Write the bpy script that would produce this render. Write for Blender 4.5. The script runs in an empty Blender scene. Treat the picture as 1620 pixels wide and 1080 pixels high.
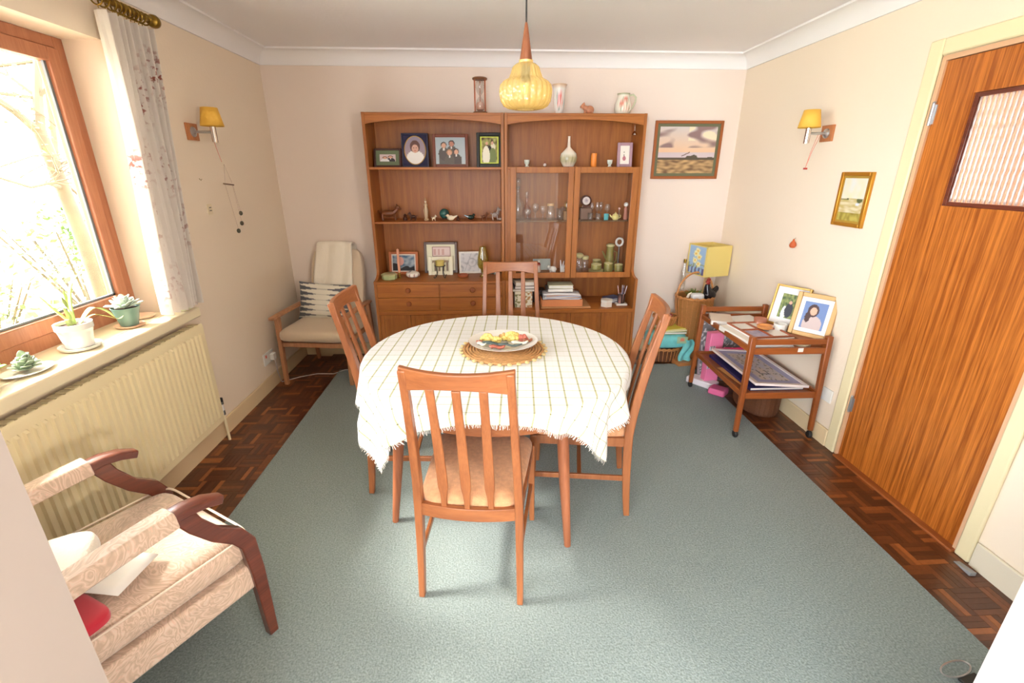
import bpy, bmesh, math, random
from math import sin, cos, pi, radians, sqrt, atan2, hypot
from mathutils import Vector, Matrix, noise

random.seed(7)
scene = bpy.context.scene
COL = scene.collection

# ------------------------------------------------------------------ camera
CAM_H, PITCH, YAW = 1.5563, 0.3496, 0.0461
cam_data = bpy.data.cameras.new('camera')
cam_data.sensor_width = 36.0
cam_data.lens = 735.44 / 1620 * 36.0
cam_data.clip_start = 0.02
cam = bpy.data.objects.new('camera', cam_data)
COL.objects.link(cam)
cam.location = (0, 0, CAM_H)
cam.rotation_euler = (pi / 2 - PITCH, 0, -YAW)
scene.camera = cam

# ------------------------------------------------------------------ world, sun, exposure
world = bpy.data.worlds.new('world')
scene.world = world
world.use_nodes = True
wn = world.node_tree.nodes
wl = world.node_tree.links
bg = wn['Background']
tc = wn.new('ShaderNodeTexCoord')
sp = wn.new('ShaderNodeSeparateXYZ')
rp = wn.new('ShaderNodeValToRGB')
wl.new(tc.outputs['Generated'], sp.inputs[0])
wl.new(sp.outputs['Z'], rp.inputs[0])
rp.color_ramp.elements[0].position = 0.0
rp.color_ramp.elements[0].color = (0.88, 0.94, 1.0, 1)
rp.color_ramp.elements[1].position = 0.7
rp.color_ramp.elements[1].color = (0.80, 0.90, 1.0, 1)
wl.new(rp.outputs[0], bg.inputs['Color'])
bg.inputs['Strength'].default_value = 10.0

sun_d = bpy.data.lights.new('sun', 'SUN')
sun_d.energy = 25.0
sun_d.angle = radians(24)
sun_d.color = (1.0, 0.93, 0.83)
sun = bpy.data.objects.new('sun', sun_d)
COL.objects.link(sun)
SUN_EL, SUN_AZ = radians(42), radians(1.5)
sun_dir = Vector((cos(SUN_EL) * cos(SUN_AZ), cos(SUN_EL) * sin(SUN_AZ), -sin(SUN_EL)))
sun.rotation_euler = sun_dir.to_track_quat('-Z', 'Y').to_euler()
sun.location = (-6, 2, 5)

scene.view_settings.view_transform = 'Standard'
scene.view_settings.look = 'None'
scene.view_settings.gamma = 1.0
scene.view_settings.use_curve_mapping = False
scene.view_settings.exposure = 1.12
scene.cycles.transparent_max_bounces = 32

# added fill light behind the camera, brightens the left side and ceiling
lamp_d = bpy.data.lights.new('added_fill_lamp', 'POINT')
lamp_d.energy = 75.0; lamp_d.shadow_soft_size = 0.16; lamp_d.color = (1.0, 0.93, 0.86)
lamp_o = bpy.data.objects.new('added_fill_lamp', lamp_d); COL.objects.link(lamp_o)
lamp_o.location = (1.7, -1.3, 1.45)

def portal(loc, direction, sx, sy):
    l = bpy.data.lights.new('window_portal', 'AREA')
    l.shape = 'RECTANGLE'; l.size = sx; l.size_y = sy
    l.cycles.is_portal = True
    o = bpy.data.objects.new('window_portal', l); COL.objects.link(o)
    o.location = loc
    o.rotation_euler = Vector(direction).to_track_quat('-Z', 'Y').to_euler()
portal((-1.90, 1.72, 1.54), (1, 0, 0), 1.35, 1.5)
portal((-1.5, -3.50, 1.35), (0, 1, 0), 3.3, 2.0)
portal((-3.32, -1.8, 1.35), (1, 0, 0), 2.6, 2.0)

# ------------------------------------------------------------------ mesh helpers
class MB:
    def __init__(s):
        s.v = []; s.f = []; s.c = []; s.cur = None; s.uv = {}
    def add(s, vs, fs, M=None):
        n = len(s.v)
        for p in vs:
            p = Vector(p)
            s.v.append(M @ p if M is not None else p)
            s.c.append(s.cur)
        s.f += [tuple(i + n for i in f) for f in fs]
        return n
    def box(s, x0, x1, y0, y1, z0, z1, M=None):
        vs = [(x, y, z) for z in (z0, z1) for y in (y0, y1) for x in (x0, x1)]
        s.add(vs, [(0, 2, 3, 1), (4, 5, 7, 6), (0, 1, 5, 4), (2, 6, 7, 3), (0, 4, 6, 2), (1, 3, 7, 5)], M)
        return s
    def bar(s, a, b, w, t, up=(0, 0, 1), w2=None, t2=None):
        """box-section bar from a to b; w across, t along up"""
        a = Vector(a); b = Vector(b); d = (b - a).normalized(); up = Vector(up)
        x = d.cross(up).normalized(); y = x.cross(d).normalized()
        w2 = w if w2 is None else w2; t2 = t if t2 is None else t2
        vs = [a + x * w / 2 * i + y * t / 2 * j for i, j in ((-1, -1), (1, -1), (1, 1), (-1, 1))] + \
             [b + x * w2 / 2 * i + y * t2 / 2 * j for i, j in ((-1, -1), (1, -1), (1, 1), (-1, 1))]
        s.add(vs, [(3, 2, 1, 0), (4, 5, 6, 7), (0, 1, 5, 4), (1, 2, 6, 5), (2, 3, 7, 6), (3, 0, 4, 7)])
        return s
    def tube(s, pts, r, n=8, cap=True, closed=False):
        pts = [Vector(p) for p in pts]; m = len(pts)
        rs = r if isinstance(r, (list, tuple)) else [r] * m
        up = Vector((0.123, 0.31, 0.94))
        base = len(s.v); prevx = None
        for i, p in enumerate(pts):
            if closed: d = pts[(i + 1) % m] - pts[i - 1]
            else: d = pts[min(i + 1, m - 1)] - pts[max(i - 1, 0)]
            d = d.normalized() if d.length > 1e-9 else Vector((0, 0, 1))
            x = d.cross(up) if prevx is None else prevx - d * prevx.dot(d)
            if x.length < 1e-6: x = d.cross(Vector((1, 0, 0)))
            x.normalize(); prevx = x; y = d.cross(x)
            for k in range(n):
                a = 2 * pi * k / n
                s.v.append(p + (x * cos(a) + y * sin(a)) * rs[i]); s.c.append(s.cur)
        rng = m if closed else m - 1
        for i in range(rng):
            for k in range(n):
                a = base + i * n + k; b = base + i * n + (k + 1) % n
                j = (i + 1) % m
                c = base + j * n + (k + 1) % n; d2 = base + j * n + k
                s.f.append((a, b, c, d2))
        if cap and not closed:
            s.f.append(tuple(base + k for k in range(n))[::-1])
            s.f.append(tuple(base + (m - 1) * n + k for k in range(n)))
        return s
    def sweep(s, pts, sect, closed=False, xdirs=None, up=(0, 0, 1), scl=None, cap=True):
        """sweep closed 2-D section (x,y) along pts; x = d x up, y = up-ish"""
        pts = [Vector(p) for p in pts]; m = len(pts); n = len(sect); base = len(s.v)
        for i, p in enumerate(pts):
            if closed: d = pts[(i + 1) % m] - pts[i - 1]
            else: d = pts[min(i + 1, m - 1)] - pts[max(i - 1, 0)]
            d.normalize()
            x = Vector(xdirs[i]) if xdirs else d.cross(Vector(up))
            x.normalize(); y = x.cross(d).normalized()
            k = scl[i] if scl else (1, 1)
            for q in sect:
                s.v.append(p + x * q[0] * k[0] + y * q[1] * k[1]); s.c.append(s.cur)
        for i in range(m if closed else m - 1):
            j = (i + 1) % m
            for k in range(n):
                s.f.append((base + i * n + k, base + i * n + (k + 1) % n, base + j * n + (k + 1) % n, base + j * n + k))
        if cap and not closed:
            s.f.append(tuple(base + k for k in range(n))[::-1])
            s.f.append(tuple(base + (m - 1) * n + k for k in range(n)))
        return s
    def lathe(s, prof, n=24, M=None, colf=None, close=True, rad=None):
        base = len(s.v); m = len(prof)
        for i, (r, z) in enumerate(prof):
            for k in range(n):
                a = 2 * pi * k / n
                rr = r * (rad(a, z) if rad else 1)
                p = Vector((rr * cos(a), rr * sin(a), z))
                if M is not None: p = M @ p
                s.v.append(p); s.c.append(colf(k / n, i / (m - 1), z) if colf else s.cur)
        for i in range(m - 1):
            for k in range(n):
                s.f.append((base + i * n + k, base + i * n + (k + 1) % n, base + (i + 1) * n + (k + 1) % n, base + (i + 1) * n + k))
        if close:
            if prof[0][0] > 1e-6: s.f.append(tuple(base + k for k in range(n))[::-1])
            if prof[-1][0] > 1e-6: s.f.append(tuple(base + (m - 1) * n + k for k in range(n)))
        return s
    def cyl(s, c, r, h, n=20, r2=None, M=None):
        T = Matrix.Translation(Vector(c))
        if M is not None: T = M @ T
        return s.lathe([(r, 0), (r if r2 is None else r2, h)], n, T)
    def ball(s, c, r, n=14, m=9, sc=(1, 1, 1), M=None):
        prof = [(max(1e-7, sin(pi * i / (m - 1))), -cos(pi * i / (m - 1))) for i in range(m)]
        T = Matrix.Translation(Vector(c)) @ Matrix.Diagonal((r * sc[0], r * sc[1], r * sc[2], 1))
        if M is not None: T = M @ T
        return s.lathe(prof, n, T, close=False)
    def prism(s, poly, z0, z1, M=None):
        n = len(poly)
        vs = [(x, y, z0) for x, y in poly] + [(x, y, z1) for x, y in poly]
        fs = [tuple(range(n))[::-1], tuple(range(n, 2 * n))] + [(i, (i + 1) % n, n + (i + 1) % n, n + i) for i in range(n)]
        s.add(vs, fs, M)
        return s
    def grid(s, fn, nu, nv, colf=None, uvf=None, flip=False):
        base = len(s.v)
        for j in range(nv + 1):
            for i in range(nu + 1):
                u, v = i / nu, j / nv
                s.v.append(Vector(fn(u, v))); s.c.append(colf(u, v) if colf else s.cur)
                if uvf: s.uv[len(s.v) - 1] = uvf(u, v)
        for j in range(nv):
            for i in range(nu):
                q = (base + j * (nu + 1) + i, base + j * (nu + 1) + i + 1, base + (j + 1) * (nu + 1) + i + 1, base + (j + 1) * (nu + 1) + i)
                s.f.append(q[::-1] if flip else q)
        return s
    def build(s, name, mat, parent=None, bev=0, smooth=True, sharp=38, solid=0, loc=None, rot=None, subs=0, kind=None, label=None):
        me = bpy.data.meshes.new(name)
        me.from_pydata([tuple(p) for p in s.v], [], s.f)
        if any(c is not None for c in s.c):
            at = me.color_attributes.new('Col', 'FLOAT_COLOR', 'POINT')
            flat = []
            for c in s.c:
                c = c or (0.8, 0.8, 0.8)
                flat += [c[0], c[1], c[2], 1.0]
            at.data.foreach_set('color', flat)
        if s.uv:
            ul = me.uv_layers.new(name='UVMap')
            for lp in me.loops:
                ul.data[lp.index].uv = s.uv.get(lp.vertex_index, (0, 0))
        bm = bmesh.new(); bm.from_mesh(me)
        bmesh.ops.recalc_face_normals(bm, faces=bm.faces)
        bm.to_mesh(me); bm.free()
        if smooth:
            me.shade_smooth()
            me.set_sharp_from_angle(angle=radians(sharp))
        o = bpy.data.objects.new(name, me)
        COL.objects.link(o)
        if mat is not None: me.materials.append(mat)
        if parent is not None: o.parent = parent
        if loc is not None: o.location = loc
        if rot is not None: o.rotation_euler = rot
        if solid:
            m = o.modifiers.new('solid', 'SOLIDIFY'); m.thickness = solid; m.offset = 0
        if bev:
            m = o.modifiers.new('bevel', 'BEVEL'); m.width = bev; m.segments = 2; m.limit_method = 'ANGLE'; m.angle_limit = radians(40)
            if smooth:
                m.harden_normals = False
        if subs:
            m = o.modifiers.new('sub', 'SUBSURF'); m.levels = subs; m.render_levels = subs
        if kind: o['kind'] = kind
        if label: o['label'] = label
        return o

def box(x0, x1, y0, y1, z0, z1): return MB().box(x0, x1, y0, y1, z0, z1)

def tag(o, label, cat, group=None):
    o['label'] = label; o['category'] = cat
    if group: o['group'] = group
    return o
def thing(name, label, cat, loc=(0, 0, 0), rz=0, group=None, rot=None):
    o = bpy.data.objects.new(name, None); COL.objects.link(o)
    o.empty_display_size = 0.05
    o.location = loc; o.rotation_euler = rot if rot else (0, 0, rz)
    return tag(o, label, cat, group)
def dup(root, loc, rz=None, label=None, rot=None, group=None):
    r = root.copy(); COL.objects.link(r); r.location = loc
    if rz is not None: r.rotation_euler = (0, 0, rz)
    if rot is not None: r.rotation_euler = rot
    if label: r['label'] = label
    if group: r['group'] = group
    for ch in list(root.children):
        c = ch.copy(); COL.objects.link(c); c.parent = r
        for g in list(ch.children):
            d = g.copy(); COL.objects.link(d); d.parent = c
    return r
def struct(o):
    o['kind'] = 'structure'; return o

# ------------------------------------------------------------------ materials
def srgb(r, g, b):
    f = lambda c: (c / 255 / 12.92) if c / 255 <= 0.04045 else ((c / 255 + 0.055) / 1.055) ** 2.4
    return (f(r), f(g), f(b))
def newmat(name):
    m = bpy.data.materials.new(name); m.use_nodes = True
    return m, m.node_tree.nodes, m.node_tree.links, m.node_tree.nodes['Principled BSDF']
def mat(name, col, rough=0.6, metal=0.0, spec=0.5, bump=0, bscale=200, var=0.0, vscale=8, sheen=0, coat=0, sss=0):
    m, N, L, P = newmat(name)
    P.inputs['Base Color'].default_value = (*col, 1)
    P.inputs['Roughness'].default_value = rough
    P.inputs['Metallic'].default_value = metal
    P.inputs['Specular IOR Level'].default_value = spec
    if sheen: P.inputs['Sheen Weight'].default_value = sheen
    if coat: P.inputs['Coat Weight'].default_value = coat; P.inputs['Coat Roughness'].default_value = 0.15
    t = N.new('ShaderNodeTexCoord')
    if var:
        n = N.new('ShaderNodeTexNoise'); n.inputs['Scale'].default_value = vscale; n.inputs['Detail'].default_value = 3
        L.new(t.outputs['Object'], n.inputs['Vector'])
        r = N.new('ShaderNodeValToRGB')
        r.color_ramp.elements[0].position = 0.3; r.color_ramp.elements[1].position = 0.7
        r.color_ramp.elements[0].color = (*[c * (1 - var) for c in col], 1)
        r.color_ramp.elements[1].color = (*[min(1, c * (1 + var)) for c in col], 1)
        L.new(n.outputs['Fac'], r.inputs[0]); L.new(r.outputs[0], P.inputs['Base Color'])
    if bump:
        n = N.new('ShaderNodeTexNoise'); n.inputs['Scale'].default_value = bscale; n.inputs['Detail'].default_value = 2
        L.new(t.outputs['Object'], n.inputs['Vector'])
        b = N.new('ShaderNodeBump'); b.inputs['Strength'].default_value = bump; b.inputs['Distance'].default_value = 0.004
        L.new(n.outputs['Fac'], b.inputs['Height']); L.new(b.outputs[0], P.inputs['Normal'])
    return m
def wood(name, c1, c2, axis='z', rough=0.42, scale=22, stretch=14, contrast=(0.36, 0.66), coat=0.0, fine=0.35):
    m, N, L, P = newmat(name)
    t = N.new('ShaderNodeTexCoord'); mp = N.new('ShaderNodeMapping')
    s = [scale] * 3; s['xyz'.index(axis)] = scale / stretch
    mp.inputs['Scale'].default_value = s
    L.new(t.outputs['Object'], mp.inputs['Vector'])
    n = N.new('ShaderNodeTexNoise'); n.inputs['Scale'].default_value = 1; n.inputs['Detail'].default_value = 4; n.inputs['Distortion'].default_value = 0.6
    L.new(mp.outputs[0], n.inputs['Vector'])
    n2 = N.new('ShaderNodeTexNoise'); n2.inputs['Scale'].default_value = 7; n2.inputs['Detail'].default_value = 3
    L.new(mp.outputs[0], n2.inputs['Vector'])
    mx = N.new('ShaderNodeMix'); mx.data_type = 'FLOAT'; mx.inputs[0].default_value = fine
    L.new(n.outputs['Fac'], mx.inputs[2]); L.new(n2.outputs['Fac'], mx.inputs[3])
    r = N.new('ShaderNodeValToRGB')
    r.color_ramp.elements[0].position = contrast[0]; r.color_ramp.elements[1].position = contrast[1]
    r.color_ramp.elements[0].color = (*c1, 1); r.color_ramp.elements[1].color = (*c2, 1)
    L.new(mx.outputs[0], r.inputs[0]); L.new(r.outputs[0], P.inputs['Base Color'])
    P.inputs['Roughness'].default_value = rough
    if coat: P.inputs['Coat Weight'].default_value = coat; P.inputs['Coat Roughness'].default_value = 0.2
    b = N.new('ShaderNodeBump'); b.inputs['Strength'].default_value = 0.08; b.inputs['Distance'].default_value = 0.002
    L.new(n2.outputs['Fac'], b.inputs['Height']); L.new(b.outputs[0], P.inputs['Normal'])
    return m
def colmat(name, rough=0.5, spec=0.4, coat=0, bump=0, sheen=0):
    m, N, L, P = newmat(name)
    a = N.new('ShaderNodeVertexColor'); a.layer_name = 'Col'
    L.new(a.outputs['Color'], P.inputs['Base Color'])
    P.inputs['Roughness'].default_value = rough; P.inputs['Specular IOR Level'].default_value = spec
    if coat: P.inputs['Coat Weight'].default_value = coat
    if sheen: P.inputs['Sheen Weight'].default_value = sheen
    if bump:
        t = N.new('ShaderNodeTexCoord')
        n = N.new('ShaderNodeTexNoise'); n.inputs['Scale'].default_value = 120
        L.new(t.outputs['Object'], n.inputs['Vector'])
        b = N.new('ShaderNodeBump'); b.inputs['Strength'].default_value = bump; b.inputs['Distance'].default_value = 0.004
        L.new(n.outputs['Fac'], b.inputs['Height']); L.new(b.outputs[0], P.inputs['Normal'])
    return m
def glassmat(name, tint=(1, 1, 1), refl=0.12, rough=0.02, body=0.0, bodycol=(1, 1, 1)):
    """thin-walled glass: transparent + fresnel gloss (+ a little coloured body)"""
    m = bpy.data.materials.new(name); m.use_nodes = True
    N = m.node_tree.nodes; L = m.node_tree.links; N.clear()
    out = N.new('ShaderNodeOutputMaterial')
    tr = N.new('ShaderNodeBsdfTransparent'); tr.inputs[0].default_value = (*tint, 1)
    gl = N.new('ShaderNodeBsdfGlossy'); gl.inputs['Roughness'].default_value = rough
    lw = N.new('ShaderNodeLayerWeight'); lw.inputs[0].default_value = 0.5
    pw = N.new('ShaderNodeMath'); pw.operation = 'POWER'; pw.inputs[1].default_value = 3.5; L.new(lw.outputs['Facing'], pw.inputs[0])
    mm = N.new('ShaderNodeMath'); mm.operation = 'MULTIPLY_ADD'; mm.inputs[1].default_value = 0.55; mm.inputs[2].default_value = refl * 0.45
    L.new(pw.outputs[0], mm.inputs[0])
    mx = N.new('ShaderNodeMixShader'); L.new(mm.outputs[0], mx.inputs[0])
    if body:
        df = N.new('ShaderNodeBsdfDiffuse'); df.inputs[0].default_value = (*bodycol, 1)
        tl = N.new('ShaderNodeBsdfTranslucent'); tl.inputs[0].default_value = (*bodycol, 1)
        a = N.new('ShaderNodeMixShader'); a.inputs[0].default_value = 0.5
        L.new(df.outputs[0], a.inputs[1]); L.new(tl.outputs[0], a.inputs[2])
        b = N.new('ShaderNodeMixShader'); b.inputs[0].default_value = body
        L.new(tr.outputs[0], b.inputs[1]); L.new(a.outputs[0], b.inputs[2])
        L.new(b.outputs[0], mx.inputs[1])
    else:
        L.new(tr.outputs[0], mx.inputs[1])
    L.new(gl.outputs[0], mx.inputs[2]); L.new(mx.outputs[0], out.inputs[0])
    return m

M = {}
M['wall_back'] = mat('back_wall_paint', srgb(241, 225, 212), 0.9, bump=0.15, bscale=60)
M['wall'] = mat('cream_wall_paint', srgb(243, 226, 204), 0.9, bump=0.15, bscale=60)
M['white'] = mat('shaded_wall_paint', srgb(178, 167, 160), 0.9)  # wall paint toned darker: shade put into the colour for the opening's edges
M['ceil'] = mat('ceiling_paint', srgb(250, 247, 248), 0.95, bump=0.2, bscale=40)
M['cove'] = mat('coving_paint', srgb(246, 243, 242), 0.8)
M['gloss'] = mat('cream_gloss_paint', srgb(240, 226, 184), 0.4)
M['skirt'] = mat('skirting_paint', srgb(232, 208, 166), 0.45)
M['rad'] = mat('radiator_enamel', srgb(240, 224, 182), 0.4)
M['teak'] = wood('teak', (0.40, 0.135, 0.045), (0.62, 0.245, 0.088), 'z')
M['teakx'] = wood('teak_long', (0.40, 0.135, 0.045), (0.62, 0.245, 0.088), 'x')
M['teaky'] = wood('teak_deep', (0.40, 0.135, 0.045), (0.62, 0.245, 0.088), 'y')
M['chair'] = wood('chair_teak', (0.25, 0.078, 0.025), (0.37, 0.128, 0.042), 'z', rough=0.38, scale=30, coat=0.15)
M['chairx'] = wood('chair_teak_long', (0.25, 0.078, 0.025), (0.37, 0.128, 0.042), 'x', rough=0.38, scale=30, coat=0.15)
M['cab'] = wood('cabinet_teak', (0.31, 0.094, 0.015), (0.45, 0.155, 0.026), 'z', rough=0.45, scale=30, stretch=18)
M['cabx'] = wood('cabinet_teak_long', (0.32, 0.094, 0.014), (0.47, 0.157, 0.024), 'x', rough=0.45, scale=30, stretch=18)
M['troll'] = wood('trolley_wood', (0.23, 0.056, 0.011), (0.36, 0.10, 0.021), 'z', rough=0.4, scale=26)
M['trollx'] = wood('trolley_wood_long', (0.23, 0.056, 0.011), (0.36, 0.10, 0.021), 'x', rough=0.4, scale=26)
M['trolly'] = wood('trolley_wood_deep', (0.23, 0.056, 0.011), (0.36, 0.10, 0.021), 'y', rough=0.4, scale=26)
M['sapele'] = wood('sapele', (0.31, 0.075, 0.008), (0.66, 0.21, 0.032), 'z', rough=0.38, scale=62, stretch=45, contrast=(0.40, 0.60), coat=0.2)
M['sapelex'] = wood('sapele_edge', (0.30, 0.08, 0.02), (0.46, 0.15, 0.04), 'y', rough=0.4, scale=40)
M['winwood'] = wood('window_wood', (0.40, 0.145, 0.068), (0.52, 0.215, 0.11), 'z', rough=0.45, scale=25)
M['maho'] = wood('mahogany', (0.10, 0.022, 0.012), (0.19, 0.045, 0.022), 'y', rough=0.3, scale=30, coat=0.4)
M['brass'] = mat('aged_brass', srgb(150, 120, 50), 0.35, 0.9)
M['steel'] = mat('brushed_steel', srgb(190, 190, 192), 0.3, 0.9)
M['chrome'] = mat('chrome', srgb(230, 225, 220), 0.12, 1.0)
M['black'] = mat('black_plastic', (0.015, 0.013, 0.012), 0.5)
M['iron'] = mat('dark_iron', (0.03, 0.028, 0.025), 0.55, 0.4)
M['whitep'] = mat('white_ceramic', srgb(240, 238, 232), 0.25)
M['paper'] = mat('paper', srgb(238, 234, 228), 0.8)
M['pane'] = glassmat('window_glass', (1, 1, 1), 0.08)
M['cabglass'] = glassmat('cabinet_glass', (0.98, 0.98, 0.97), 0.20, 0.0)
M['glass'] = glassmat('drinking_glass', (0.985, 0.985, 0.98), 0.26, 0.05, body=0.10, bodycol=(0.9, 0.88, 0.84))
M['prints'] = colmat('printed_picture', 0.45)
M['pottery'] = colmat('painted_pottery', 0.3, coat=0.3)
M['wovencol'] = colmat('coloured_cloth', 0.85, 0.2, bump=0.3, sheen=0.2)

# parquet: each finger gets its own tone from its own place
def parquet_mat():
    m, N, L, P = newmat('parquet_wood')
    g = N.new('ShaderNodeNewGeometry'); sx = N.new('ShaderNodeSeparateXYZ')
    L.new(g.outputs['Position'], sx.inputs[0])
    def math_(op, a, b=None):
        n = N.new('ShaderNodeMath'); n.operation = op
        for i, q in enumerate((a, b)):
            if q is None: continue
            if isinstance(q, (int, float)): n.inputs[i].default_value = q
            else: L.new(q, n.inputs[i])
        return n.outputs[0]
    X = math_('ADD', sx.outputs[0], 12.0); Y = math_('ADD', sx.outputs[1], 12.0)
    sqx = math_('FLOOR', math_('DIVIDE', X, 0.12)); sqy = math_('FLOOR', math_('DIVIDE', Y, 0.12))
    fx = math_('FLOOR', math_('DIVIDE', X, 0.024)); fy = math_('FLOOR', math_('DIVIDE', Y, 0.024))
    par = math_('MODULO', math_('ADD', sqx, sqy), 2.0)
    inv = math_('SUBTRACT', 1.0, par)
    a = math_('ADD', math_('MULTIPLY', fx, inv), math_('MULTIPLY', sqx, par))
    b = math_('ADD', math_('MULTIPLY', sqy, inv), math_('MULTIPLY', fy, par))
    cb = N.new('ShaderNodeCombineXYZ'); L.new(a, cb.inputs[0]); L.new(b, cb.inputs[1]); L.new(par, cb.inputs[2])
    wnz = N.new('ShaderNodeTexWhiteNoise'); wnz.noise_dimensions = '3D'; L.new(cb.outputs[0], wnz.inputs['Vector'])
    r = N.new('ShaderNodeValToRGB')
    e = r.color_ramp.elements
    e[0].position = 0; e[0].color = (0.080, 0.024, 0.010, 1)
    e[1].position = 1; e[1].color = (0.36, 0.115, 0.032, 1)
    for p_, c_ in ((0.45, (0.115, 0.035, 0.013, 1)), (0.8, (0.18, 0.055, 0.018, 1))):
        k = e.new(p_); k.color = c_
    L.new(wnz.outputs['Value'], r.inputs[0])
    n = N.new('ShaderNodeTexNoise'); n.inputs['Scale'].default_value = 55; n.inputs['Detail'].default_value = 4
    L.new(g.outputs['Position'], n.inputs['Vector'])
    mx = N.new('ShaderNodeMix'); mx.data_type = 'RGBA'; mx.blend_type = 'MULTIPLY'; mx.inputs[0].default_value = 0.6
    L.new(r.outputs[0], mx.inputs[6])
    r2 = N.new('ShaderNodeValToRGB'); r2.color_ramp.elements[0].color = (0.45, 0.45, 0.45, 1); r2.color_ramp.elements[1].color = (1.5, 1.5, 1.5, 1)
    L.new(n.outputs['Fac'], r2.inputs[0]); L.new(r2.outputs[0], mx.inputs[7])
    L.new(mx.outputs[2], P.inputs['Base Color'])
    P.inputs['Roughness'].default_value = 0.33
    P.inputs['Coat Weight'].default_value = 0.1
    return m
M['parquet'] = parquet_mat()

def carpet_mat():
    m, N, L, P = newmat('carpet_wool')
    t = N.new('ShaderNodeTexCoord')
    n = N.new('ShaderNodeTexNoise'); n.inputs['Scale'].default_value = 150; n.inputs['Detail'].default_value = 3
    L.new(t.outputs['Object'], n.inputs['Vector'])
    n2 = N.new('ShaderNodeTexNoise'); n2.inputs['Scale'].default_value = 2.2; n2.inputs['Detail'].default_value = 2
    L.new(t.outputs['Object'], n2.inputs['Vector'])
    ad = N.new('ShaderNodeMath'); ad.operation = 'MULTIPLY_ADD'; ad.inputs[1].default_value = 0.12
    L.new(n2.outputs['Fac'], ad.inputs[0]); L.new(n.outputs['Fac'], ad.inputs[2])
    r = N.new('ShaderNodeValToRGB')
    r.color_ramp.elements[0].position = 0.36; r.color_ramp.elements[1].position = 0.76
    r.color_ramp.elements[0].color = (0.155, 0.195, 0.187, 1); r.color_ramp.elements[1].color = (0.30, 0.358, 0.350, 1)
    L.new(ad.outputs[0], r.inputs[0]); L.new(r.outputs[0], P.inputs['Base Color'])
    P.inputs['Roughness'].default_value = 0.95; P.inputs['Specular IOR Level'].default_value = 0.1
    P.inputs['Sheen Weight'].default_value = 0.25
    b = N.new('ShaderNodeBump'); b.inputs['Strength'].default_value = 0.5; b.inputs['Distance'].default_value = 0.006
    L.new(n.outputs['Fac'], b.inputs['Height']); L.new(b.outputs[0], P.inputs['Normal'])
    return m
M['carpet'] = carpet_mat()

# ------------------------------------------------------------------ room shell
XL, XR, YB, ZC = -1.69, 2.01, 4.02, 2.40
OY0, OY1, OXL, OXR = 0.42, 0.60, -0.688, 0.956    # opening to the sitting room
floor = struct(box(-3.4, 3.9, -3.6, 4.2, -0.12, -0.022).build('floor', mat('sub_floor', (0.05, 0.025, 0.015), 0.8), smooth=False))
# ceiling slab
struct(box(-3.4, 3.9, -3.6, 4.2, ZC, ZC + 0.12).build('ceiling', M['ceil'], smooth=False))
# back wall
struct(box(XL - 0.3, XR + 0.2, YB, YB + 0.15, -0.1, ZC).build('wall_back', M['wall_back'], smooth=False))
# left wall with window hole
WY0, WY1, WZ0, WZ1 = 1.02, 2.445, 0.86, 2.10
lw = MB()
lw.box(XL - 0.28, XL, 0.6, WY0, -0.1, ZC)
lw.box(XL - 0.28, XL, WY1, YB + 0.02, -0.1, ZC)
lw.box(XL - 0.28, XL, WY0, WY1, -0.1, WZ0)
lw.box(XL - 0.28, XL, WY0, WY1, 2.185, ZC)
struct(lw.build('wall_left', M['wall'], smooth=False))
# right wall with door hole
DY0, DY1, DZ = 1.50, 2.262, 2.035
rw = MB()
rw.box(XR, XR + 0.12, OY1, DY0, -0.1, ZC)
rw.box(XR, XR + 0.12, DY1, YB + 0.02, -0.1, ZC)
rw.box(XR, XR + 0.12, DY0, DY1, DZ, ZC)
struct(rw.build('wall_right', M['wall'], smooth=False))
# partition with the wide opening the photographer stands in
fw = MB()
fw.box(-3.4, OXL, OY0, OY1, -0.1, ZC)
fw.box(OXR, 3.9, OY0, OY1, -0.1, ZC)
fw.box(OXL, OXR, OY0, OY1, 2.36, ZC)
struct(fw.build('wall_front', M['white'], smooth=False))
# sitting room behind the camera: walls with one wide rear window
sr = MB()
sr.box(-3.4, -3.28, -3.6, -3.1, -0.1, ZC); sr.box(-3.4, -3.28, -0.5, OY0, -0.1, ZC)
sr.box(-3.4, -3.28, -3.1, -0.5, -0.1, 0.35); sr.box(-3.4, -3.28, -3.1, -0.5, 2.3, ZC)
sr.box(3.78, 3.9, -3.6, OY0, -0.1, ZC)
sr.box(-3.28, -3.1, -3.6, -3.48, -0.1, ZC); sr.box(0.1, 3.78, -3.6, -3.48, -0.1, ZC)
sr.box(-3.1, 0.1, -3.6, -3.48, -0.1, 0.35); sr.box(-3.1, 0.1, -3.6, -3.48, 2.3, ZC)
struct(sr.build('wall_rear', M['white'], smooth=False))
struct(box(-3.3, 3.8, -3.5, 0.40, -0.03, -0.004).build('floor', mat('sitting_room_carpet', srgb(170, 160, 145), 0.95), smooth=False))

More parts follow.
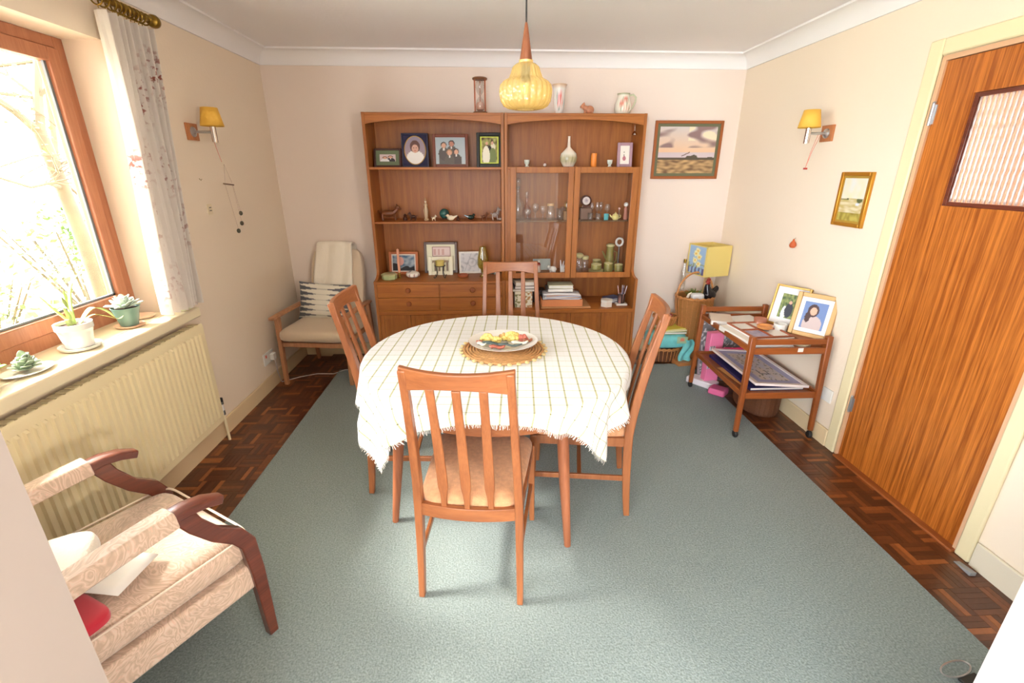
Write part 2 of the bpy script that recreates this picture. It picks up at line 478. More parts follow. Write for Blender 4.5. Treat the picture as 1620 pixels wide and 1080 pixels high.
# coving along left, back and right walls
def cove_sect():
    pts = [(0, 0), (0, -0.10), (0.008, -0.10)]
    for i in range(9):
        a = pi / 2 * i / 8
        pts.append((0.10 - 0.088 * cos(a), -0.10 + 0.088 * sin(a)))
    pts += [(0.10, -0.012), (0.10, 0)]
    return pts
cv = MB()
S = cove_sect()
def cove_run(mb, a, b, inward, e0, e1):
    """a,b wall-line ends; inward unit 2-D; e0,e1: mitre slopes along run per unit offset"""
    a = Vector(a); b = Vector(b); d = (b - a).normalized(); n = Vector(inward)
    vs = []
    for p, e in ((a, e0), (b, e1)):
        for (x, z) in S:
            q = p + n * x + d * (x * e)
            vs.append((q.x, q.y, ZC + z))
    k = len(S)
    mb.add(vs, [(i, (i + 1) % k, k + (i + 1) % k, k + i) for i in range(k)] + [tuple(range(k)), tuple(range(k, 2 * k))])
cove_run(cv, (XL, OY1), (XL, YB), (1, 0), 0, -1)
struct(cv.build('trim_1', M['cove'], sharp=25))
cv = MB(); cove_run(cv, (XL, YB), (XR, YB), (0, -1), 1, -1); struct(cv.build('trim_2', M['cove'], sharp=25))
cv = MB(); cove_run(cv, (XR, YB), (XR, OY1), (-1, 0), 1, 0); struct(cv.build('trim_3', M['cove'], sharp=25))

# skirtings
def skirt(x0, x1, y0, y1, name):
    struct(box(x0, x1, y0, y1, -0.02, 0.105).build(name, M['skirt'], bev=0.006))
skirt(XL, XL + 0.016, OY1, YB, 'baseboard_left')
skirt(XL + 0.016, XR - 0.016, YB - 0.016, YB, 'baseboard_back')
skirt(XR - 0.016, XR, DY1 + 0.075, YB - 0.016, 'baseboard_right')
struct(box(XR - 0.016, XR, OY1, DY0 - 0.065, -0.02, 0.115).build('baseboard_right', mat('pale_skirting', srgb(228, 218, 196), 0.5), bev=0.006))

# floor base under parquet and the fingers themselves
SQ, FW = 0.12, 0.024
fing_x = box(0.0003, SQ - 0.0003, 0.0003, FW - 0.0003, -0.022, 0.0).build('parquet_finger', M['parquet'], floor, bev=0.0007, smooth=False)
fing_y = box(0.0003, FW - 0.0003, 0.0003, SQ - 0.0003, -0.022, 0.0).build('parquet_finger', M['parquet'], floor, bev=0.0007, smooth=False)
allf = []
def region(x, y):
    if not (XL - 0.1 < x < XR + 0.10 and 0.6 < y < YB): return False
    if x > XR - 0.1 + 0.1 and not (1.4 < y < 2.3): return False
    return x < -1.23 or x > 1.64 or y > 3.56
for ix in range(-20, 22):
    for iy in range(4, 36):
        # cell aligned with the shader's lattice (origin -12)
        x0, y0 = ix * SQ, iy * SQ
        if not (region(x0, y0) or region(x0 + SQ, y0 + SQ) or region(x0 + SQ, y0) or region(x0, y0 + SQ)): continue
        par = (ix + iy + 200) % 2
        for k in range(5):
            if par == 0: fx, fy, o = x0 + k * FW, y0, 0
            else: fx, fy, o = x0, y0 + k * FW, 1
            cx, cy = (fx + FW / 2, fy + SQ / 2) if o == 0 else (fx + SQ / 2, fy + FW / 2)
            if not region(cx, cy): continue
            vis = (cy > 1.95 or (cx > 1.6 and cy > 1.1)) and cy < 3.5
            hidden_arm = cx < -1 and cy < 1.7
            allf.append((hypot(cx, cy) + (0 if (vis and not hidden_arm) else 50), fx, fy, o))
allf.sort()
first = {0: True, 1: True}
for i, (d, fx, fy, o) in enumerate(allf[:300]):
    src = fing_y if o == 0 else fing_x
    if first[o]:
        c = src; first[o] = False
    else:
        c = src.copy(); COL.objects.link(c)
    c.location = (fx, fy, random.uniform(-0.0006, 0.0004))
rest = MB()
for d, fx, fy, o in allf[300:]:
    z = random.uniform(-0.0006, 0.0004)
    if o == 0: rest.box(fx + .0004, fx + FW - .0004, fy + .0004, fy + SQ - .0004, -0.022, z)
    else: rest.box(fx + .0004, fx + SQ - .0004, fy + .0004, fy + FW - .0004, -0.022, z)
rest.build('parquet_fingers', M['parquet'], floor, smooth=False, kind='stuff')

# carpet
CX0, CX1, CY1 = -1.265, 1.690, 3.612
cp = MB()
def carpet_fn(u, v):
    x = CX0 + (CX1 - CX0) * u; y = 0.602 + (CY1 - 0.602) * v
    return (x, y, 0.013 + 0.0006 * sin(x * 9) * sin(y * 7))
cp.grid(carpet_fn, 30, 34)
nb = len(cp.v)
def edge(a, b, n=30):
    base = len(cp.v)
    for i in range(n + 1):
        t = i / n; x = a[0] + (b[0] - a[0]) * t; y = a[1] + (b[1] - a[1]) * t
        cp.v += [Vector((x, y, 0.0135)), Vector((x + e[0] * 0.004, y + e[1] * 0.004, 0.009)), Vector((x + e[0] * 0.004, y + e[1] * 0.004, 0.0))]
        cp.c += [None] * 3
    for i in range(n):
        for k in range(2):
            q = base + i * 3 + k
            cp.f.append((q, q + 3, q + 4, q + 1))
for e, a, b in (((-1, 0), (CX0, 0.6), (CX0, CY1)), ((1, 0), (CX1, 0.6), (CX1, CY1)), ((0, 1), (CX0, CY1), (CX1, CY1))):
    edge(a, b)
tag(cp.build('carpet', M['carpet']), 'large plain grey-green carpet in the middle of the parquet floor', 'carpet')

# ------------------------------------------------------------------ window on the left
win = bpy.data.objects.new('window_1', None); COL.objects.link(win); struct(win)
win.location = (0, 0, 0)
FX0, FX1 = -1.915, -1.855
f = MB()
f.box(FX0, FX1, WY1 - 0.052, WY1, WZ0, WZ1); f.box(FX0, FX1, WY0, WY0 + 0.052, WZ0, WZ1)
f.box(FX0, FX1, WY0 + .052, WY1 - .052, WZ1 - 0.045, WZ1); f.box(FX0, FX1, WY0 + .052, WY1 - .052, WZ0, WZ0 + 0.06)
f.build('window_frame', M['winwood'], win, bev=0.003)
s = MB()
SX0, SX1 = -1.90, -1.842
a0, a1, b0, b1 = WY0 + 0.054, WY1 - 0.054, WZ0 + 0.062, WZ1 - 0.047
s.box(SX0, SX1, a1 - 0.056, a1, b0, b1); s.box(SX0, SX1, a0, a0 + 0.056, b0, b1)
s.box(SX0, SX1, a0 + .056, a1 - .056, b1 - 0.056, b1); s.box(SX0, SX1, a0 + .056, a1 - .056, b0, b0 + 0.062)
s.build('sash', M['winwood'], win, bev=0.005)
g = MB().box(-1.885, -1.872, a0 + 0.05, a1 - 0.05, b0 + 0.055, b1 - 0.05)
g = MB()
g.v = [Vector(p) for p in ((-1.875, a0 + .05, b0 + .05), (-1.875, a1 - .05, b0 + .05), (-1.875, a1 - .05, b1 - .05), (-1.875, a0 + .05, b1 - .05))]
g.c = [None] * 4; g.f = [(0, 1, 2, 3)]
g.build('pane', M['pane'], win, smooth=False)
sl = MB()
sl.box(-1.872, -1.862, a1 - .068, a1 - .056, b0 + .06, b1 - .055); sl.box(-1.872, -1.862, a0 + .056, a1 - .056, b0 + .06, b0 + .072)
sl.build('glazing_bead', mat('grey_bead', srgb(120, 125, 128), 0.4), win)
# head board above the frame and sill
struct(box(-1.97, XL, WY0, WY1, WZ1, 2.186).build('trim_4', M['wall'], smooth=False))
sill = MB().box(-1.97, -1.605, WY0 - 0.06, WY1 + 0.075, 0.826, 0.862)
sill = MB()
sill.box(-1.93, XL, WY0, WY1, 0.80, 0.862); sill.box(XL, -1.600, WY0 - 0.09, WY1 + 0.095, 0.808, 0.862)
struct(sill.build('trim_5', mat('sill_gloss', srgb(244, 230, 196), 0.3), bev=0.008))

# ------------------------------------------------------------------ door on the right
door = bpy.data.objects.new('door_1', None); COL.objects.link(door); struct(door)
dl = MB()
gy0, gy1, gz0, gz1 = 1.60, 2.073, 1.415, 1.865
X0, X1 = XR + 0.004, XR + 0.044
ly0, ly1, lz0, lz1 = DY0 + 0.022, DY1 - 0.022, 0.012, 2.012
dl.box(X0, X1, ly0, gy0, lz0, lz1); dl.box(X0, X1, gy1, ly1, lz0, lz1)
dl.box(X0, X1, gy0, gy1, lz0, gz0); dl.box(X0, X1, gy0, gy1, gz1, lz1)
dl.build('door_leaf', M['sapele'], door, smooth=False)
bd = MB()
for (ya, yb, za, zb) in ((gy0, gy0 + .018, gz0, gz1), (gy1 - .018, gy1, gz0, gz1), (gy0 + .018, gy1 - .018, gz0, gz0 + .018), (gy0 + .018, gy1 - .018, gz1 - .018, gz1)):
    bd.box(X0 + 0.006, X0 + 0.018, ya, yb, za, zb)
bd.build('glazing_bead', M['maho'], door, bev=0.002)
pn = MB()
pn.v = [Vector(p) for p in ((X0 + .016, gy0 + .01, gz0 + .01), (X0 + .016, gy1 - .01, gz0 + .01), (X0 + .016, gy1 - .01, gz1 - .01), (X0 + .016, gy0 + .01, gz1 - .01))]
pn.c = [None] * 4; pn.f = [(0, 1, 2, 3)]
pn = pn.build('reeded_pane', glassmat('hall_door_glass', (0.85, 0.72, 0.62), 0.2, 0.15, body=0.35, bodycol=(0.24, 0.12, 0.07)), door, smooth=False)
RIBM = glassmat('glass_rib', (0.95, 0.92, 0.9), 0.35, 0.15, body=0.55, bodycol=(0.92, 0.88, 0.86))
nr = 21; wy = (gy1 - gy0 - 0.036) / nr; rib0 = None
for k in range(nr):
    if rib0 is None:
        rb = MB(); n = 26
        rb.tube([(0.0006 * sin(i * 1.7), 0.0007 * sin(i * 2.9), (gz1 - gz0 - 0.038) * i / n) for i in range(n + 1)], [0.0052 + 0.0008 * sin(i * 2.2) for i in range(n + 1)], 8)
        rib0 = rb.build('glass_rib', RIBM, pn, sharp=180); o = rib0
    else:
        o = rib0.copy(); COL.objects.link(o)
    o.location = (X0 + 0.0125, gy0 + 0.018 + wy * (k + .5), gz0 + 0.019)
for z in (1.80, 0.33):
    h = MB(); h.cyl((X0 - 0.006, ly1 + 0.004, z - 0.045), 0.008, 0.09, 12); h.ball((X0 - 0.006, ly1 + 0.004, z + 0.048), 0.008, 8, 5)
    h.box(X0 - 0.003, X0, ly1 - 0.012, ly1 + 0.016, z - 0.04, z + 0.04)
    h.build('hinge', M['steel'], door)
# lining and architrave of the doorway
lin = MB()
lin.box(XR - 0.004, XR + 0.118, DY1 - 0.020, DY1, 0, DZ); lin.box(XR - 0.004, XR + 0.118, DY0, DY0 + 0.020, 0, DZ)
lin.box(XR - 0.004, XR + 0.118, DY0 + 0.0201, DY1 - 0.0201, DZ - 0.02, DZ)
struct(lin.build('trim_6', mat('door_lining_paint', srgb(222, 178, 140), 0.45), smooth=False))
ar = MB()
ar.box(XR - 0.017, XR - 0.001, DY1 + 0.001, DY1 + 0.072, 0, DZ + 0.07); ar.box(XR - 0.017, XR - 0.001, DY0 - 0.062, DY0 - 0.001, 0, DZ + 0.07)
ar.box(XR - 0.017, XR - 0.001, DY0, DY1, DZ + 0.001, DZ + 0.07)
struct(ar.build('trim_7', M['gloss'], bev=0.007))
struct(box(XR - 0.03, XR + 0.12, DY0 + 0.001, DY1 - 0.021, -0.02, 0.010).build('trim_8', M['sapelex'], bev=0.004))
# hall beyond the door
hl = MB()
hl.box(XR + 1.1, XR + 1.2, 0.6, 3.4, 0, ZC); 
struct(hl.build('wall_hall', mat('hall_paint', srgb(176, 132, 104), 0.9), smooth=False))
# ------------------------------------------------------------------ wall units
UF, UB, LF = 3.70, 4.005, 3.57
def side_profile(step_z):
    p = [(UB, 0.05), (LF, 0.05), (LF, step_z - 0.005)]
    for i in range(7):
        a = pi / 2 * i / 6
        p.append((LF + 0.02 + (UF - LF - 0.02) * sin(a) * 0.99, step_z + 0.052 * (1 - cos(a)) ))
    p += [(UF, step_z + 0.10), (UF, 1.957), (UB, 1.957)]
    return p
def side_panel(mb, x0, x1, step_z):
    poly = side_profile(step_z)
    T = Matrix(((0, 0, 1, 0), (1, 0, 0, 0), (0, 1, 0, 0), (0, 0, 0, 1)))
    mb.prism(poly, x0, x1, T)
    return mb
def arch_rail(x0, x1):
    mb = MB(); n = 20
    pts = []
    for i in range(n + 1):
        t = i / n; pts.append((x0 + (x1 - x0) * t, 1.878 + 0.036 * sin(pi * t) ** 0.7))
    poly = pts + [(x1, 1.938), (x0, 1.938)]
    T = Matrix(((1, 0, 0, 0), (0, 0, 1, 0), (0, 1, 0, 0), (0, 0, 0, 1)))
    mb.prism(poly, UF + 0.002, UF + 0.020, T)
    return mb
def knob(parent, x, z, y):
    k = MB(); T = Matrix.Translation((x, y, z)) @ Matrix.Rotation(pi / 2, 4, 'X')
    k.lathe([(0.008, 0), (0.008, 0.008), (0.019, 0.012), (0.021, 0.018), (0.016, 0.023), (0.006, 0.024)], 16, T)
    k.build('knob', M['troll'], parent)
def unit(ux0, ux1, label, kind):
    t = thing('wall_unit', label, 'cabinet', ((ux0 + ux1) / 2, UB, 0), 0, None)
    ox, oy = (ux0 + ux1) / 2, UB
    sh = Matrix.Translation((-ox, -oy, 0))
    def put(mb, name, m, bev=0.002, **k):
        mb.v = [sh @ p for p in mb.v]
        return mb.build(name, m, t, bev=bev, **k)
    step = 0.765
    put(side_panel(MB(), ux0, ux0 + 0.022, step), 'side_panel', M['cab'])
    put(side_panel(MB(), ux1 - 0.022, ux1, step), 'side_panel', M['cab'])
    a, b = ux0 + 0.022, ux1 - 0.022
    put(box(a, b, UB - 0.008, UB, 0.05, 1.94), 'back_panel', M['cab'], bev=0)
    put(box(a, b, UF + 0.002, UB - 0.008, 1.938, 1.956), 'top_panel', M['cabx'])
    put(arch_rail(a, b), 'arched_rail', M['cabx'], bev=0.001)
    put(box(a, b, LF + 0.03, LF + 0.045, 0.0, 0.07), 'plinth', M['cabx'])
    put(box(a, b, LF + 0.02, UB - 0.008, 0.07, 0.088), 'base_panel', M['cabx'])
    nd = 4; w = (b - a) / nd
    zt = 0.488
    for i in range(nd):
        d0, d1 = a + i * w + 0.0015, a + (i + 1) * w - 0.0015
        mb = MB(); fr = 0.03
        y0, y1 = LF + 0.004, LF + 0.020
        mb.box(d0, d0 + fr, y0, y1, 0.09, zt); mb.box(d1 - fr, d1, y0, y1, 0.09, zt)
        mb.box(d0 + fr, d1 - fr, y0, y1, 0.09, 0.09 + fr); mb.box(d0 + fr, d1 - fr, y0, y1, zt - fr, zt)
        mb.box(d0 + fr, d1 - fr, y0 + 0.006, y1, 0.09 + fr, zt - fr)
        o = put(mb, 'door', M['cab'])
    if kind == 'drawers':
        put(box(a, b, LF - 0.004, UB - 0.008, 0.738, 0.757), 'worktop', M['cabx'])
        put(box(a, b, LF - 0.004, UB - 0.008, 0.491, 0.524), 'rail', M['cabx'])
        mid = -0.402
        put(box(mid - 0.004, mid + 0.004, LF + 0.006, UB - 0.02, 0.524, 0.738), 'divider', M['cab'], bev=0)
        for (d0, d1, kx) in ((a + 0.001, mid - 0.005, -0.643), (mid + 0.005, b - 0.001, -0.143)):
            for (z0, z1) in ((0.526, 0.629), (0.632, 0.736)):
                o = put(box(d0, d1, LF, LF + 0.018, z0, z1), 'drawer', M['cabx'])
                knob(o, kx - ox, (z0 + z1) / 2 + 0.008, LF - oy)
        put(box(a, b, UF + 0.004, UB - 0.008, 1.572, 1.590), 'shelf', M['cabx'])
        put(box(a, b, UF + 0.012, UB - 0.008, 1.180, 1.196), 'shelf', M['cabx'])
    else:
        put(box(a, b, LF - 0.004, UB - 0.008, 0.491, 0.520), 'worktop', M['cabx'])
        put(box(a, b, UF + 0.024, UB - 0.008, 0.750, 0.770), 'cabinet_base', M['cabx'])
        put(box(a, b, UF + 0.002, UB - 0.008, 1.574, 1.592), 'cabinet_top', M['cabx'])
        mb = box(a, b, UF + 0.05, UB - 0.012, 1.186, 1.196)
        put(mb, 'glass_shelf', glassmat('shelf_glass', (0.93, 0.95, 0.92), 0.15, body=0.45, bodycol=(0.55, 0.36, 0.2)))
        put(box(a, a + 0.03, UF + 0.002, UF + 0.022, 0.75, 1.574), 'stile', M['cab'])
        put(box(b - 0.012, b, UF + 0.002, UF + 0.022, 0.75, 1.574), 'stile', M['cab'])
        for (d0, d1) in ((0.158, 0.638), (0.642, 1.126)):
            z0, z1 = 0.752, 1.592; f = 0.043; y0, y1 = UF - 0.018, UF
            mb = MB()
            mb.box(d0, d0 + f, y0, y1, z0, z1); mb.box(d1 - f, d1, y0, y1, z0, z1)
            mb.box(d0 + f, d1 - f, y0, y1, z0, z0 + f); mb.box(d0 + f, d1 - f, y0, y1, z1 - f, z1)
            o = put(mb, 'glass_door', M['cab'])
            gm = MB(); gy = y0 + 0.010 - oy
            gm.v = [Vector(p) for p in ((d0 + f - ox, gy, z0 + f), (d1 - f - ox, gy, z0 + f), (d1 - f - ox, gy, z1 - f), (d0 + f - ox, gy, z1 - f))]
            gm.c = [None] * 4; gm.f = [(0, 1, 2, 3)]
            gm.build('pane', M['cabglass'], o, smooth=False)
    return t
unit(-0.905, 0.1115, 'left teak wall unit with open shelves over four drawers', 'drawers')
unit(0.1145, 1.161, 'right teak wall unit with two glass doors above an open niche', 'glass')

# ------------------------------------------------------------------ dining table
TX, TY, TR = 0.022, 2.095, 0.622
tbl = thing('dining_table', 'round teak dining table under the checked cloth', 'table', (TX, TY, 0), radians(-13))
mb = MB(); mb.lathe([(0.001, 0.711), (TR - 0.02, 0.711), (TR - 0.003, 0.716), (TR, 0.724), (TR - 0.003, 0.731), (TR - 0.008, 0.733), (0.001, 0.733)], 72)
mb.build('table_top', M['teakx'], tbl)
mb = MB(); mb.lathe([(0.580, 0.636), (0.600, 0.636), (0.600, 0.711), (0.580, 0.711), (0.580, 0.636)], 64, close=False)
mb.build('apron', M['chairx'], tbl)
for k in range(4):
    a = pi / 4 + k * pi / 2 + radians(-1 if k % 2 else 0)
    c, s_ = cos(a), sin(a)
    p = [(0.50 * c, 0.50 * s_, 0.711), (0.50 * c, 0.50 * s_, 0.66), (0.535 * c, 0.535 * s_, 0.33), (0.575 * c, 0.575 * s_, 0.013)]
    MB().tube(p, [0.026, 0.027, 0.023, 0.0145], 18).build('leg', M['maho'] if False else wood('leg_teak', (0.24, 0.075, 0.03), (0.38, 0.13, 0.055), 'z', rough=0.4), tbl) if k == 0 else MB().tube(p, [0.026, 0.027, 0.023, 0.0145], 18).build('leg', bpy.data.materials['leg_teak'], tbl)

# ------------------------------------------------------------------ tablecloth
def cloth_mat():
    m, N, L, P = newmat('checked_cotton')
    uv = N.new('ShaderNodeUVMap'); uv.uv_map = 'UVMap'
    sx = N.new('ShaderNodeSeparateXYZ'); L.new(uv.outputs[0], sx.inputs[0])
    def mth(op, a, b=None, c=None):
        n = N.new('ShaderNodeMath'); n.operation = op
        for i, q in enumerate((a, b, c)):
            if q is None: continue
            if isinstance(q, (int, float)): n.inputs[i].default_value = q
            else: L.new(q, n.inputs[i])
        return n.outputs[0]
    def line(coord, period, width, off=0.0):
        f = mth('FRACT', mth('DIVIDE', mth('ADD', coord, off + 20 * period), period))
        d = mth('ABSOLUTE', mth('SUBTRACT', f, 0.5))
        return mth('LESS_THAN', d, width / period / 2)
    per = 0.062
    u1 = line(sx.outputs[0], per, 0.0066); v1 = line(sx.outputs[1], per, 0.0042, 0.01)
    u2 = line(sx.outputs[0], per, 0.0015, 0.028); v2 = line(sx.outputs[1], per, 0.0018, 0.042)
    v3 = line(sx.outputs[1], per, 0.0018, -0.006)
    strong = mth('MINIMUM', mth('MULTIPLY_ADD', u1, 0.80, mth('MULTIPLY', v1, 0.55)), 1.0)
    both = mth('MULTIPLY', u1, v1)
    weak = mth('MINIMUM', mth('MULTIPLY', mth('ADD', mth('ADD', u2, v2), v3), 0.13), 0.3)
    f = mth('MINIMUM', mth('ADD', strong, weak), 1.0)
    mx = N.new('ShaderNodeMix'); mx.data_type = 'RGBA'
    mx.inputs[6].default_value = (0.86, 0.85, 0.83, 1); mx.inputs[7].default_value = (0.40, 0.385, 0.13, 1)
    L.new(f, mx.inputs[0])
    m2 = N.new('ShaderNodeMix'); m2.data_type = 'RGBA'; m2.inputs[7].default_value = (0.17, 0.16, 0.06, 1)
    L.new(both, m2.inputs[0]); L.new(mx.outputs[2], m2.inputs[6]); L.new(m2.outputs[2], P.inputs['Base Color'])
    P.inputs['Roughness'].default_value = 0.9; P.inputs['Specular IOR Level'].default_value = 0.15; P.inputs['Sheen Weight'].default_value = 0.2
    w = N.new('ShaderNodeTexNoise'); w.inputs['Scale'].default_value = 240; L.new(uv.outputs[0], w.inputs['Vector'])
    b = N.new('ShaderNodeBump'); b.inputs['Strength'].default_value = 0.25; b.inputs['Distance'].default_value = 0.002
    L.new(w.outputs['Fac'], b.inputs['Height']); L.new(b.outputs[0], P.inputs['Normal'])
    return m
M['cloth'] = cloth_mat()
CA = radians(-3.5)                      # cloth turned a little on the table
CHX, CHY = 0.708, 0.724                   # half sizes
COX, COY = -0.052, 0.062                   # offset of the cloth on the table
def cloth_pt(u, v):
    cx, cy = COX + u, COY + v
    x = cx * cos(CA) - cy * sin(CA); y = cx * sin(CA) + cy * cos(CA)
    r = hypot(x, y); th = atan2(y, x)
    R0 = TR - 0.002
    if r <= R0: return (x, y, 0.7365)
    ex = r - R0
    rb = 0.022                          # bend radius
    if ex < rb * pi / 2:
        a = ex / rb
        rr = R0 + rb * sin(a) * 0.7; z = 0.7365 - rb * (1 - cos(a))
        drop = 0
    else:
        drop = ex - rb * pi / 2
        rr = R0 + rb * 0.7; z = 0.7365 - rb - drop
    k = min(1, drop / 0.16)
    wob = (0.030 * sin(th * 19 + 0.7) + 0.016 * sin(th * 31 + 2)) * k
    rr += wob + 0.10 * drop * 0.6
    th2 = th + 0.020 * sin(th * 23 + 1.2) * k
    return (rr * cos(th2), rr * sin(th2), z)
mb = MB()
NU = 150
mb.grid(lambda u, v: cloth_pt((u * 2 - 1) * CHX, (v * 2 - 1) * CHY), NU, NU, uvf=lambda u, v: ((u * 2 - 1) * CHX, (v * 2 - 1) * CHY))
cl = mb.build('tablecloth', M['cloth'], loc=(TX, TY, 0), sharp=180)
tag(cl, 'white tablecloth with olive green check lines on the round table', 'tablecloth')
fr = MB(); NF = 240
for side in range(4):
    for i in range(NF):
        t = (i + random.random() * 0.8) / NF * 2 - 1
        ln = random.uniform(0.010, 0.020); sl = random.uniform(-0.006, 0.006)
        def P_(e, dt=0.0):
            if side == 0: return Vector(cloth_pt(t * CHX + dt, -CHY - e))
            if side == 1: return Vector(cloth_pt(t * CHX + dt, CHY + e))
            if side == 2: return Vector(cloth_pt(-CHX - e, t * CHY + dt))
            return Vector(cloth_pt(CHX + e, t * CHY + dt))
        a, b = P_(0, -0.0012), P_(0, 0.0012); c, d = P_(ln, sl + 0.0008), P_(ln, sl - 0.0008)
        fr.add([a, b, c, d], [(0, 1, 2, 3)])
fr.build('fringe', mat('fringe_cotton', (0.8, 0.77, 0.7), 0.9), cl, kind='stuff', smooth=False)

# ------------------------------------------------------------------ dining chairs
M['seatfab'] = mat('seat_tweed', srgb(206, 150, 108), 0.95, spec=0.1, bump=0.6, bscale=350, var=0.12, vscale=60, sheen=0.3)
CH = 1.012
def make_chair(label):
    t = thing('dining_chair', label, 'chair', (0, 0, 0), 0, 'slat-back dining chairs round the table')
    def ylean(z):            # centreline of the back in the side view
        if z < 0.45: return -0.025 * (1 - z / 0.45) ** 2
        s_ = (z - 0.45) / (CH - 0.45)
        return -0.115 * s_ ** 1.35
    def xhalf(z): return 0.190 - 0.008 * min(1, z / 0.45) - 0.020 * max(0, (z - 0.45) / 0.56)
    for sgn in (-1, 1):
        mb = MB(); zs = [0.013, 0.12, 0.25, 0.38, 0.45, 0.55, 0.65, 0.75, 0.85, 0.93, CH - 0.004]
        pts = [(sgn * xhalf(z), ylean(z), z) for z in zs]
        sc = [(0.85 + 0.25 * min(1, z / 0.45) - 0.18 * max(0, (z - .45) / .56), 0.80 + 0.35 * sin(pi * min(1, max(0, z / 0.92))) ) for z in zs]
        mb.sweep(pts, [(-0.0135, -0.017), (0.0135, -0.017), (0.0135, 0.017), (-0.0135, 0.017)], xdirs=[(1, 0, 0)] * len(pts), scl=sc)
        mb.build('leg', M['chair'], t, bev=0.004)
        mb = MB(); mb.bar((sgn * 0.200, 0.425, 0.43), (sgn * 0.210, 0.435, 0.013), 0.034, 0.034, (0, 1, 0), 0.023, 0.023)
        mb.build('leg', M['chair'], t, bev=0.004)
        mb = MB(); mb.bar((sgn * 0.182, 0.012, 0.408), (sgn * 0.200, 0.415, 0.408), 0.020, 0.045)
        mb.build('side_rail', M['chair'], t, bev=0.002)
        mb = MB(); mb.bar((sgn * 0.184, 0.006, 0.215), (sgn * 0.203, 0.425, 0.215), 0.014, 0.026)
        mb.build('stretcher', M['chair'], t, bev=0.003)
    mb = MB(); mb.bar((-0.193, 0.21, 0.215), (0.193, 0.21, 0.215), 0.020, 0.014); mb.build('stretcher', M['chairx'], t, bev=0.003)
    mb = MB(); mb.bar((-0.19, 0.428, 0.405), (0.19, 0.428, 0.405), 0.020, 0.045); mb.build('front_rail', M['chairx'], t, bev=0.002)
    bow = lambda x, k=0.030: -k * (1 - (x / 0.18) ** 2)
    mb = MB(); n = 12
    pts = [(-0.17 + 0.34 * i / n, bow(-0.17 + 0.34 * i / n, 0.022) - 0.002, 0.415) for i in range(n + 1)]
    mb.sweep(pts, [(-0.010, -0.026), (0.010, -0.026), (0.010, 0.026), (-0.010, 0.026)]); mb.build('rear_rail', M['chairx'], t, bev=0.002)
    # top rail, curved in plan and arched below
    mb = MB(); n = 16; base = 0
    vs = []; fs = []
    for i in range(n + 1):
        x = -0.176 + 0.352 * i / n; tt = 1 - (x / 0.176) ** 2
        yb = ylean(0.95) + bow(x * 0.18 / 0.176, 0.030)
        ztop = CH + 0.002 - 0.008 * tt; zb = 0.925 + 0.024 * tt ** 0.8
        lean = 0.006
        vs += [(x, yb + 0.011 + 0.008, zb), (x, yb + 0.011 - lean, ztop), (x, yb - 0.011 - lean, ztop), (x, yb - 0.011 + 0.008, zb)]
    for i in range(n):
        for k in range(4):
            fs.append((i * 4 + k, i * 4 + (k + 1) % 4, (i + 1) * 4 + (k + 1) % 4, (i + 1) * 4 + k))
    fs += [(0, 1, 2, 3), tuple(n * 4 + k for k in (3, 2, 1, 0))]
    mb.add(vs, fs); mb.build('top_rail', M['chairx'], t, bev=0.004)
    for x in (-0.082, 0, 0.082):
        mb = MB(); zs = [0.425, 0.47, 0.50, 0.53, 0.60, 0.72, 0.84, 0.90, 0.948]
        wd = [0.020, 0.021, 0.026, 0.036, 0.036, 0.032, 0.028, 0.027, 0.027]
        pts = [(x * (1.02 if z < 0.5 else 1), ylean(z) * 0.98 + bow(x, 0.024 + 0.006 * (z - .42) / .5) + 0.002, z) for z in zs]
        mb.sweep(pts, [(-0.5, -0.006), (0.5, -0.006), (0.5, 0.006), (-0.5, 0.006)], xdirs=[(1, 0, 0)] * len(pts), scl=[(w, 1) for w in wd])
        mb.build('slat', M['chair'], t, bev=0.003)
    # upholstered seat
    mb = MB()
    def seat_fn(k, s_, z):
        pass
    rings = [(0.0, 0.428), (0.004, 0.450), (0.0, 0.462), (-0.012, 0.472), (-0.05, 0.480), (-0.10, 0.483)]
    n = 40; base = len(mb.v)
    for off, z in rings:
        for k in range(n):
            a = 2 * pi * k / n; c, s_ = cos(a), sin(a)
            e = 0.28
            ux = (abs(c) ** e) * (1 if c >= 0 else -1); uy = (abs(s_) ** e) * (1 if s_ >= 0 else -1)
            hy = 0.215 + off; yy = 0.228 + uy * hy * (1 if uy > 0 else 1.09)
            hx = (0.178 + 0.032 * (yy / 0.44)) + off
            mb.v.append(Vector((ux * hx, yy, z))); mb.c.append(None)
    for i in range(len(rings) - 1):
        for k in range(n):
            mb.f.append((base + i * n + k, base + i * n + (k + 1) % n, base + (i + 1) * n + (k + 1) % n, base + (i + 1) * n + k))
    mb.f.append(tuple(base + (len(rings) - 1) * n + k for k in range(n))); mb.f.append(tuple(base + k for k in range(n))[::-1])
    mb.build('seat', M['seatfab'], t, sharp=60)
    return t
ch = make_chair('dining chair nearest the camera, its slatted back turned to us')
ch.location = (-0.0925, 1.372, 0); ch.rotation_euler = (0, 0, radians(-8))
dup(ch, (0.640, 1.975, 0), radians(80), 'dining chair on the right side of the table, seen edge-on')
dup(ch, (-0.598, 2.195, 0), radians(-91), 'dining chair on the left side of the table, tucked under the cloth')
dup(ch, (0.128, 2.89, 0), radians(180), 'dining chair at the far side of the table before the wall units')

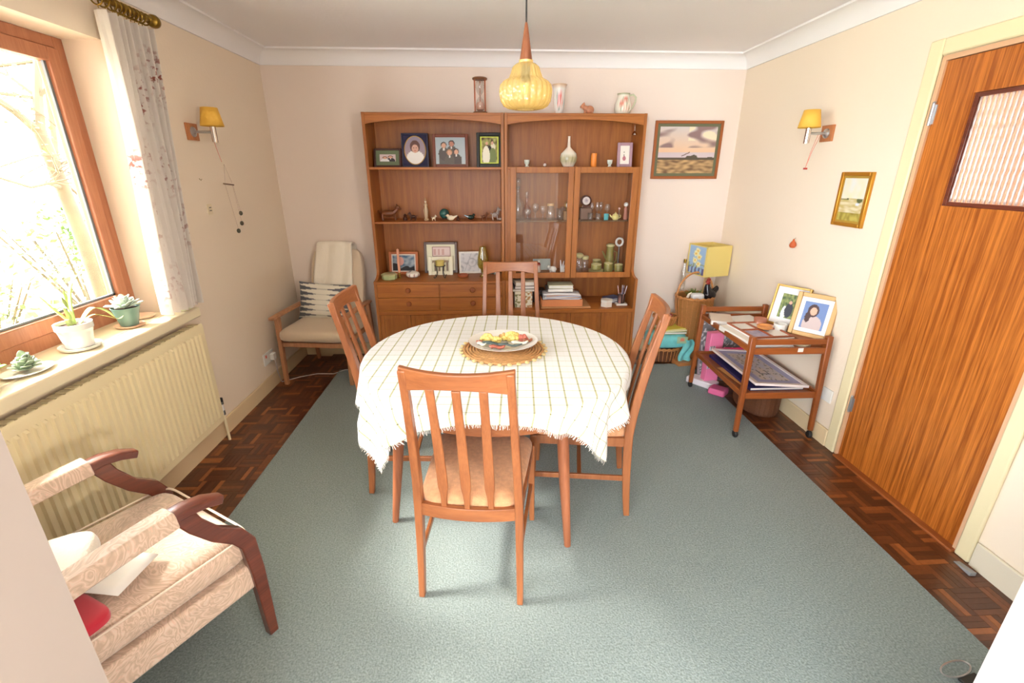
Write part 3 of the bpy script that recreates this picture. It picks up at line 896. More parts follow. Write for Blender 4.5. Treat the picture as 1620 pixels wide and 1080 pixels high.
# ------------------------------------------------------------------ armchairs
def tapestry():
    m, N, L, P = newmat('leafy_tapestry')
    t = N.new('ShaderNodeTexCoord')
    n = N.new('ShaderNodeTexNoise'); n.inputs['Scale'].default_value = 6; n.inputs['Detail'].default_value = 2; n.inputs['Distortion'].default_value = 1.8
    L.new(t.outputs['Object'], n.inputs['Vector'])
    w = N.new('ShaderNodeTexWave'); w.inputs['Scale'].default_value = 5; w.inputs['Distortion'].default_value = 9; w.inputs['Detail'].default_value = 2; w.inputs['Detail Scale'].default_value = 1.6
    L.new(n.outputs['Color'], w.inputs['Vector'])
    r = N.new('ShaderNodeValToRGB'); e = r.color_ramp.elements
    e[0].position = 0.0; e[0].color = (*srgb(198, 172, 150), 1); e[1].position = 1; e[1].color = (*srgb(222, 200, 182), 1)
    k = e.new(0.4); k.color = (*srgb(216, 188, 164), 1)
    k = e.new(0.55); k.color = (*srgb(200, 182, 160), 1)
    k = e.new(0.7); k.color = (*srgb(222, 186, 164), 1)
    L.new(w.outputs['Fac'], r.inputs[0]); L.new(r.outputs[0], P.inputs['Base Color'])
    P.inputs['Roughness'].default_value = 0.85; P.inputs['Sheen Weight'].default_value = 0.3
    return m
M['tap'] = tapestry()
def cushion(mb, c, sx, sy, sz, Mx=None, e=0.35, n=36, puff=1.0):
    """pillow-like rounded block"""
    T = Matrix.Translation(Vector(c)); 
    if Mx is not None: T = Mx @ T
    m = 10; base = len(mb.v)
    for i in range(m + 1):
        ph = -pi / 2 + pi * i / m
        cz = sin(ph); k = cos(ph) ** 0.28 if 0 < i < m else 0.0
        for j in range(n):
            a = 2 * pi * j / n; ca, sa = cos(a), sin(a)
            ux = abs(ca) ** e * (1 if ca >= 0 else -1); uy = abs(sa) ** e * (1 if sa >= 0 else -1)
            zz = (abs(cz) ** 0.6) * (1 if cz >= 0 else -1)
            mb.v.append(T @ Vector((ux * sx * (k if k else 0.001), uy * sy * (k if k else 0.001), zz * sz))); mb.c.append(mb.cur)
    for i in range(m):
        for j in range(n):
            mb.f.append((base + i * n + j, base + i * n + (j + 1) % n, base + (i + 1) * n + (j + 1) % n, base + (i + 1) * n + j))
    return mb
# armchair by the radiator
ac = thing('armchair', 'wooden armchair with leafy tapestry cushions by the radiator', 'armchair', (-1.180, 1.110, 0), radians(-31.3))
cushion(MB(), (0, 0.02, 0.400), 0.252, 0.300, 0.064, e=0.16).build('seat_cushion', M['tap'], ac, sharp=60)
pp = MB()
def pl(sx, sy, z, e=0.16):
    o = []
    for j in range(60):
        a = 2 * pi * j / 60; ca, sa = cos(a), sin(a)
        o.append((abs(ca) ** e * (1 if ca >= 0 else -1) * sx, 0.02 + abs(sa) ** e * (1 if sa >= 0 else -1) * sy, z))
    return o
pp.tube(pl(0.254, 0.302, 0.447), 0.004, 6, closed=True); pp.build('piping', mat('piping', srgb(225, 205, 185), 0.8), ac)
box(-0.252, 0.252, -0.28, 0.310, 0.235, 0.333).build('seat_frame', M['tap'], ac, bev=0.012)
for sgn in (-1, 1):
    x = sgn * 0.250
    mb = MB()
    pts = [(x, 0.150, 0.648), (x, 0.175, 0.592), (x, 0.220, 0.525), (x, 0.275, 0.475), (x, 0.302, 0.425), (x, 0.312, 0.30), (x, 0.314, 0.15), (x, 0.316, 0.013)]
    mb.sweep(pts, [(-0.016, -0.5), (0.016, -0.5), (0.016, 0.5), (-0.016, 0.5)], xdirs=[(1, 0, 0)] * len(pts), scl=[(1, w) for w in (0.055, 0.048, 0.045, 0.052, 0.050, 0.044, 0.038, 0.032)])
    mb.build('leg', M['maho'], ac, bev=0.004)
    mb = MB()
    mb.bar((x, -0.20, 0.595), (x, -0.33, 0.013), 0.032, 0.045, (0, 1, 0), 0.028, 0.032); mb.build('leg', M['maho'], ac, bev=0.004)
    mb = MB(); n = 12
    pts = []; sc = []
    for i in range(n + 1):
        q = i / n; y = -0.30 + 0.56 * q
        pts.append((x, y, 0.600 + 0.062 * q + 0.012 * sin(pi * q) - 0.035 * max(0, (q - 0.8) / 0.2) ** 2))
        sc.append((1 - 0.35 * max(0, (q - 0.85) / 0.15) ** 2, 1))
    mb.sweep(pts, [(-0.030, -0.012), (0.030, -0.012), (0.030, 0.010), (0.022, 0.014), (-0.022, 0.014), (-0.030, 0.010)], xdirs=[(1, 0, 0)] * len(pts), scl=sc)
    o = mb.build('armrest', M['maho'], ac, bev=0.003)
    mb = MB()
    pts = [(x, -0.30 + 0.43 * i / 8, 0.600 + 0.062 * 0.77 * i / 8 + 0.012 * sin(pi * i / 8 * 0.77)) for i in range(9)]
    mb.sweep(pts, [(-0.034, -0.026), (0.034, -0.026), (0.034, 0.012), (0.026, 0.024), (-0.026, 0.024), (-0.034, 0.012)], xdirs=[(1, 0, 0)] * 9)
    mb.build('arm_pad', M['tap'], o, bev=0.004)
Mb = Matrix.Translation((0, -0.305, 0.40)) @ Matrix.Rotation(radians(12), 4, 'X')
cushion(MB(), (0, 0, 0.28), 0.25, 0.05, 0.30, Mb, e=0.22).build('backrest', M['tap'], ac, sharp=60)
M['fleece'] = mat('cream_fleece', srgb(244, 234, 220), 0.95, spec=0.1, bump=1.0, bscale=130, sheen=0.6)
loc = lambda x, y, z: ac.matrix_basis @ Vector((x, y, z))
AR = radians(-31.3)
def acp(x, y, z): return (-1.180 + x * cos(AR) - y * sin(AR), 1.110 + x * sin(AR) + y * cos(AR), z)
# red cushion, cream cushion, paper sheet on its seat
mb = cushion(MB(), (0, 0, 0), 0.12, 0.11, 0.018, e=0.3)
tag(mb.build('cushion', mat('red_velvet', srgb(190, 25, 50), 0.8, sheen=0.4), loc=acp(0.155, -0.165, 0.484), rot=(0, 0, AR + 0.1)), 'bright red cushion under the cream one on the tapestry armchair', 'cushion')
mb = MB(); cushion(mb, (0, 0, 0), 0.125, 0.125, 0.030, e=0.55)
tag(mb.build('cushion', M['fleece'], loc=acp(0.03, -0.115, 0.545), rot=(radians(6), radians(-7), AR + 0.9)), 'cream fleecy cushion lying on the tapestry armchair', 'cushion')
mb = MB()
mb.grid(lambda u, v: ((u - .5) * 0.21, (v - .5) * 0.15, 0.006 * sin(u * 3)), 6, 4)
tag(mb.build('paper_sheet', M['paper'], loc=acp(0.085, -0.005, 0.496), rot=(radians(-2), radians(4), AR + 0.5), solid=0.0012), 'loose white sheet of paper tucked under the cream cushion', 'paper')
mb = MB()
def thr(u, v):
    x = -0.27 + 0.22 * u; s_ = v
    if s_ < 0.45: y, z = -0.435 + 0.03 * s_, 0.55 + 0.45 * (s_ / 0.45)
    elif s_ < 0.55: a = (s_ - 0.45) / 0.1 * pi; y, z = -0.36 - 0.07 * cos(a) * 1.0, 1.0 + 0.03 * sin(a)
    else: q = (s_ - 0.55) / 0.45; y, z = -0.29 + 0.13 * q, 1.0 - 0.50 * q
    return (x, y + 0.010 * sin(u * 12) , z + 0.004 * sin(u * 9 + v * 8))
mb.grid(thr, 16, 40)
o = mb.build('throw', M['fleece'], loc=(-1.180, 1.110, 0), rot=(0, 0, AR), solid=0.014)
tag(o, 'cream fleece throw over the back of the tapestry armchair', 'throw')

# pale armchair in the back left corner
M['beige'] = mat('beige_wool', srgb(226, 205, 178), 0.95, spec=0.1, bump=0.5, bscale=220, sheen=0.3)
M['oak'] = wood('light_oak', (0.46, 0.20, 0.095), (0.60, 0.30, 0.15), 'z', rough=0.4, scale=30)
bc = thing('armchair', 'beige high-back armchair with wooden arms in the back left corner', 'armchair', (-1.31, 3.585, 0), radians(173))
cushion(MB(), (0, 0.015, 0.40), 0.262, 0.265, 0.052, e=0.2).build('seat_cushion', M['beige'], bc, sharp=60)
box(-0.245, 0.245, -0.23, 0.245, 0.31, 0.345).build('seat_frame', M['oak'], bc, bev=0.004)
for sgn in (-1, 1):
    x = sgn * 0.262
    MB().bar((x, 0.225, 0.535), (x, 0.245, 0.0 if sgn > 0 else 0.013), 0.034, 0.040, (0, 1, 0), 0.028, 0.030).build('leg', M['oak'], bc, bev=0.004)
    MB().bar((x, -0.225, 0.535), (x, -0.30, 0.0), 0.032, 0.036, (0, 1, 0), 0.026, 0.028).build('leg', M['oak'], bc, bev=0.004)
    mb = MB(); pts = [(x, -0.26 + 0.56 * i / 8, 0.545 + 0.006 * sin(pi * i / 8)) for i in range(9)]
    mb.sweep(pts, [(-0.024, -0.010), (0.024, -0.010), (0.024, 0.010), (-0.024, 0.010)], xdirs=[(1, 0, 0)] * 9); mb.build('armrest', M['oak'], bc, bev=0.004)
Mb = Matrix.Translation((0, -0.235, 0.40)) @ Matrix.Rotation(radians(14), 4, 'X')
cushion(MB(), (0, 0, 0.285), 0.222, 0.042, 0.295, Mb, e=0.25).build('backrest', M['beige'], bc, sharp=60)
BR = radians(173)
def bcp(x, y, z): return (-1.31 + x * cos(BR) - y * sin(BR), 3.585 + x * sin(BR) + y * cos(BR), z)
mb = MB()
def blk(u, v):
    # u across, v from front hem, up, over the top and behind
    taper = 0.135 + 0.035 * (1 - v) 
    x = (u - 0.5) * 2 * taper + 0.0 + 0.02 * (1 - v)
    L1 = 0.40
    s_ = v * 0.62
    th_ = radians(14)
    if s_ < L1:
        h = 0.60 - L1 + s_ ; yy = 0.052
    else:
        q = (s_ - L1) / 0.22
        if q < 0.5: a = q / 0.5 * pi; h = 0.60 + 0.022 * sin(a); yy = 0.052 * cos(a)
        else: h = 0.60 - (q - 0.5) * 0.25; yy = -0.052
    h += 0.010 * sin(u * 3)
    yy += (0.008 * sin(u * 14 + v * 3) + 0.006 * sin(u * 5 + v * 9)) * (1 if yy > 0 else 0.3) + 0.006
    y = -0.235 + yy * cos(th_) - h * sin(th_); z = 0.40 + yy * sin(th_) + h * cos(th_)
    return (x, y, z)
mb.grid(blk, 26, 40)
tag(mb.build('blanket', mat('cream_blanket', srgb(250, 240, 222), 0.9, bump=0.5, bscale=90, sheen=0.3), loc=(-1.31, 3.585, 0), rot=(0, 0, BR), solid=0.012),
    'folded cream blanket hanging over the back of the beige armchair', 'blanket')
# leaf-patterned cushion
def leafcol(u, v):
    row = v * 7; fr_ = (row % 1.0) - 0.5
    edge_ = 0.5 - abs(u - 0.5)                # distance from the side
    w = 0.5 * (1 - min(1, edge_ * 2.4)) 
    tip = abs(fr_) * 2
    if edge_ < 0.40 and tip > 0.10 + edge_ * 2.0: return srgb(105, 106, 112)
    if tip > 0.86: return srgb(205, 200, 186)
    return srgb(236, 230, 214)
mb = MB()
def cush_fn(sgn):
    def fn(u, v):
        a, b = u * 2 - 1, v * 2 - 1
        k = (1 - abs(a) ** 3.0) ** 0.6 * (1 - abs(b) ** 3.0) ** 0.6
        pin = 1 - 0.10 * (1 - abs(b)) * 0 - 0.07 * (1 - b * b) * abs(a) * 0
        return (a * 0.215 * (1 - 0.06 * (1 - abs(a)) * 0) * (0.93 + 0.07 * b * b), sgn * 0.065 * k, b * 0.155 * (0.94 + 0.06 * a * a))
    return fn
mb.grid(cush_fn(1), 60, 60, colf=leafcol); mb.grid(cush_fn(-1), 20, 20, colf=lambda u, v: srgb(200, 195, 185))
tag(mb.build('cushion', M['wovencol'], loc=bcp(0.055, -0.125, 0.565), rot=(radians(13), radians(-3), BR), sharp=60), 'cushion with grey and white leaf rows on the beige corner armchair', 'cushion')

# ------------------------------------------------------------------ trolley
tr = thing('serving_trolley', 'two-tier wooden serving trolley on castors against the right wall', 'trolley', (1.735, 2.795, 0), radians(-1))
hx, hy = 0.228, 0.345
for sx in (-1, 1):
    for sy in (-1, 1):
        MB().bar((sx * (hx - 0.004), sy * (hy - 0.004), 0.665), (sx * (hx + 0.006), sy * (hy + 0.012), 0.052), 0.034, 0.034, (0, 1, 0), 0.026, 0.026).build('leg', M['troll'], tr, bev=0.005)
        mb = MB(); x, y = sx * (hx + 0.006), sy * (hy + 0.012)
        T = Matrix.Translation((x, y, 0.022)) @ Matrix.Rotation(pi / 2, 4, 'Y') @ Matrix.Translation((0, 0, -0.012))
        zf = 0.0 if x + 1.735 > CX1 else 0.013
        T = Matrix.Translation((x, y, 0.023 + zf)) @ Matrix.Rotation(pi / 2, 4, 'Y') @ Matrix.Translation((0, 0, -0.010))
        mb.lathe([(0.0001, 0), (0.019, 0), (0.023, 0.005), (0.023, 0.015), (0.019, 0.02), (0.0001, 0.02)], 18, T)
        mb.cyl((x, y, 0.040), 0.008, 0.016, 10)
        mb.build('castor', M['black'], tr)
for sy in (-1, 1):
    MB().bar((-hx + 0.01, sy * hy, 0.633), (hx - 0.01, sy * hy, 0.633), 0.018, 0.034).build('handle_rail', M['trollx'], tr, bev=0.005)
def tray(z, nm):
    box(-hx + 0.012, hx - 0.012, -hy + 0.012, hy - 0.012, z, z + 0.010).build(nm, M['trolly'], tr)
    for sy in (-1, 1): MB().bar((-hx, sy * hy, z + 0.005), (hx, sy * hy, z + 0.005), 0.018, 0.040).build('end_rail', M['trollx'], tr, bev=0.004)
    for sx in (-1, 1): MB().bar((sx * hx, -hy, z + 0.012), (sx * hx, hy, z + 0.012), 0.018, 0.034).build('side_rail', M['trolly'], tr, bev=0.004)
tray(0.572, 'upper_tray'); tray(0.285, 'lower_tray')

# ------------------------------------------------------------------ radiator
rd = thing('radiator', 'cream panel radiator on brackets under the window', 'radiator', (XL, 1.74, 0), 0)
RX, ry0, ry1, rz0, rz1 = 0.088, -0.80, 0.79, 0.165, 0.770
mb = MB(); npit = 44; pts = []
for i in range(npit):
    y0 = ry0 + 0.02 + (ry1 - ry0 - 0.04) * i / npit; p = (ry1 - ry0 - 0.04) / npit
    pts += [(y0, 0), (y0 + p * 0.10, 0.011), (y0 + p * 0.52, 0.011), (y0 + p * 0.62, 0)]
pts = [(ry0, 0)] + pts + [(ry1, 0)]
zs = [(rz0, 0.0), (rz0 + 0.035, 0.0), (rz0 + 0.045, 1.0), (rz1 - 0.055, 1.0), (rz1 - 0.045, 0.0), (rz1 - 0.012, 0.0), (rz1, -0.6)]
base = len(mb.v)
for z, k in zs:
    for (y, d) in pts:
        mb.v.append(Vector((RX - 0.006 + (0.006 if k >= 0 else 0.0) + (d * k if k > 0 else 0), y, z))); mb.c.append(None)
n = len(pts)
for j in range(len(zs) - 1):
    for i in range(n - 1):
        mb.f.append((base + j * n + i, base + j * n + i + 1, base + (j + 1) * n + i + 1, base + (j + 1) * n + i))
mb.build('front_panel', M['rad'], rd, sharp=30)
box(0.03, RX - 0.004, ry0, ry1, rz0 + 0.004, rz1 - 0.004).build('body', M['rad'], rd, bev=0.004)
mb = MB()
for i in range(40):
    y = ry0 + 0.03 + i * 0.0385; mb.box(0.036, RX - 0.012, y, y + 0.026, rz1 - 0.003, rz1 + 0.001)
mb.build('top_grille', M['rad'], rd, smooth=False)
for y in (-0.5, 0.5): box(0, 0.03, y - 0.02, y + 0.02, 0.3, 0.6).build('bracket', M['rad'], rd)
mb = MB(); vy = ry1 + 0.045
mb.tube([(0.055, ry1 - 0.01, 0.185), (0.055, vy - 0.01, 0.185)], 0.009, 10); mb.cyl((0.06, vy, 0.175), 0.011, 0.030, 12)
mb.cyl((0.06, vy, 0.245), 0.013, 0.018, 12)
mb.build('valve', M['chrome'], rd)
MB().cyl((0.06, vy, 0.205), 0.010, 0.04, 12).build('valve_cap', M['whitep'], rd)
MB().cyl((0.06, vy, 0.262), 0.0125, 0.022, 12).build('valve_knob', M['iron'], rd)
MB().tube([(0.06, vy, 0.18), (0.06, vy, 0.0)], 0.008, 10).build('pipe', M['rad'], rd)

# ------------------------------------------------------------------ curtain and its pole
cr = thing('curtain_pole', 'aged brass curtain pole with a ball end above the window', 'curtain pole', (-1.60, 2.66, 2.235))
MB().tube([(0, -1.95, 0), (0, 0.0, 0)], 0.013, 16).build('pole', M['brass'], cr)
mb = MB(); T = Matrix.Rotation(-pi / 2, 4, 'X')
mb.lathe([(0.013, -0.005), (0.018, 0.0), (0.018, 0.008), (0.012, 0.014), (0.014, 0.02), (0.026, 0.028), (0.030, 0.043), (0.026, 0.058), (0.014, 0.068), (0.0001, 0.070)], 20, T)
mb.build('finial', M['brass'], cr)
for y in (-1.90, -0.40):
    mb = MB(); mb.tube([(-0.09, y, -0.01), (-0.03, y, -0.015), (0, y, -0.016)], 0.007, 8); mb.cyl((-0.089, y, 0), 0.03, 0.008, 14, M=None)
    mb.build('bracket', M['brass'], cr)
ringy = [-0.02, -0.05, -0.075, -0.10, -0.125, -0.15, -0.175, -0.20, -0.23, -0.27, -0.31]
for i, y in enumerate(ringy):
    mb = MB(); tl = 0.18 * sin(i * 2.3)
    mb.tube([(0.023 * cos(a), y + tl * 0.02 * sin(a), -0.008 + 0.023 * sin(a)) for a in [2 * pi * k / 16 for k in range(16)]], 0.0035, 6, closed=True)
    mb.tube([(0, y, -0.031), (0, y, -0.043)], 0.002, 6)
    mb.build('ring', M['brass'], cr)
def curtain_mat():
    m, N, L, P = newmat('printed_curtain')
    a = N.new('ShaderNodeUVMap'); a.uv_map = 'UVMap'
    sc = N.new('ShaderNodeVectorMath'); sc.operation = 'MULTIPLY'; sc.inputs[1].default_value = (1, 1, 1); L.new(a.outputs[0], sc.inputs[0])
    v = N.new('ShaderNodeTexVoronoi'); v.inputs['Scale'].default_value = 3.6; v.inputs['Randomness'].default_value = 0.9; L.new(sc.outputs[0], v.inputs['Vector'])
    n = N.new('ShaderNodeTexNoise'); n.inputs['Scale'].default_value = 34; n.inputs['Detail'].default_value = 4; L.new(sc.outputs[0], n.inputs['Vector'])
    r1 = N.new('ShaderNodeValToRGB'); r1.color_ramp.elements[0].position = 0.20; r1.color_ramp.elements[0].color = (1, 1, 1, 1); r1.color_ramp.elements[1].position = 0.55; r1.color_ramp.elements[1].color = (0, 0, 0, 1)
    L.new(v.outputs['Distance'], r1.inputs[0])
    r2 = N.new('ShaderNodeValToRGB'); r2.color_ramp.elements[0].position = 0.53; r2.color_ramp.elements[1].position = 0.60; L.new(n.outputs['Fac'], r2.inputs[0])
    mu = N.new('ShaderNodeMath'); mu.operation = 'MULTIPLY'; L.new(r1.outputs[0], mu.inputs[0]); L.new(r2.outputs[0], mu.inputs[1])
    mx = N.new('ShaderNodeMix'); mx.data_type = 'RGBA'; mx.inputs[6].default_value = (*srgb(236, 228, 220), 1); mx.inputs[7].default_value = (*srgb(168, 104, 92), 1)
    L.new(mu.outputs[0], mx.inputs[0]); L.new(mx.outputs[2], P.inputs['Base Color'])
    P.inputs['Roughness'].default_value = 0.9
    P.inputs['Subsurface Weight'].default_value = 0.0
    tl = N.new('ShaderNodeBsdfTranslucent'); L.new(mx.outputs[2], tl.inputs[0])
    ms = N.new('ShaderNodeMixShader'); ms.inputs[0].default_value = 0.3
    out = N['Material Output']; L.new(P.outputs[0], ms.inputs[1]); L.new(tl.outputs[0], ms.inputs[2]); L.new(ms.outputs[0], out.inputs[0])
    return m
mb = MB()
def curt(u, v):
    z = 2.190 - v * (2.190 - 0.885)
    y0, y1 = 2.345 - 0.045 * v, 2.655 - 0.10 * v
    amp = 0.036 + 0.004 * v
    ph = u * 2 * pi * 6.5
    x = -1.612 + amp * sin(ph) + 0.008 * sin(u * 9 + v * 4)
    y = y0 + (y1 - y0) * u + 0.010 * cos(ph) + 0.008 * sin(v * 5 + u * 7) * v
    return (x, y, z)
mb.grid(curt, 150, 50, uvf=lambda u, v: (u * 0.95, v * 1.3))
tag(mb.build('curtain', curtain_mat(), sharp=180), 'drawn-back white curtain with reddish flower sprigs', 'curtain')

# ------------------------------------------------------------------ pendant lamp
pe = thing('pendant_lamp', 'amber ribbed glass pendant lamp with teak cone over the table', 'lamp', (0.145, 2.0, ZC))
MB().cyl((0, 0, -0.03), 0.04, 0.03, 20).build('ceiling_rose', M['whitep'], pe)
MB().tube([(0, 0, -0.03), (0, 0, -0.355)], 0.0035, 8).build('flex', M['black'], pe)
zz = -2.40
mb = MB(); mb.lathe([(0.004, 2.072 + zz), (0.006, 2.064 + zz), (0.0235, 1.952 + zz), (0.0235, 1.950 + zz), (0.0001, 1.950 + zz)], 24); mb.build('cone', wood('dark_teak', (0.16, 0.045, 0.016), (0.27, 0.085, 0.03), 'z'), pe)
mb = MB(); mb.lathe([(0.027, 1.940 + zz), (0.027, 1.950 + zz), (0.0001, 1.950 + zz)], 24); mb.build('collar', mat('pale_brass', srgb(230, 200, 130), 0.35, 0.6), pe)
amber = glassmat('amber_glass', (1.0, 0.82, 0.42), 0.20, 0.08, body=0.42, bodycol=(1.0, 0.80, 0.34))
N_ = amber.node_tree.nodes; L_ = amber.node_tree.links
t_ = N_.new('ShaderNodeTexCoord'); q_ = N_.new('ShaderNodeTexVoronoi'); q_.inputs['Scale'].default_value = 110; L_.new(t_.outputs['Object'], q_.inputs['Vector'])
b_ = N_.new('ShaderNodeBump'); b_.inputs['Strength'].default_value = 0.8; b_.inputs['Distance'].default_value = 0.004; L_.new(q_.outputs['Distance'], b_.inputs['Height'])
for n_ in N_:
    if n_.type in ('BSDF_GLOSSY', 'BSDF_DIFFUSE'): L_.new(b_.outputs[0], n_.inputs['Normal'])
prof = [(0.028, 1.942), (0.038, 1.938), (0.048, 1.928), (0.054, 1.910), (0.060, 1.894), (0.066, 1.888), (0.082, 1.880), (0.093, 1.868), (0.097, 1.850), (0.096, 1.832), (0.092, 1.812), (0.082, 1.796), (0.068, 1.788), (0.050, 1.784), (0.030, 1.783)]
mb = MB(); mb.lathe([(r, z + zz) for r, z in prof], 144, close=False, rad=lambda a, z: 1 + 0.055 * abs(cos(a * 12)) if z + 2.4 < 1.935 else 1)
mb.build('shade', amber, pe, sharp=180)
mb = MB(); mb.cyl((0, 0, 1.88 + zz), 0.017, 0.05, 14); mb.build('lamp_holder', M['iron'], pe)
mb = MB(); mb.ball((0, 0, 1.856 + zz), 0.022); mb.build('bulb', mat('opal_bulb', (0.9, 0.87, 0.8), 0.3), pe)

# ------------------------------------------------------------------ wall lights
M['shade'] = mat('amber_parchment', srgb(244, 190, 76), 0.6, bump=0.3, bscale=150)
def wall_light(label, x, y, z, sgn):
    t = thing('wall_light', label, 'wall lamp', (x, y, z), 0)
    d = sgn      # out of the wall along d*x
    mb = MB(); mb.box(min(0, d * 0.012), max(0, d * 0.012), -0.052, 0.052, -0.045, 0.045); mb.build('back_plate', M['teak'], t, bev=0.002)
    T = Matrix.Translation((d * 0.012, 0, 0)) @ Matrix.Rotation(d * pi / 2, 4, 'Y')
    mb = MB(); mb.lathe([(0.028, 0), (0.026, 0.006), (0.014, 0.013), (0.0001, 0.014)], 20, T); mb.build('boss', M['steel'], t)
    MB().tube([(d * 0.02, 0, 0), (d * 0.115, 0, 0)], 0.0075, 12).build('arm', M['steel'], t)
    MB().cyl((d * 0.125, 0, -0.055), 0.0155, 0.085, 16).build('candle_tube', M['chrome'], t)
    mb = MB(); mb.lathe([(0.060, 0.030), (0.042, 0.125)], 28, Matrix.Translation((d * 0.125, 0, 0)), close=False)
    mb.lathe([(0.042, 0.122), (0.012, 0.122)], 28, Matrix.Translation((d * 0.125, 0, 0)), close=False)
    mb.build('lamp_shade', M['shade'], t, solid=0.0015)
    mb = MB(); mb.ball((d * 0.125, 0, 0.065), 0.02, sc=(1, 1, 1.3)); mb.build('bulb', mat('opal_bulb', (0.9, 0.87, 0.8), 0.3), t)
    return t
wl1 = wall_light('left wall lamp with amber shade, by the window curtain', XL, 2.972, 1.770, 1)
wl2 = wall_light('right wall lamp with amber shade, above the small gold picture', XR, 2.918, 1.770, -1)
M['cord'] = mat('pink_cord', srgb(224, 140, 120), 0.7)
mb = MB(); mb.tube([(-0.06, 0.0, -0.005), (-0.075, 0.015, -0.10), (-0.085, 0.02, -0.19)], 0.0016, 6); mb.tube([(-0.045, 0, -0.005), (-0.07, 0.012, -0.1), (-0.085, 0.02, -0.19)], 0.0016, 6)
mb.build('pull_cord', M['cord'], wl2); MB().box(-0.093, -0.077, 0.012, 0.028, -0.200, -0.190).build('cord_toggle', mat('red_toggle', srgb(190, 60, 50), 0.5), wl2)
mb = MB(); mb.tube([(0.115, 0.0, -0.04), (0.125, 0.0, -0.10), (0.135, 0.005, -0.16)], 0.0014, 6); mb.build('pull_cord', M['cord'], wl1)
# ------------------------------------------------------------------ framed pictures
def el(u, v, cx, cy, rx, ry): return ((u - cx) / rx) ** 2 + ((v - cy) / ry) ** 2 < 1
def bust(u, v, cx, cy, s, hair, skin, top, base=None):
    """head and shoulders painted on a print"""
    if el(u, v, cx, cy, 0.10 * s, 0.13 * s): return skin
    if el(u, v, cx, cy + 0.035 * s, 0.135 * s, 0.155 * s): return hair
    if v < cy - 0.10 * s and el(u, v, cx, cy - 0.42 * s, 0.24 * s, 0.34 * s):
        if abs(u - cx) < 0.035 * s and v > cy - 0.24 * s: return srgb(235, 230, 225)
        return top
    if base is not None and v < cy - 0.4 * s and abs(u - cx) < 0.22 * s: return top
    return None
def first(*a):
    for q in a:
        if q is not None: return q
def nz(u, v, s=6, k=0): return noise.noise(Vector((u * s, v * s, k)))
def mixc(a, b, t):
    t = max(0, min(1, t)); return tuple(x + (y - x) * t for x, y in zip(a, b))
SK = srgb(222, 172, 146)
def frame(name, label, cat, loc, w, h, fw, fm, mount, mountcol, draw, rz=0, tilt=0, depth=0.018, roll=0, group=None, stand=True, res=44, oval=False, glassy=True, oval_rim=None):
    """upright picture; local +y is the back, -y faces the viewer; base at z=0"""
    t = thing(name, label, cat, loc, group=group)
    R_ = Matrix.Rotation(rz, 4, 'Z') @ Matrix.Rotation(-tilt, 4, 'X') @ Matrix.Rotation(roll, 4, 'Y')
    t.rotation_euler = R_.to_euler()
    mb = MB(); x = w / 2
    for (a, b, c, d) in ((-x, -x + fw, 0, h), (x - fw, x, 0, h), (-x + fw, x - fw, 0, fw), (-x + fw, x - fw, h - fw, h)):
        mb.box(a, b, 0, depth, c, d)
    mb.build('frame', fm, t, bev=min(0.003, fw * 0.2))
    box(-x + fw, x - fw, depth * 0.5, depth * 0.95, fw, h - fw).build('backing', mountcol if not isinstance(mountcol, tuple) else mat('mount_board', mountcol, 0.8), t, smooth=False)
    mw, mh = (w - 2 * fw) - 2 * mount, (h - 2 * fw) - 2 * mount
    ny = depth * 0.5 - 0.0012
    mb = MB()
    ar = mw / mh
    nu = max(8, int(res * min(1, ar ** 0.5 * 1.0))); nv = res
    if oval:
        n = 40; k = 12
        def ofn(u, v): a = u * 2 * pi; return (mw / 2 * v * cos(a), ny, fw + mount + mh / 2 + mh / 2 * v * sin(a))
        mb.grid(ofn, 60, 30, colf=lambda u, v: draw(0.5 + 0.5 * v * cos(u * 2 * pi), 0.5 + 0.5 * v * sin(u * 2 * pi)))
    else:
        mb.grid(lambda u, v: (-mw / 2 + mw * u, ny, fw + mount + mh * v), nu, nv, colf=draw)
    mb.build('print', M['prints'], t, smooth=False)
    if oval_rim:
        MB().tube([(mw / 2 * 1.02 * cos(a), ny - 0.001, fw + mount + mh / 2 + mh / 2 * 1.02 * sin(a)) for a in [2 * pi * k / 40 for k in range(40)]], 0.0035, 6, closed=True).build('oval_rim', oval_rim, t)
    if stand:
        mb = MB(); mb.bar((0, depth, h * 0.62), (0, depth + h * 0.30, 0.004 + tilt * h * 0.3), 0.03, 0.004); mb.build('strut', M['black'], t)
    return t
DK = mat('dark_brown_frame', srgb(72, 40, 36), 0.35); NAVY = mat('navy_frame', srgb(40, 38, 66), 0.45); RB = mat('red_brown_frame', srgb(120, 58, 34), 0.35)
BLK = mat('black_frame', srgb(36, 34, 30), 0.4); GOLD = mat('gold_frame', srgb(196, 158, 84), 0.35, 0.55); ORW = mat('orange_wood_frame', srgb(196, 112, 66), 0.45)
CRM = mat('cream_frame', srgb(246, 240, 214), 0.5); GRYF = mat('grey_brown_frame', srgb(112, 92, 84), 0.45); WHF = mat('white_frame', srgb(240, 234, 226), 0.5)
S1 = 1.5905
def p_two(u, v): return first(bust(u, v, 0.33, 0.50, 1.15, srgb(130, 80, 66), SK, srgb(235, 232, 232)), bust(u, v, 0.68, 0.60, 1.2, srgb(110, 70, 60), SK, srgb(60, 50, 56)), srgb(216, 196, 196))
frame('photo_frame', 'small dark framed photo of two people with a green mount', 'picture', (-0.765, 3.79, S1), 0.205, 0.135, 0.014, DK, 0.028, srgb(112, 122, 92), p_two, rz=radians(-4), tilt=radians(10))
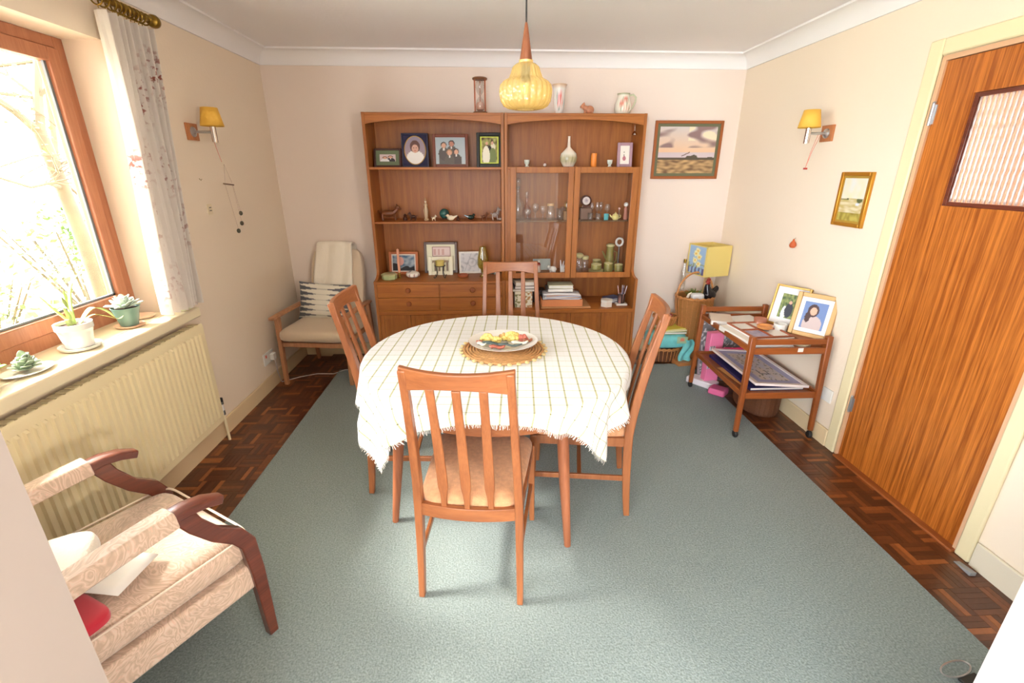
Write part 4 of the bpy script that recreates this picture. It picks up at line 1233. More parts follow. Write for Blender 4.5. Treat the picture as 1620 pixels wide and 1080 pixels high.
def p_girl(u, v): return first(srgb(60, 40, 40) if el(u, v, .44, .59, .022, .015) or el(u, v, .56, .59, .022, .015) else None, srgb(196, 100, 96) if el(u, v, .5, .49, .05, .014) else None, srgb(222, 174, 154) if el(u, v, 0.5, 0.56, 0.16, 0.15) else None, srgb(105, 72, 64) if el(u, v, 0.5, 0.64, 0.24, 0.22) else None, srgb(244, 238, 232) if v < 0.47 and el(u, v, 0.5, 0.22, 0.42, 0.28) else None, mixc(srgb(176, 150, 150), srgb(150, 140, 160), v))
frame('photo_frame', 'navy upright photo frame with a gold oval around a small child', 'picture', (-0.556, 3.80, S1), 0.200, 0.243, 0.012, NAVY, 0.010, srgb(44, 42, 72), p_girl, rz=radians(2), tilt=radians(9), oval=True, oval_rim=GOLD)
def p_fam(u, v): return first(bust(u, v, 0.46, 0.42, 0.72, srgb(190, 140, 104), SK, srgb(104, 96, 88)), bust(u, v, 0.69, 0.46, 0.72, srgb(74, 50, 46), SK, srgb(88, 80, 78)), bust(u, v, 0.27, 0.70, 0.75, srgb(50, 36, 34), SK, srgb(92, 84, 80)), bust(u, v, 0.54, 0.76, 0.78, srgb(42, 30, 28), srgb(190, 130, 112), srgb(96, 88, 84)), bust(u, v, 0.46, 0.42, 0.72, srgb(190, 140, 104), SK, srgb(104, 96, 88)), bust(u, v, 0.69, 0.46, 0.72, srgb(74, 50, 46), SK, srgb(88, 80, 78)), srgb(104, 98, 92) if v < 0.28 and 0.1 < u < 0.88 else None, mixc(srgb(196, 206, 212), srgb(170, 184, 192), v))
frame('photo_frame', 'wide red-brown framed photo of a family of four on grey', 'picture', (-0.290, 3.80, S1), 0.268, 0.236, 0.022, RB, 0.002, srgb(200, 200, 200), p_fam, rz=radians(1), tilt=radians(8))
def p_wed(u, v):
    if abs(u - .5) > .44 or abs(v - .5) > .465: return srgb(222, 232, 90)
    return first(srgb(246, 240, 220) if el(u, v, 0.32, 0.3, 0.17 + 0.05 * (1 - v), 0.36) else None, SK if el(u, v, .36, .75, .07, .06) or el(u, v, .66, .76, .07, .06) else None, srgb(120, 132, 76) if el(u, v, 0.68, 0.25, 0.2, 0.34) else None, srgb(40, 34, 24) if el(u, v, .52, .55, .1, .12) else None, srgb(230, 224, 200) if el(u, v, .7, .62, .12, .14) else None, mixc(srgb(92, 70, 40), srgb(190, 190, 110), .5 + nz(u, v, 7)))
frame('photo_frame', 'black upright photo frame with a bright yellow border around a couple', 'picture', (0.003, 3.80, S1), 0.195, 0.248, 0.022, BLK, 0.006, srgb(30, 30, 28), p_wed, rz=radians(-3), tilt=radians(8))
# on the left worktop
SW = 0.7575
def p_water(u, v): return first(srgb(226, 168, 160) if el(u, v, .35, .62, .16, .28) else None, srgb(30, 28, 34) if v < .25 + .2 * nz(u, v, 4) + (.25 if u < .25 else 0) else None, mixc(srgb(64, 100, 128), srgb(176, 186, 196), .5 + nz(u, v, 5)))
frame('photo_frame', 'orange-wood framed photo leaning behind the tall thin candle', 'picture', (-0.722, 3.86, SW), 0.240, 0.185, 0.020, ORW, 0.010, srgb(240, 232, 222), p_water, rz=radians(-2), tilt=radians(12))
def p_bears(u, v):
    if v > .52 and v < .92 and .2 < u < .86:
        if v < .55 or v > .89 or u < .22 or u > .84: return srgb(150, 90, 80)
        if u < .66 and abs(((u - .2) * 6.5) % 1 - .5) < .28 and .6 < v < .82: return srgb(214, 170, 160)
        return srgb(238, 214, 208)
    return srgb(240, 234, 206)
frame('photo_frame', 'large grey-brown framed print standing behind the smaller cream frame', 'picture', (-0.415, 3.90, SW), 0.275, 0.255, 0.020, GRYF, 0.002, srgb(240, 234, 206), p_bears, tilt=radians(7))
def p_str(u, v): return mixc(srgb(120, 92, 70), srgb(228, 224, 190), .5 + .6 * sin(u * 26)) if v < .75 + .1 * sin(u * 9) else srgb(150, 126, 96)
frame('photo_frame', 'small cream framed picture in front of the grey-brown frame', 'picture', (-0.412, 3.815, SW), 0.200, 0.150, 0.028, CRM, 0.004, srgb(246, 240, 214), p_str, tilt=radians(9))
def p_sk(u, v): return mixc(srgb(212, 206, 206), srgb(150, 146, 150), 1.3 * max(0, nz(u, v, 5)) + (.5 if abs(hypot(u - .62, v - .5) - .22) < .03 or abs(u - .35 - .4 * (v - .4)) < .02 else 0))
frame('photo_frame', 'white framed grey sketch beside the amber vase', 'picture', (-0.172, 3.87, SW), 0.180, 0.180, 0.009, WHF, 0.006, srgb(238, 232, 226), p_sk, rz=radians(3), tilt=radians(10))

def simple(mb, name, m, label, cat, loc, rot=None, group=None, **k):
    return tag(mb.build(name, m, loc=loc, rot=rot, **k), label, cat, group)
# tall thin candle in brass holder
t = thing('candlestick', 'tall thin pinkish candle in a small brass holder before the orange frame', 'candle', (-0.730, 3.72, SW))
MB().lathe([(0.022, 0), (0.022, 0.003), (0.007, 0.008), (0.006, 0.03), (0.011, 0.036), (0.011, 0.045), (0.0001, 0.045)], 18).build('holder', M['brass'], t)
MB().lathe([(0.0105, 0.045), (0.010, 0.225), (0.004, 0.232), (0.0001, 0.232)], 14).build('candle', mat('pink_wax', srgb(232, 170, 140), 0.4), t)
# green octagonal box with lid
t = thing('trinket_box', 'pale green octagonal lidded box at the left end of the worktop', 'box', (-0.800, 3.665, SW), 0.2)
MB().lathe([(0.046, 0), (0.058, 0.006), (0.060, 0.035), (0.0001, 0.035)], 8, colf=lambda a, b, z: mixc(srgb(150, 168, 112), srgb(206, 214, 170), .5 + .5 * sin(a * 50))).build('body', M['pottery'], t, sharp=20)
MB().lathe([(0.063, 0.036), (0.063, 0.042), (0.050, 0.050), (0.0001, 0.052)], 8).build('lid', mat('sage_lid', srgb(190, 186, 140), 0.4), t, sharp=20)
MB().lathe([(0.034, 0), (0.052, 0.012), (0.056, 0.026), (0.050, 0.038), (0.042, 0.040), (0.036, 0.034), (0.0001, 0.030)], 28, colf=lambda a, b, z: srgb(96, 84, 96) if (sin(a * 70) > .8 and sin(b * 18) > .3) else srgb(244, 238, 228))
simple(MB().lathe([(0.034, 0), (0.052, 0.012), (0.056, 0.026), (0.050, 0.038), (0.042, 0.041), (0.020, 0.052), (0.0001, 0.052)], 36, colf=lambda a, b, z: srgb(150, 100, 96) if (sin(a * 57) > .75 and 0.15 < b < 0.45) else (srgb(50, 56, 90) if b > .7 and sin(a * 13) > .6 else srgb(244, 238, 228))), 'trinket_pot', M['pottery'], 'round white china pot with small dark flowers, beside the green box', 'pot', (-0.628, 3.74, SW))
# candle burner on curled iron legs
t = thing('candle_burner', 'yellow candle cup on curled black iron legs before the cream frame', 'candle holder', (-0.405, 3.715, SW))
MB().lathe([(0.026, 0.088), (0.034, 0.094), (0.036, 0.135), (0.033, 0.137), (0.031, 0.128), (0.0001, 0.126)], 24).build('candle', mat('olive_wax', srgb(206, 186, 104), 0.35), t)
mb = MB(); mb.tube([(0.041 * cos(a), 0.041 * sin(a), 0.096) for a in [2 * pi * k / 24 for k in range(24)]], 0.003, 6, closed=True); mb.build('ring', M['iron'], t)
for k in range(4):
    a = pi / 4 + k * pi / 2; c, s_ = cos(a), sin(a)
    mb = MB(); mb.tube([(r * c, r * s_, z) for r, z in ((0.041, 0.096), (0.036, 0.07), (0.032, 0.04), (0.044, 0.012), (0.058, 0.004), (0.066, 0.010), (0.060, 0.018))], 0.0028, 6); mb.build('leg', M['iron'], t)
simple(MB().lathe([(0.036, 0), (0.044, 0.004), (0.046, 0.022), (0.038, 0.022), (0.034, 0.010), (0.0001, 0.008)], 24), 'dish', mat('red_brown_wood', srgb(168, 88, 54), 0.4), 'small round red-brown wooden dish before the white framed sketch', 'dish', (-0.225, 3.735, SW))
amb = glassmat('amber_green_glass', (0.78, 0.66, 0.16), 0.35, 0.04, body=0.35, bodycol=(0.62, 0.52, 0.10))
simple(MB().lathe([(0.020, 0), (0.030, 0.003), (0.012, 0.020), (0.014, 0.055), (0.036, 0.075), (0.044, 0.10), (0.040, 0.16), (0.026, 0.225), (0.024, 0.24)], 28, rad=lambda a, z: 1 + 0.03 * cos(a * 8), close=False), 'vase', amb, 'amber green glass vase beside the white framed sketch', 'vase', (-0.062, 3.735, SW), sharp=180)
for i, (x, y) in enumerate(((-0.005, 3.84), (0.050, 3.80))):
    t = thing('photo_frame', ['small silver oval frame just behind the amber vase', 'small silver frame with a beaded top at the right end of the worktop'][i], 'picture', (x, y, SW), 0.1 * i, rot=(radians(-8), 0, 0.1))
    box(-0.028, 0.028, 0, 0.006, 0, 0.098).build('frame', mat('tarnished_silver', srgb(110, 104, 96), 0.35, 0.7), t, bev=0.004)
    MB().grid(lambda u, v: ((u - .5) * .036, -0.001, 0.014 + v * 0.066), 8, 12, colf=lambda u, v: srgb(96, 110, 96) if el(u, v, .5, .45, .3, .4) else srgb(214, 222, 222)).build('print', M['prints'], t, smooth=False)
    mb = MB()
    for k in range(5): mb.ball(((k - 2) * 0.012, 0.003, 0.102 - abs(k - 2) * .002), 0.005, 8, 6)
    mb.build('beading', bpy.data.materials['tarnished_silver'], t, kind='stuff')

# ------------------------------------------------------------------ figures on the second shelf
S2 = 1.1965
def animal(name, label, cat, x, y, z, s, m, rz=0, long_=1.0, neck=0.5, tail=True):
    t = thing(name, label, cat, (x, y, z), rz)
    mb = MB(); L_ = 0.030 * s * long_; H_ = 0.030 * s
    mb.ball((0, 0, H_), 0.016 * s, 14, 9, (long_ * 1.9, 0.85, 0.9))
    mb.tube([(L_ * 0.7, 0, H_ + 0.004 * s), (L_ * 1.05, 0, H_ + 0.014 * s * neck * 2), (L_ * 1.15, 0, H_ + 0.02 * s * neck * 2)], [0.011 * s, 0.009 * s, 0.007 * s], 8)
    mb.build('body', m, t)
    mb = MB(); hz = H_ + 0.024 * s * neck * 2; mb.ball((L_ * 1.22, 0, hz), 0.010 * s, 12, 8, (1.2, .9, .95)); mb.tube([(L_ * 1.25, 0, hz - .002 * s), (L_ * 1.25 + 0.016 * s, 0, hz - 0.005 * s)], [0.007 * s, 0.004 * s], 8)
    for sg in (-1, 1): mb.tube([(L_ * 1.15, sg * .006 * s, hz + .006 * s), (L_ * 1.1, sg * .009 * s, hz + .016 * s)], [0.004 * s, 0.0015 * s], 6)
    mb.build('head', m, t)
    for sx in (-1, 1):
        for sy in (-1, 1):
            MB().tube([(sx * L_ * .75, sy * .009 * s, H_ - .002 * s), (sx * L_ * .78, sy * .010 * s, H_ * .45), (sx * L_ * .8 + .003 * s, sy * .010 * s, 0)], [0.006 * s, 0.004 * s, 0.004 * s], 7).build('leg', m, t)
    if tail: MB().tube([(-L_ * 1.0, 0, H_ + .004 * s), (-L_ * 1.3, 0, H_ + .012 * s), (-L_ * 1.45, 0, H_ + .002 * s)], [.003 * s, .0025 * s, .001 * s], 6).build('tail', m, t)
    return t
BRN = mat('brown_carving', srgb(120, 66, 34), 0.4); DBR = mat('dark_carving', srgb(72, 36, 22), 0.4); TAN = mat('tan_carving', srgb(196, 150, 104), 0.4)
IVO = mat('ivory_china', srgb(240, 226, 200), 0.3); GRYS = mat('speckled_stone', srgb(176, 160, 150), 0.5, var=0.4, vscale=90)
animal('animal_figurine', 'large brown carved animal at the left end of the shelf of figures', 'figurine', -0.800, 3.84, S2, 1.75, BRN, 0.1, 1.15)
simple(MB().lathe([(0.016, 0), (0.018, 0.02), (0.010, 0.03), (0.014, 0.04), (0.0001, 0.052)], 14), 'owl_figurine', DBR, 'tiny dark figure just right of the large brown carved animal', 'figurine', (-0.668, 3.82, S2))
animal('elephant_figurine', 'small dark animal with a pale foot left of the tall slim figure', 'figurine', -0.604, 3.82, S2, 0.95, DBR, pi, 0.8)
t = thing('lady_figurine', 'tall slim ivory lady figure, the tallest thing on its shelf', 'figurine', (-0.500, 3.80, S2))
MB().lathe([(0.017, 0), (0.019, 0.010), (0.012, 0.016), (0.014, 0.03), (0.018, 0.08), (0.011, 0.105), (0.015, 0.12), (0.007, 0.132), (0.0001, 0.134)], 16, colf=lambda a, b, z: mixc(srgb(236, 214, 176), srgb(150, 110, 80), .5 + .6 * nz(a * 3, b * 6))).build('body', M['pottery'], t)
MB().ball((0, 0, 0.142), 0.009).build('head', IVO, t)
MB().tube([(0, 0, 0.148), (0.001, 0, 0.160), (0, 0, 0.175)], [0.010, 0.007, 0.001], 10).build('headdress', TAN, t)
animal('duck_figurine', 'tiny ivory bird between the tall lady and the teal ball', 'figurine', -0.443, 3.80, S2, 0.62, IVO, 0.3, 0.7)
t = thing('stone_ball', 'dark teal polished ball on a small ring stand', 'ornament', (-0.362, 3.85, S2))
MB().ball((0, 0, 0.048), 0.039, 28, 18).build('ball', mat('teal_stone', srgb(48, 96, 92), 0.2, var=0.3, vscale=30), t)
MB().tube([(0.022 * cos(a), 0.022 * sin(a), 0.007) for a in [2 * pi * k / 20 for k in range(20)]], 0.006, 8, closed=True).build('ring_stand', DBR, t)
def bird(label, x, y, z, s, m, rz):
    t = thing('bird_figurine', label, 'figurine', (x, y, z), rz)
    mb = MB(); mb.ball((0, 0, 0.018 * s), 0.017 * s, 16, 10, (1.35, .8, .9)); mb.tube([(-0.015 * s, 0, 0.02 * s), (-0.042 * s, 0, 0.032 * s)], [.009 * s, .003 * s], 8); mb.ball((0.018 * s, 0, 0.032 * s), 0.009 * s, 12, 8)
    mb.build('body', m, t); MB().tube([(0.025 * s, 0, .032 * s), (0.036 * s, 0, .030 * s)], [.003 * s, .0006], 6).build('beak', TAN, t); return t
bird('white china bird sitting in front of the teal ball', -0.306, 3.765, S2, 1.25, IVO, pi)
simple(MB().lathe([(0.014, 0), (0.015, 0.006), (0.007, 0.02), (0.009, 0.028), (0.0001, 0.034)], 12), 'bell_figurine', DBR, 'tiny dark figure right of the white china bird', 'figurine', (-0.252, 3.80, S2))
bird('dark green glass duck right of the middle of the shelf of figures', -0.150, 3.81, S2, 1.25, mat('dark_green_glass', srgb(24, 48, 40), 0.15), 0.2)
animal('dog_figurine', 'small brown dog figure second from the right on its shelf', 'figurine', -0.045, 3.81, S2, 0.9, BRN, 0.2, 0.7)
animal('bear_figurine', 'speckled pale and dark animal group at the right end of its shelf', 'figurine', 0.040, 3.82, S2, 1.3, GRYS, 0.0, 0.6, 0.7)
bird('tiny grey bird in the far right corner of the shelf of figures', 0.078, 3.78, S2, 0.6, GRYS, 0)

# ------------------------------------------------------------------ on top of the units
ST = 1.957
t = thing('hourglass', 'wooden hourglass standing on top of the left wall unit', 'hourglass', (-0.058, 3.80, ST))
for z, n_ in ((0, 'base'), (0.222, 'cap')): MB().lathe([(0.050, z), (0.054, z + 0.004), (0.054, z + 0.011), (0.048, z + 0.015), (0.0001, z + 0.015)], 28).build(n_, mat('walnut_disc', srgb(130, 84, 50), 0.4), t)
for k in range(3):
    a = pi / 2 + k * 2 * pi / 3; MB().tube([(0.043 * cos(a), 0.043 * sin(a), 0.01), (0.043 * cos(a), 0.043 * sin(a), 0.225)], 0.0055, 10).build('post', mat('orange_post', srgb(176, 92, 50), 0.4), t)
MB().lathe([(0.010, 0.017), (0.030, 0.028), (0.033, 0.055), (0.024, 0.095), (0.004, 0.118), (0.024, 0.142), (0.033, 0.18), (0.030, 0.208), (0.010, 0.22)], 24, close=False).build('glass_bulbs', M['glass'], t, sharp=180)
MB().lathe([(0.010, 0.0175), (0.029, 0.029), (0.031, 0.05), (0.022, 0.075), (0.0001, 0.085)], 20).build('sand', mat('pink_sand', srgb(206, 160, 140), 0.9), t)
def flowercol(base, petal, leaf, rim):
    def f(a, b, z):
        if b > .93: return rim
        for (ca, cb, r) in ((.75, .66, .12), (.76, .34, .12), (.66, .5, .06), (.2, .6, .10), (.45, .4, .10), (.95, .5, .08)):
            da = min(abs(a - ca), 1 - abs(a - ca)); d = hypot(da * 1.0, (b - cb) * .55)
            if d < r * .62: return petal if sin(atan2(da, b - cb) * 6) > -.5 else base
            if d < r and nz(a * 6, b * 6) > .08: return leaf
        return base
    return f
simple(MB().lathe([(0.022, 0), (0.028, 0.004), (0.026, 0.016), (0.034, 0.03), (0.040, 0.07), (0.041, 0.12), (0.045, 0.165), (0.054, 0.192), (0.056, 0.196), (0.050, 0.192), (0.036, 0.12), (0.0001, 0.10)], 64, colf=lambda a, b, z: flowercol(srgb(240, 234, 228), srgb(226, 130, 124), srgb(150, 166, 160), srgb(214, 180, 150))(a, min(1, z / .19), z)), 'vase', M['pottery'], 'white flared china vase with red flowers on top of the right wall unit', 'vase', (0.522, 3.80, ST))
t = thing('pig_figurine', 'small brown pottery pig on top of the right wall unit', 'figurine', (0.735, 3.78, ST), radians(180))
PG = mat('brown_pottery', srgb(196, 130, 96), 0.45, var=0.25, vscale=40)
mb = MB(); mb.ball((-0.012, 0, 0.030), 0.030, 18, 12, (1.15, .8, .95)); mb.tube([(0.01, 0, 0.035), (0.032, 0, 0.048)], [0.022, 0.016], 12); mb.build('body', PG, t)
mb = MB(); mb.ball((0.036, 0, 0.052), 0.016, 14, 9, (1.2, 1, 1)); mb.cyl((0, 0, 0), 0.007, 0.008, 10, M=Matrix.Translation((0.050, 0, 0.048)) @ Matrix.Rotation(pi / 2, 4, 'Y')); mb.build('head', PG, t)
for sy in (-1, 1):
    MB().tube([(0.030, sy * .010, 0.062), (0.034, sy * .014, 0.074), (0.042, sy * .013, 0.070)], [.007, .005, .001], 8).build('ear', PG, t)
    MB().tube([(0.018, sy * .013, 0.025), (0.024, sy * .014, 0.0)], [.008, .006], 8).build('leg', PG, t)
    MB().tube([(-0.030, sy * .013, 0.02), (-0.032, sy * .014, 0.0)], [.009, .006], 8).build('leg', PG, t)
t = thing('jug', 'white pottery jug with a pink flower and green rim on the right wall unit', 'jug', (1.000, 3.80, ST), radians(8))
MB().lathe([(0.040, 0), (0.052, 0.008), (0.062, 0.035), (0.060, 0.070), (0.046, 0.105), (0.042, 0.125), (0.047, 0.140), (0.043, 0.140), (0.036, 0.12), (0.0001, 0.10)], 72, colf=lambda a, b, z: srgb(140, 150, 96) if z > .134 or z < .006 else flowercol(srgb(240, 232, 214), srgb(222, 140, 122), srgb(92, 116, 60), srgb(140, 150, 96))(a, min(1, z / .14), z)).build('body', M['pottery'], t)
MB().tube([(0.044, 0, 0.128), (0.075, 0, 0.136), (0.098, 0, 0.118), (0.094, 0, 0.085), (0.074, 0, 0.048), (0.060, 0, 0.035)], [.006, .0065, .007, .007, .006, .006], 10).build('handle', mat('celadon_handle', srgb(206, 210, 176), 0.3), t)

# ------------------------------------------------------------------ top shelf of the right unit
S3 = 1.5925
def eggcup(label, x, y):
    return simple(MB().lathe([(0.014, 0), (0.016, 0.003), (0.009, 0.012), (0.019, 0.026), (0.021, 0.050), (0.018, 0.050), (0.014, 0.030), (0.0001, 0.022)], 24, colf=lambda a, b, z: srgb(150, 180, 150) if sin(a * 60) > .6 and .4 < z / .05 < .8 else srgb(232, 234, 224)), 'egg_cup', M['pottery'], label, 'cup', (x, y, S3))
eggcup('small pale cup at the left end of the shelf above the glass doors', 0.288, 3.78)
eggcup('small pale cup between the orange candle and the mauve frame', 0.925, 3.78)
t = thing('bauble', 'tiny round red and white ornament left of the tall bottle vase', 'ornament', (0.425, 3.78, S3))
MB().ball((0, 0, 0.014), 0.013).build('ball', mat('white_glaze', srgb(232, 214, 206), 0.25), t); MB().tube([(0, 0, 0.024), (0.001, 0, 0.042)], [.005, .001], 8).build('cap', mat('red_toggle2', srgb(130, 44, 34), 0.4), t)
def bottlecol(a, b, z):
    if z < 0.108 and z > 0.008 and (a > .5):
        h = z / .11
        base = mixc(srgb(120, 110, 70), srgb(206, 196, 160), .5 + .9 * nz(a * 14, h * 5))
        return base if h < .75 + .15 * nz(a * 12, 2) else srgb(226, 220, 206)
    return srgb(232, 216, 200)
simple(MB().lathe([(0.034, 0), (0.040, 0.002), (0.062, 0.040), (0.066, 0.065), (0.058, 0.095), (0.030, 0.122), (0.013, 0.140), (0.010, 0.175), (0.009, 0.212), (0.011, 0.215), (0.0001, 0.213)], 64, Matrix.Diagonal((1, .6, 1, 1)), colf=bottlecol), 'bottle_vase', M['pottery'], 'round flat bottle vase with a long neck and a painted scene', 'vase', (0.605, 3.78, S3))
t = thing('candle', 'stout orange candle right of the bottle vase', 'candle', (0.800, 3.78, S3))
MB().lathe([(0.021, 0), (0.022, 0.002), (0.022, 0.096), (0.019, 0.098), (0.0001, 0.094)], 24).build('wax', mat('orange_wax', srgb(238, 140, 52), 0.4), t); MB().tube([(0, 0, .094), (0.001, 0, 0.104)], .0012, 6).build('wick', M['black'], t)
frame('photo_frame', 'small mauve framed picture at the right end of the upper shelf', 'picture', (1.045, 3.80, S3), 0.115, 0.178, 0.022, mat('mauve_frame', srgb(176, 140, 150), 0.5), 0.004, srgb(240, 232, 224), lambda u, v: first(srgb(190, 120, 130) if el(u, v, .45, .3, .2, .14) else None, srgb(110, 120, 90) if abs(u - .42) < .06 and .1 < v < .7 and sin(v * 30) > 0 else None, srgb(240, 232, 220)), rz=radians(-6), tilt=radians(8))
t = thing('hanging_bell', 'small silver bell hanging inside the upper right corner of the wall unit', 'bell', (1.092, 3.76, 1.885))
MB().tube([(0, 0, 0), (0, 0, -0.040)], 0.0008, 6).build('thread', M['whitep'], t); MB().lathe([(0.0001, -0.040), (0.010, -0.045), (0.018, -0.058), (0.022, -0.068), (0.020, -0.068), (0.0001, -0.060)], 18).build('bell', M['chrome'], t)

# ------------------------------------------------------------------ glassware on the glass shelf
SG = 1.1965
def wineglass(label, x, y, z, h, r, m=None, group=None):
    mb = MB(); mb.lathe([(r * .8, 0), (r * .75, .002), (.004, .006), (.003, h * .42), (r * .55, h * .50), (r, h * .70), (r * .95, h * .85), (r * .82, h)], 24, close=False)
    return simple(mb, 'wine_glass', m or M['glass'], label, 'glass', (x, y, z), group=group, sharp=180)
def tumbler(label, x, y, z, h, r, group=None):
    mb = MB(); mb.lathe([(0.0001, .004), (r * .8, 0), (r * .85, .004), (r, h), (r * .94, h), (r * .78, .010), (0.0001, .012)], 24, close=False)
    return simple(mb, 'tumbler', M['glass'], label, 'glass', (x, y, z), group=group, sharp=180)
def decanter(name, label, x, y, z, s, m=None):
    t = thing(name, label, 'decanter', (x, y, z))
    MB().lathe([(.03 * s, 0), (.034 * s, .004), (.036 * s, .06 * s), (.030 * s, .085 * s), (.010 * s, .11 * s), (.009 * s, .15 * s), (.014 * s, .165 * s)], 24, close=False).build('body', m or M['glass'], t, sharp=180)
    MB().lathe([(.008 * s, .15 * s), (.009 * s, .168 * s), (.016 * s, .185 * s), (.012 * s, .20 * s), (.0001, .205 * s)], 16).build('stopper', M['glass'], t)
    return t
decanter('decanter', 'tall glass decanter at the left end of the glass shelf', 0.225, 3.84, SG, 1.55)
decanter('decanter', 'slim-necked glass decanter with a pink stopper on the glass shelf', 0.298, 3.88, SG, 1.05, glassmat('pink_glass', (0.95, 0.82, 0.78), 0.3))
wineglass('balloon wine glass in front of the slim-necked decanter', 0.300, 3.80, SG, 0.085, 0.028)
wineglass('tall wine glass third from the left on the glass shelf', 0.362, 3.82, SG, 0.125, 0.027)
wineglass('wine glass left of the corked glass jar', 0.423, 3.82, SG, 0.105, 0.024)
t = thing('glass_jar', 'glass jar with a cork lid in the middle of the left glass door', 'jar', (0.487, 3.84, SG))
MB().lathe([(.030, 0), (.032, .004), (.034, .08), (.026, .095), (.026, .112)], 24, close=False).build('body', M['glass'], t, sharp=180); MB().cyl((0, 0, .106), .028, .018, 18).build('lid', mat('cork', srgb(226, 182, 130), 0.7), t)
tumbler('tumbler right of the corked glass jar', 0.560, 3.82, SG, 0.088, 0.030)
wineglass('wine glass behind the tumbler at the meeting of the glass doors', 0.590, 3.86, SG, 0.10, 0.025)
def clock(label, x, y, z, r, dark, cat='clock'):
    t = thing('clock', label, cat, (x, y, z)); T = Matrix.Translation((0, 0, r + .012)) @ Matrix.Rotation(pi / 2, 4, 'X')
    MB().lathe([(r, -.012), (r, .008), (r * .82, .012), (r * .8, .006), (.0001, .006)], 32, T).build('case', dark, t)
    n = 20
    MB().lathe([(r * .72, .0075), (r * .45, .0078), (r * .2, .008), (.0001, .0081)], 24, T, colf=lambda a, b, z_: srgb(236, 224, 220) if b < .4 else srgb(206, 190, 196)).build('dial', M['prints'], t)
    mb = MB(); mb.bar((0, -.0095, r + .012), (r * .35, -.0095, r + .012 + r * .2), .002, .001); mb.bar((0, -.0095, r + .012), (-r * .1, -.0095, r + .012 + r * .5), .002, .001); mb.build('hands', M['black'], t, kind='stuff')
    box(-r * .7, r * .7, -.012, .014, 0, .016).build('foot', dark, t, bev=.003)
    return t
clock('small brass clock half hidden at the edge of the left glass door', 0.622, 3.80, 1.2665, 0.030, M['brass'])
simple(box(-.035, .035, -.03, .03, 0, .0695), 'trinket_box', mat('glass_block', srgb(170, 130, 90), 0.3), 'small brown box under the brass clock', 'box', (0.622, 3.815, SG), bev=.004)
clock('round dark wooden clock behind the right glass door', 0.770, 3.84, 1.2865, 0.042, mat('dark_clock_wood', srgb(84, 40, 26), 0.3))
simple(box(-.045, .045, -.025, .025, 0, .0895), 'clock_box', mat('grey_glass_block', srgb(130, 100, 84), 0.35), 'dark grey block under the round wooden clock', 'box', (0.770, 3.845, SG), bev=.004)
k = 0
for (x, y, h, lab) in ((0.826, 3.88, .125, 'tall flute glass just right of the round wooden clock'), (0.872, 3.88, .128, 'tall flute glass second right of the round wooden clock'), (0.905, 3.90, .130, 'tall flute glass behind the blue tumbler')):
    wineglass(lab, x, y, SG, h, .020)
tumbler('short tumbler in front of the dark grey block', 0.800, 3.79, SG, .055, .022); tumbler('short tumbler left of the blue glass', 0.862, 3.79, SG, .05, .020)
simple(MB().lathe([(.016, 0), (.018, .003), (.020, .048), (.016, .048), (.014, .006), (.0001, .006)], 20, close=False), 'blue_tumbler', mat('turquoise_glass', srgb(100, 190, 200), 0.15), 'small turquoise tumbler left of the yellow teapot', 'glass', (0.928, 3.79, SG))
wineglass('tall wine glass behind the turquoise tumbler', 0.955, 3.88, SG, .115, .024)
t = thing('teapot', 'tiny pale yellow teapot on the glass shelf', 'teapot', (1.005, 3.80, SG), radians(180))
YL = mat('pale_yellow_china', srgb(240, 226, 150), 0.3)
MB().lathe([(.018, 0), (.028, .012), (.030, .026), (.020, .042), (.0001, .046)], 24).build('body', YL, t); MB().lathe([(.012, .044), (.010, .050), (.004, .052), (.005, .058), (.0001, .060)], 14).build('lid', YL, t)
MB().tube([(.026, 0, .018), (.040, 0, .028), (.046, 0, .040)], [.007, .005, .003], 8).build('spout', YL, t); MB().tube([(-.026, 0, .036), (-.042, 0, .034), (-.040, 0, .018), (-.027, 0, .012)], .003, 8).build('handle', YL, t)
t = thing('perfume_bottle', 'small glass bottle with a pink ball stopper right of the tiny teapot', 'bottle', (1.045, 3.85, SG)); MB().lathe([(.014, 0), (.016, .03), (.006, .045), (.005, .075)], 16, close=False).build('body', M['glass'], t, sharp=180); MB().ball((0, 0, .082), .008).build('stopper', mat('pink_ball', srgb(232, 190, 180), .3), t)
t = thing('figurine', 'small figure with a white head at the right end of the glass shelf', 'figurine', (1.090, 3.82, SG)); MB().lathe([(.016, 0), (.018, .004), (.012, .06), (.014, .08), (.006, .10), (.0001, .10)], 16).build('body', mat('rosy_china', srgb(196, 130, 110), .4), t); MB().ball((0, 0, .115), .018).build('head', M['whitep'], t)

# ------------------------------------------------------------------ bottom of the glass cabinet
SB = 0.7705
simple(box(-.075, .075, -.004, .004, 0, .095), 'mirror_card', mat('pale_blue_card', srgb(176, 190, 190), .4), 'pale blue rectangular card leaning at the back of the glass cabinet', 'card', (0.435, 3.92, SB), rot=(radians(-12), 0, .05), bev=.001)
t = thing('rooster_figurine', 'small red and white figure in front of the pale blue card', 'figurine', (0.400, 3.84, SB)); MB().lathe([(.018, 0), (.020, .01), (.012, .045), (.016, .065), (.0001, .085)], 16, colf=lambda a, b, z: srgb(190, 70, 60) if sin(b * 20) > .2 else srgb(236, 220, 210)).build('body', M['pottery'], t); MB().ball((0, 0, .09), .011).build('head', M['whitep'], t)
t = thing('cow_creamer', 'white china cow beside the white china leaf in the glass cabinet', 'figurine', (0.512, 3.80, SB), 0)
mb = MB(); mb.ball((0, 0, .030), .028, 18, 12, (1.2, .8, .9)); 
mb.cur = None; mb.build('body', mat('cow_china', srgb(244, 240, 236), .3), t); mb = MB(); mb.ball((-.032, 0, .048), .017, 14, 9); mb.build('head', bpy.data.materials['cow_china'], t)
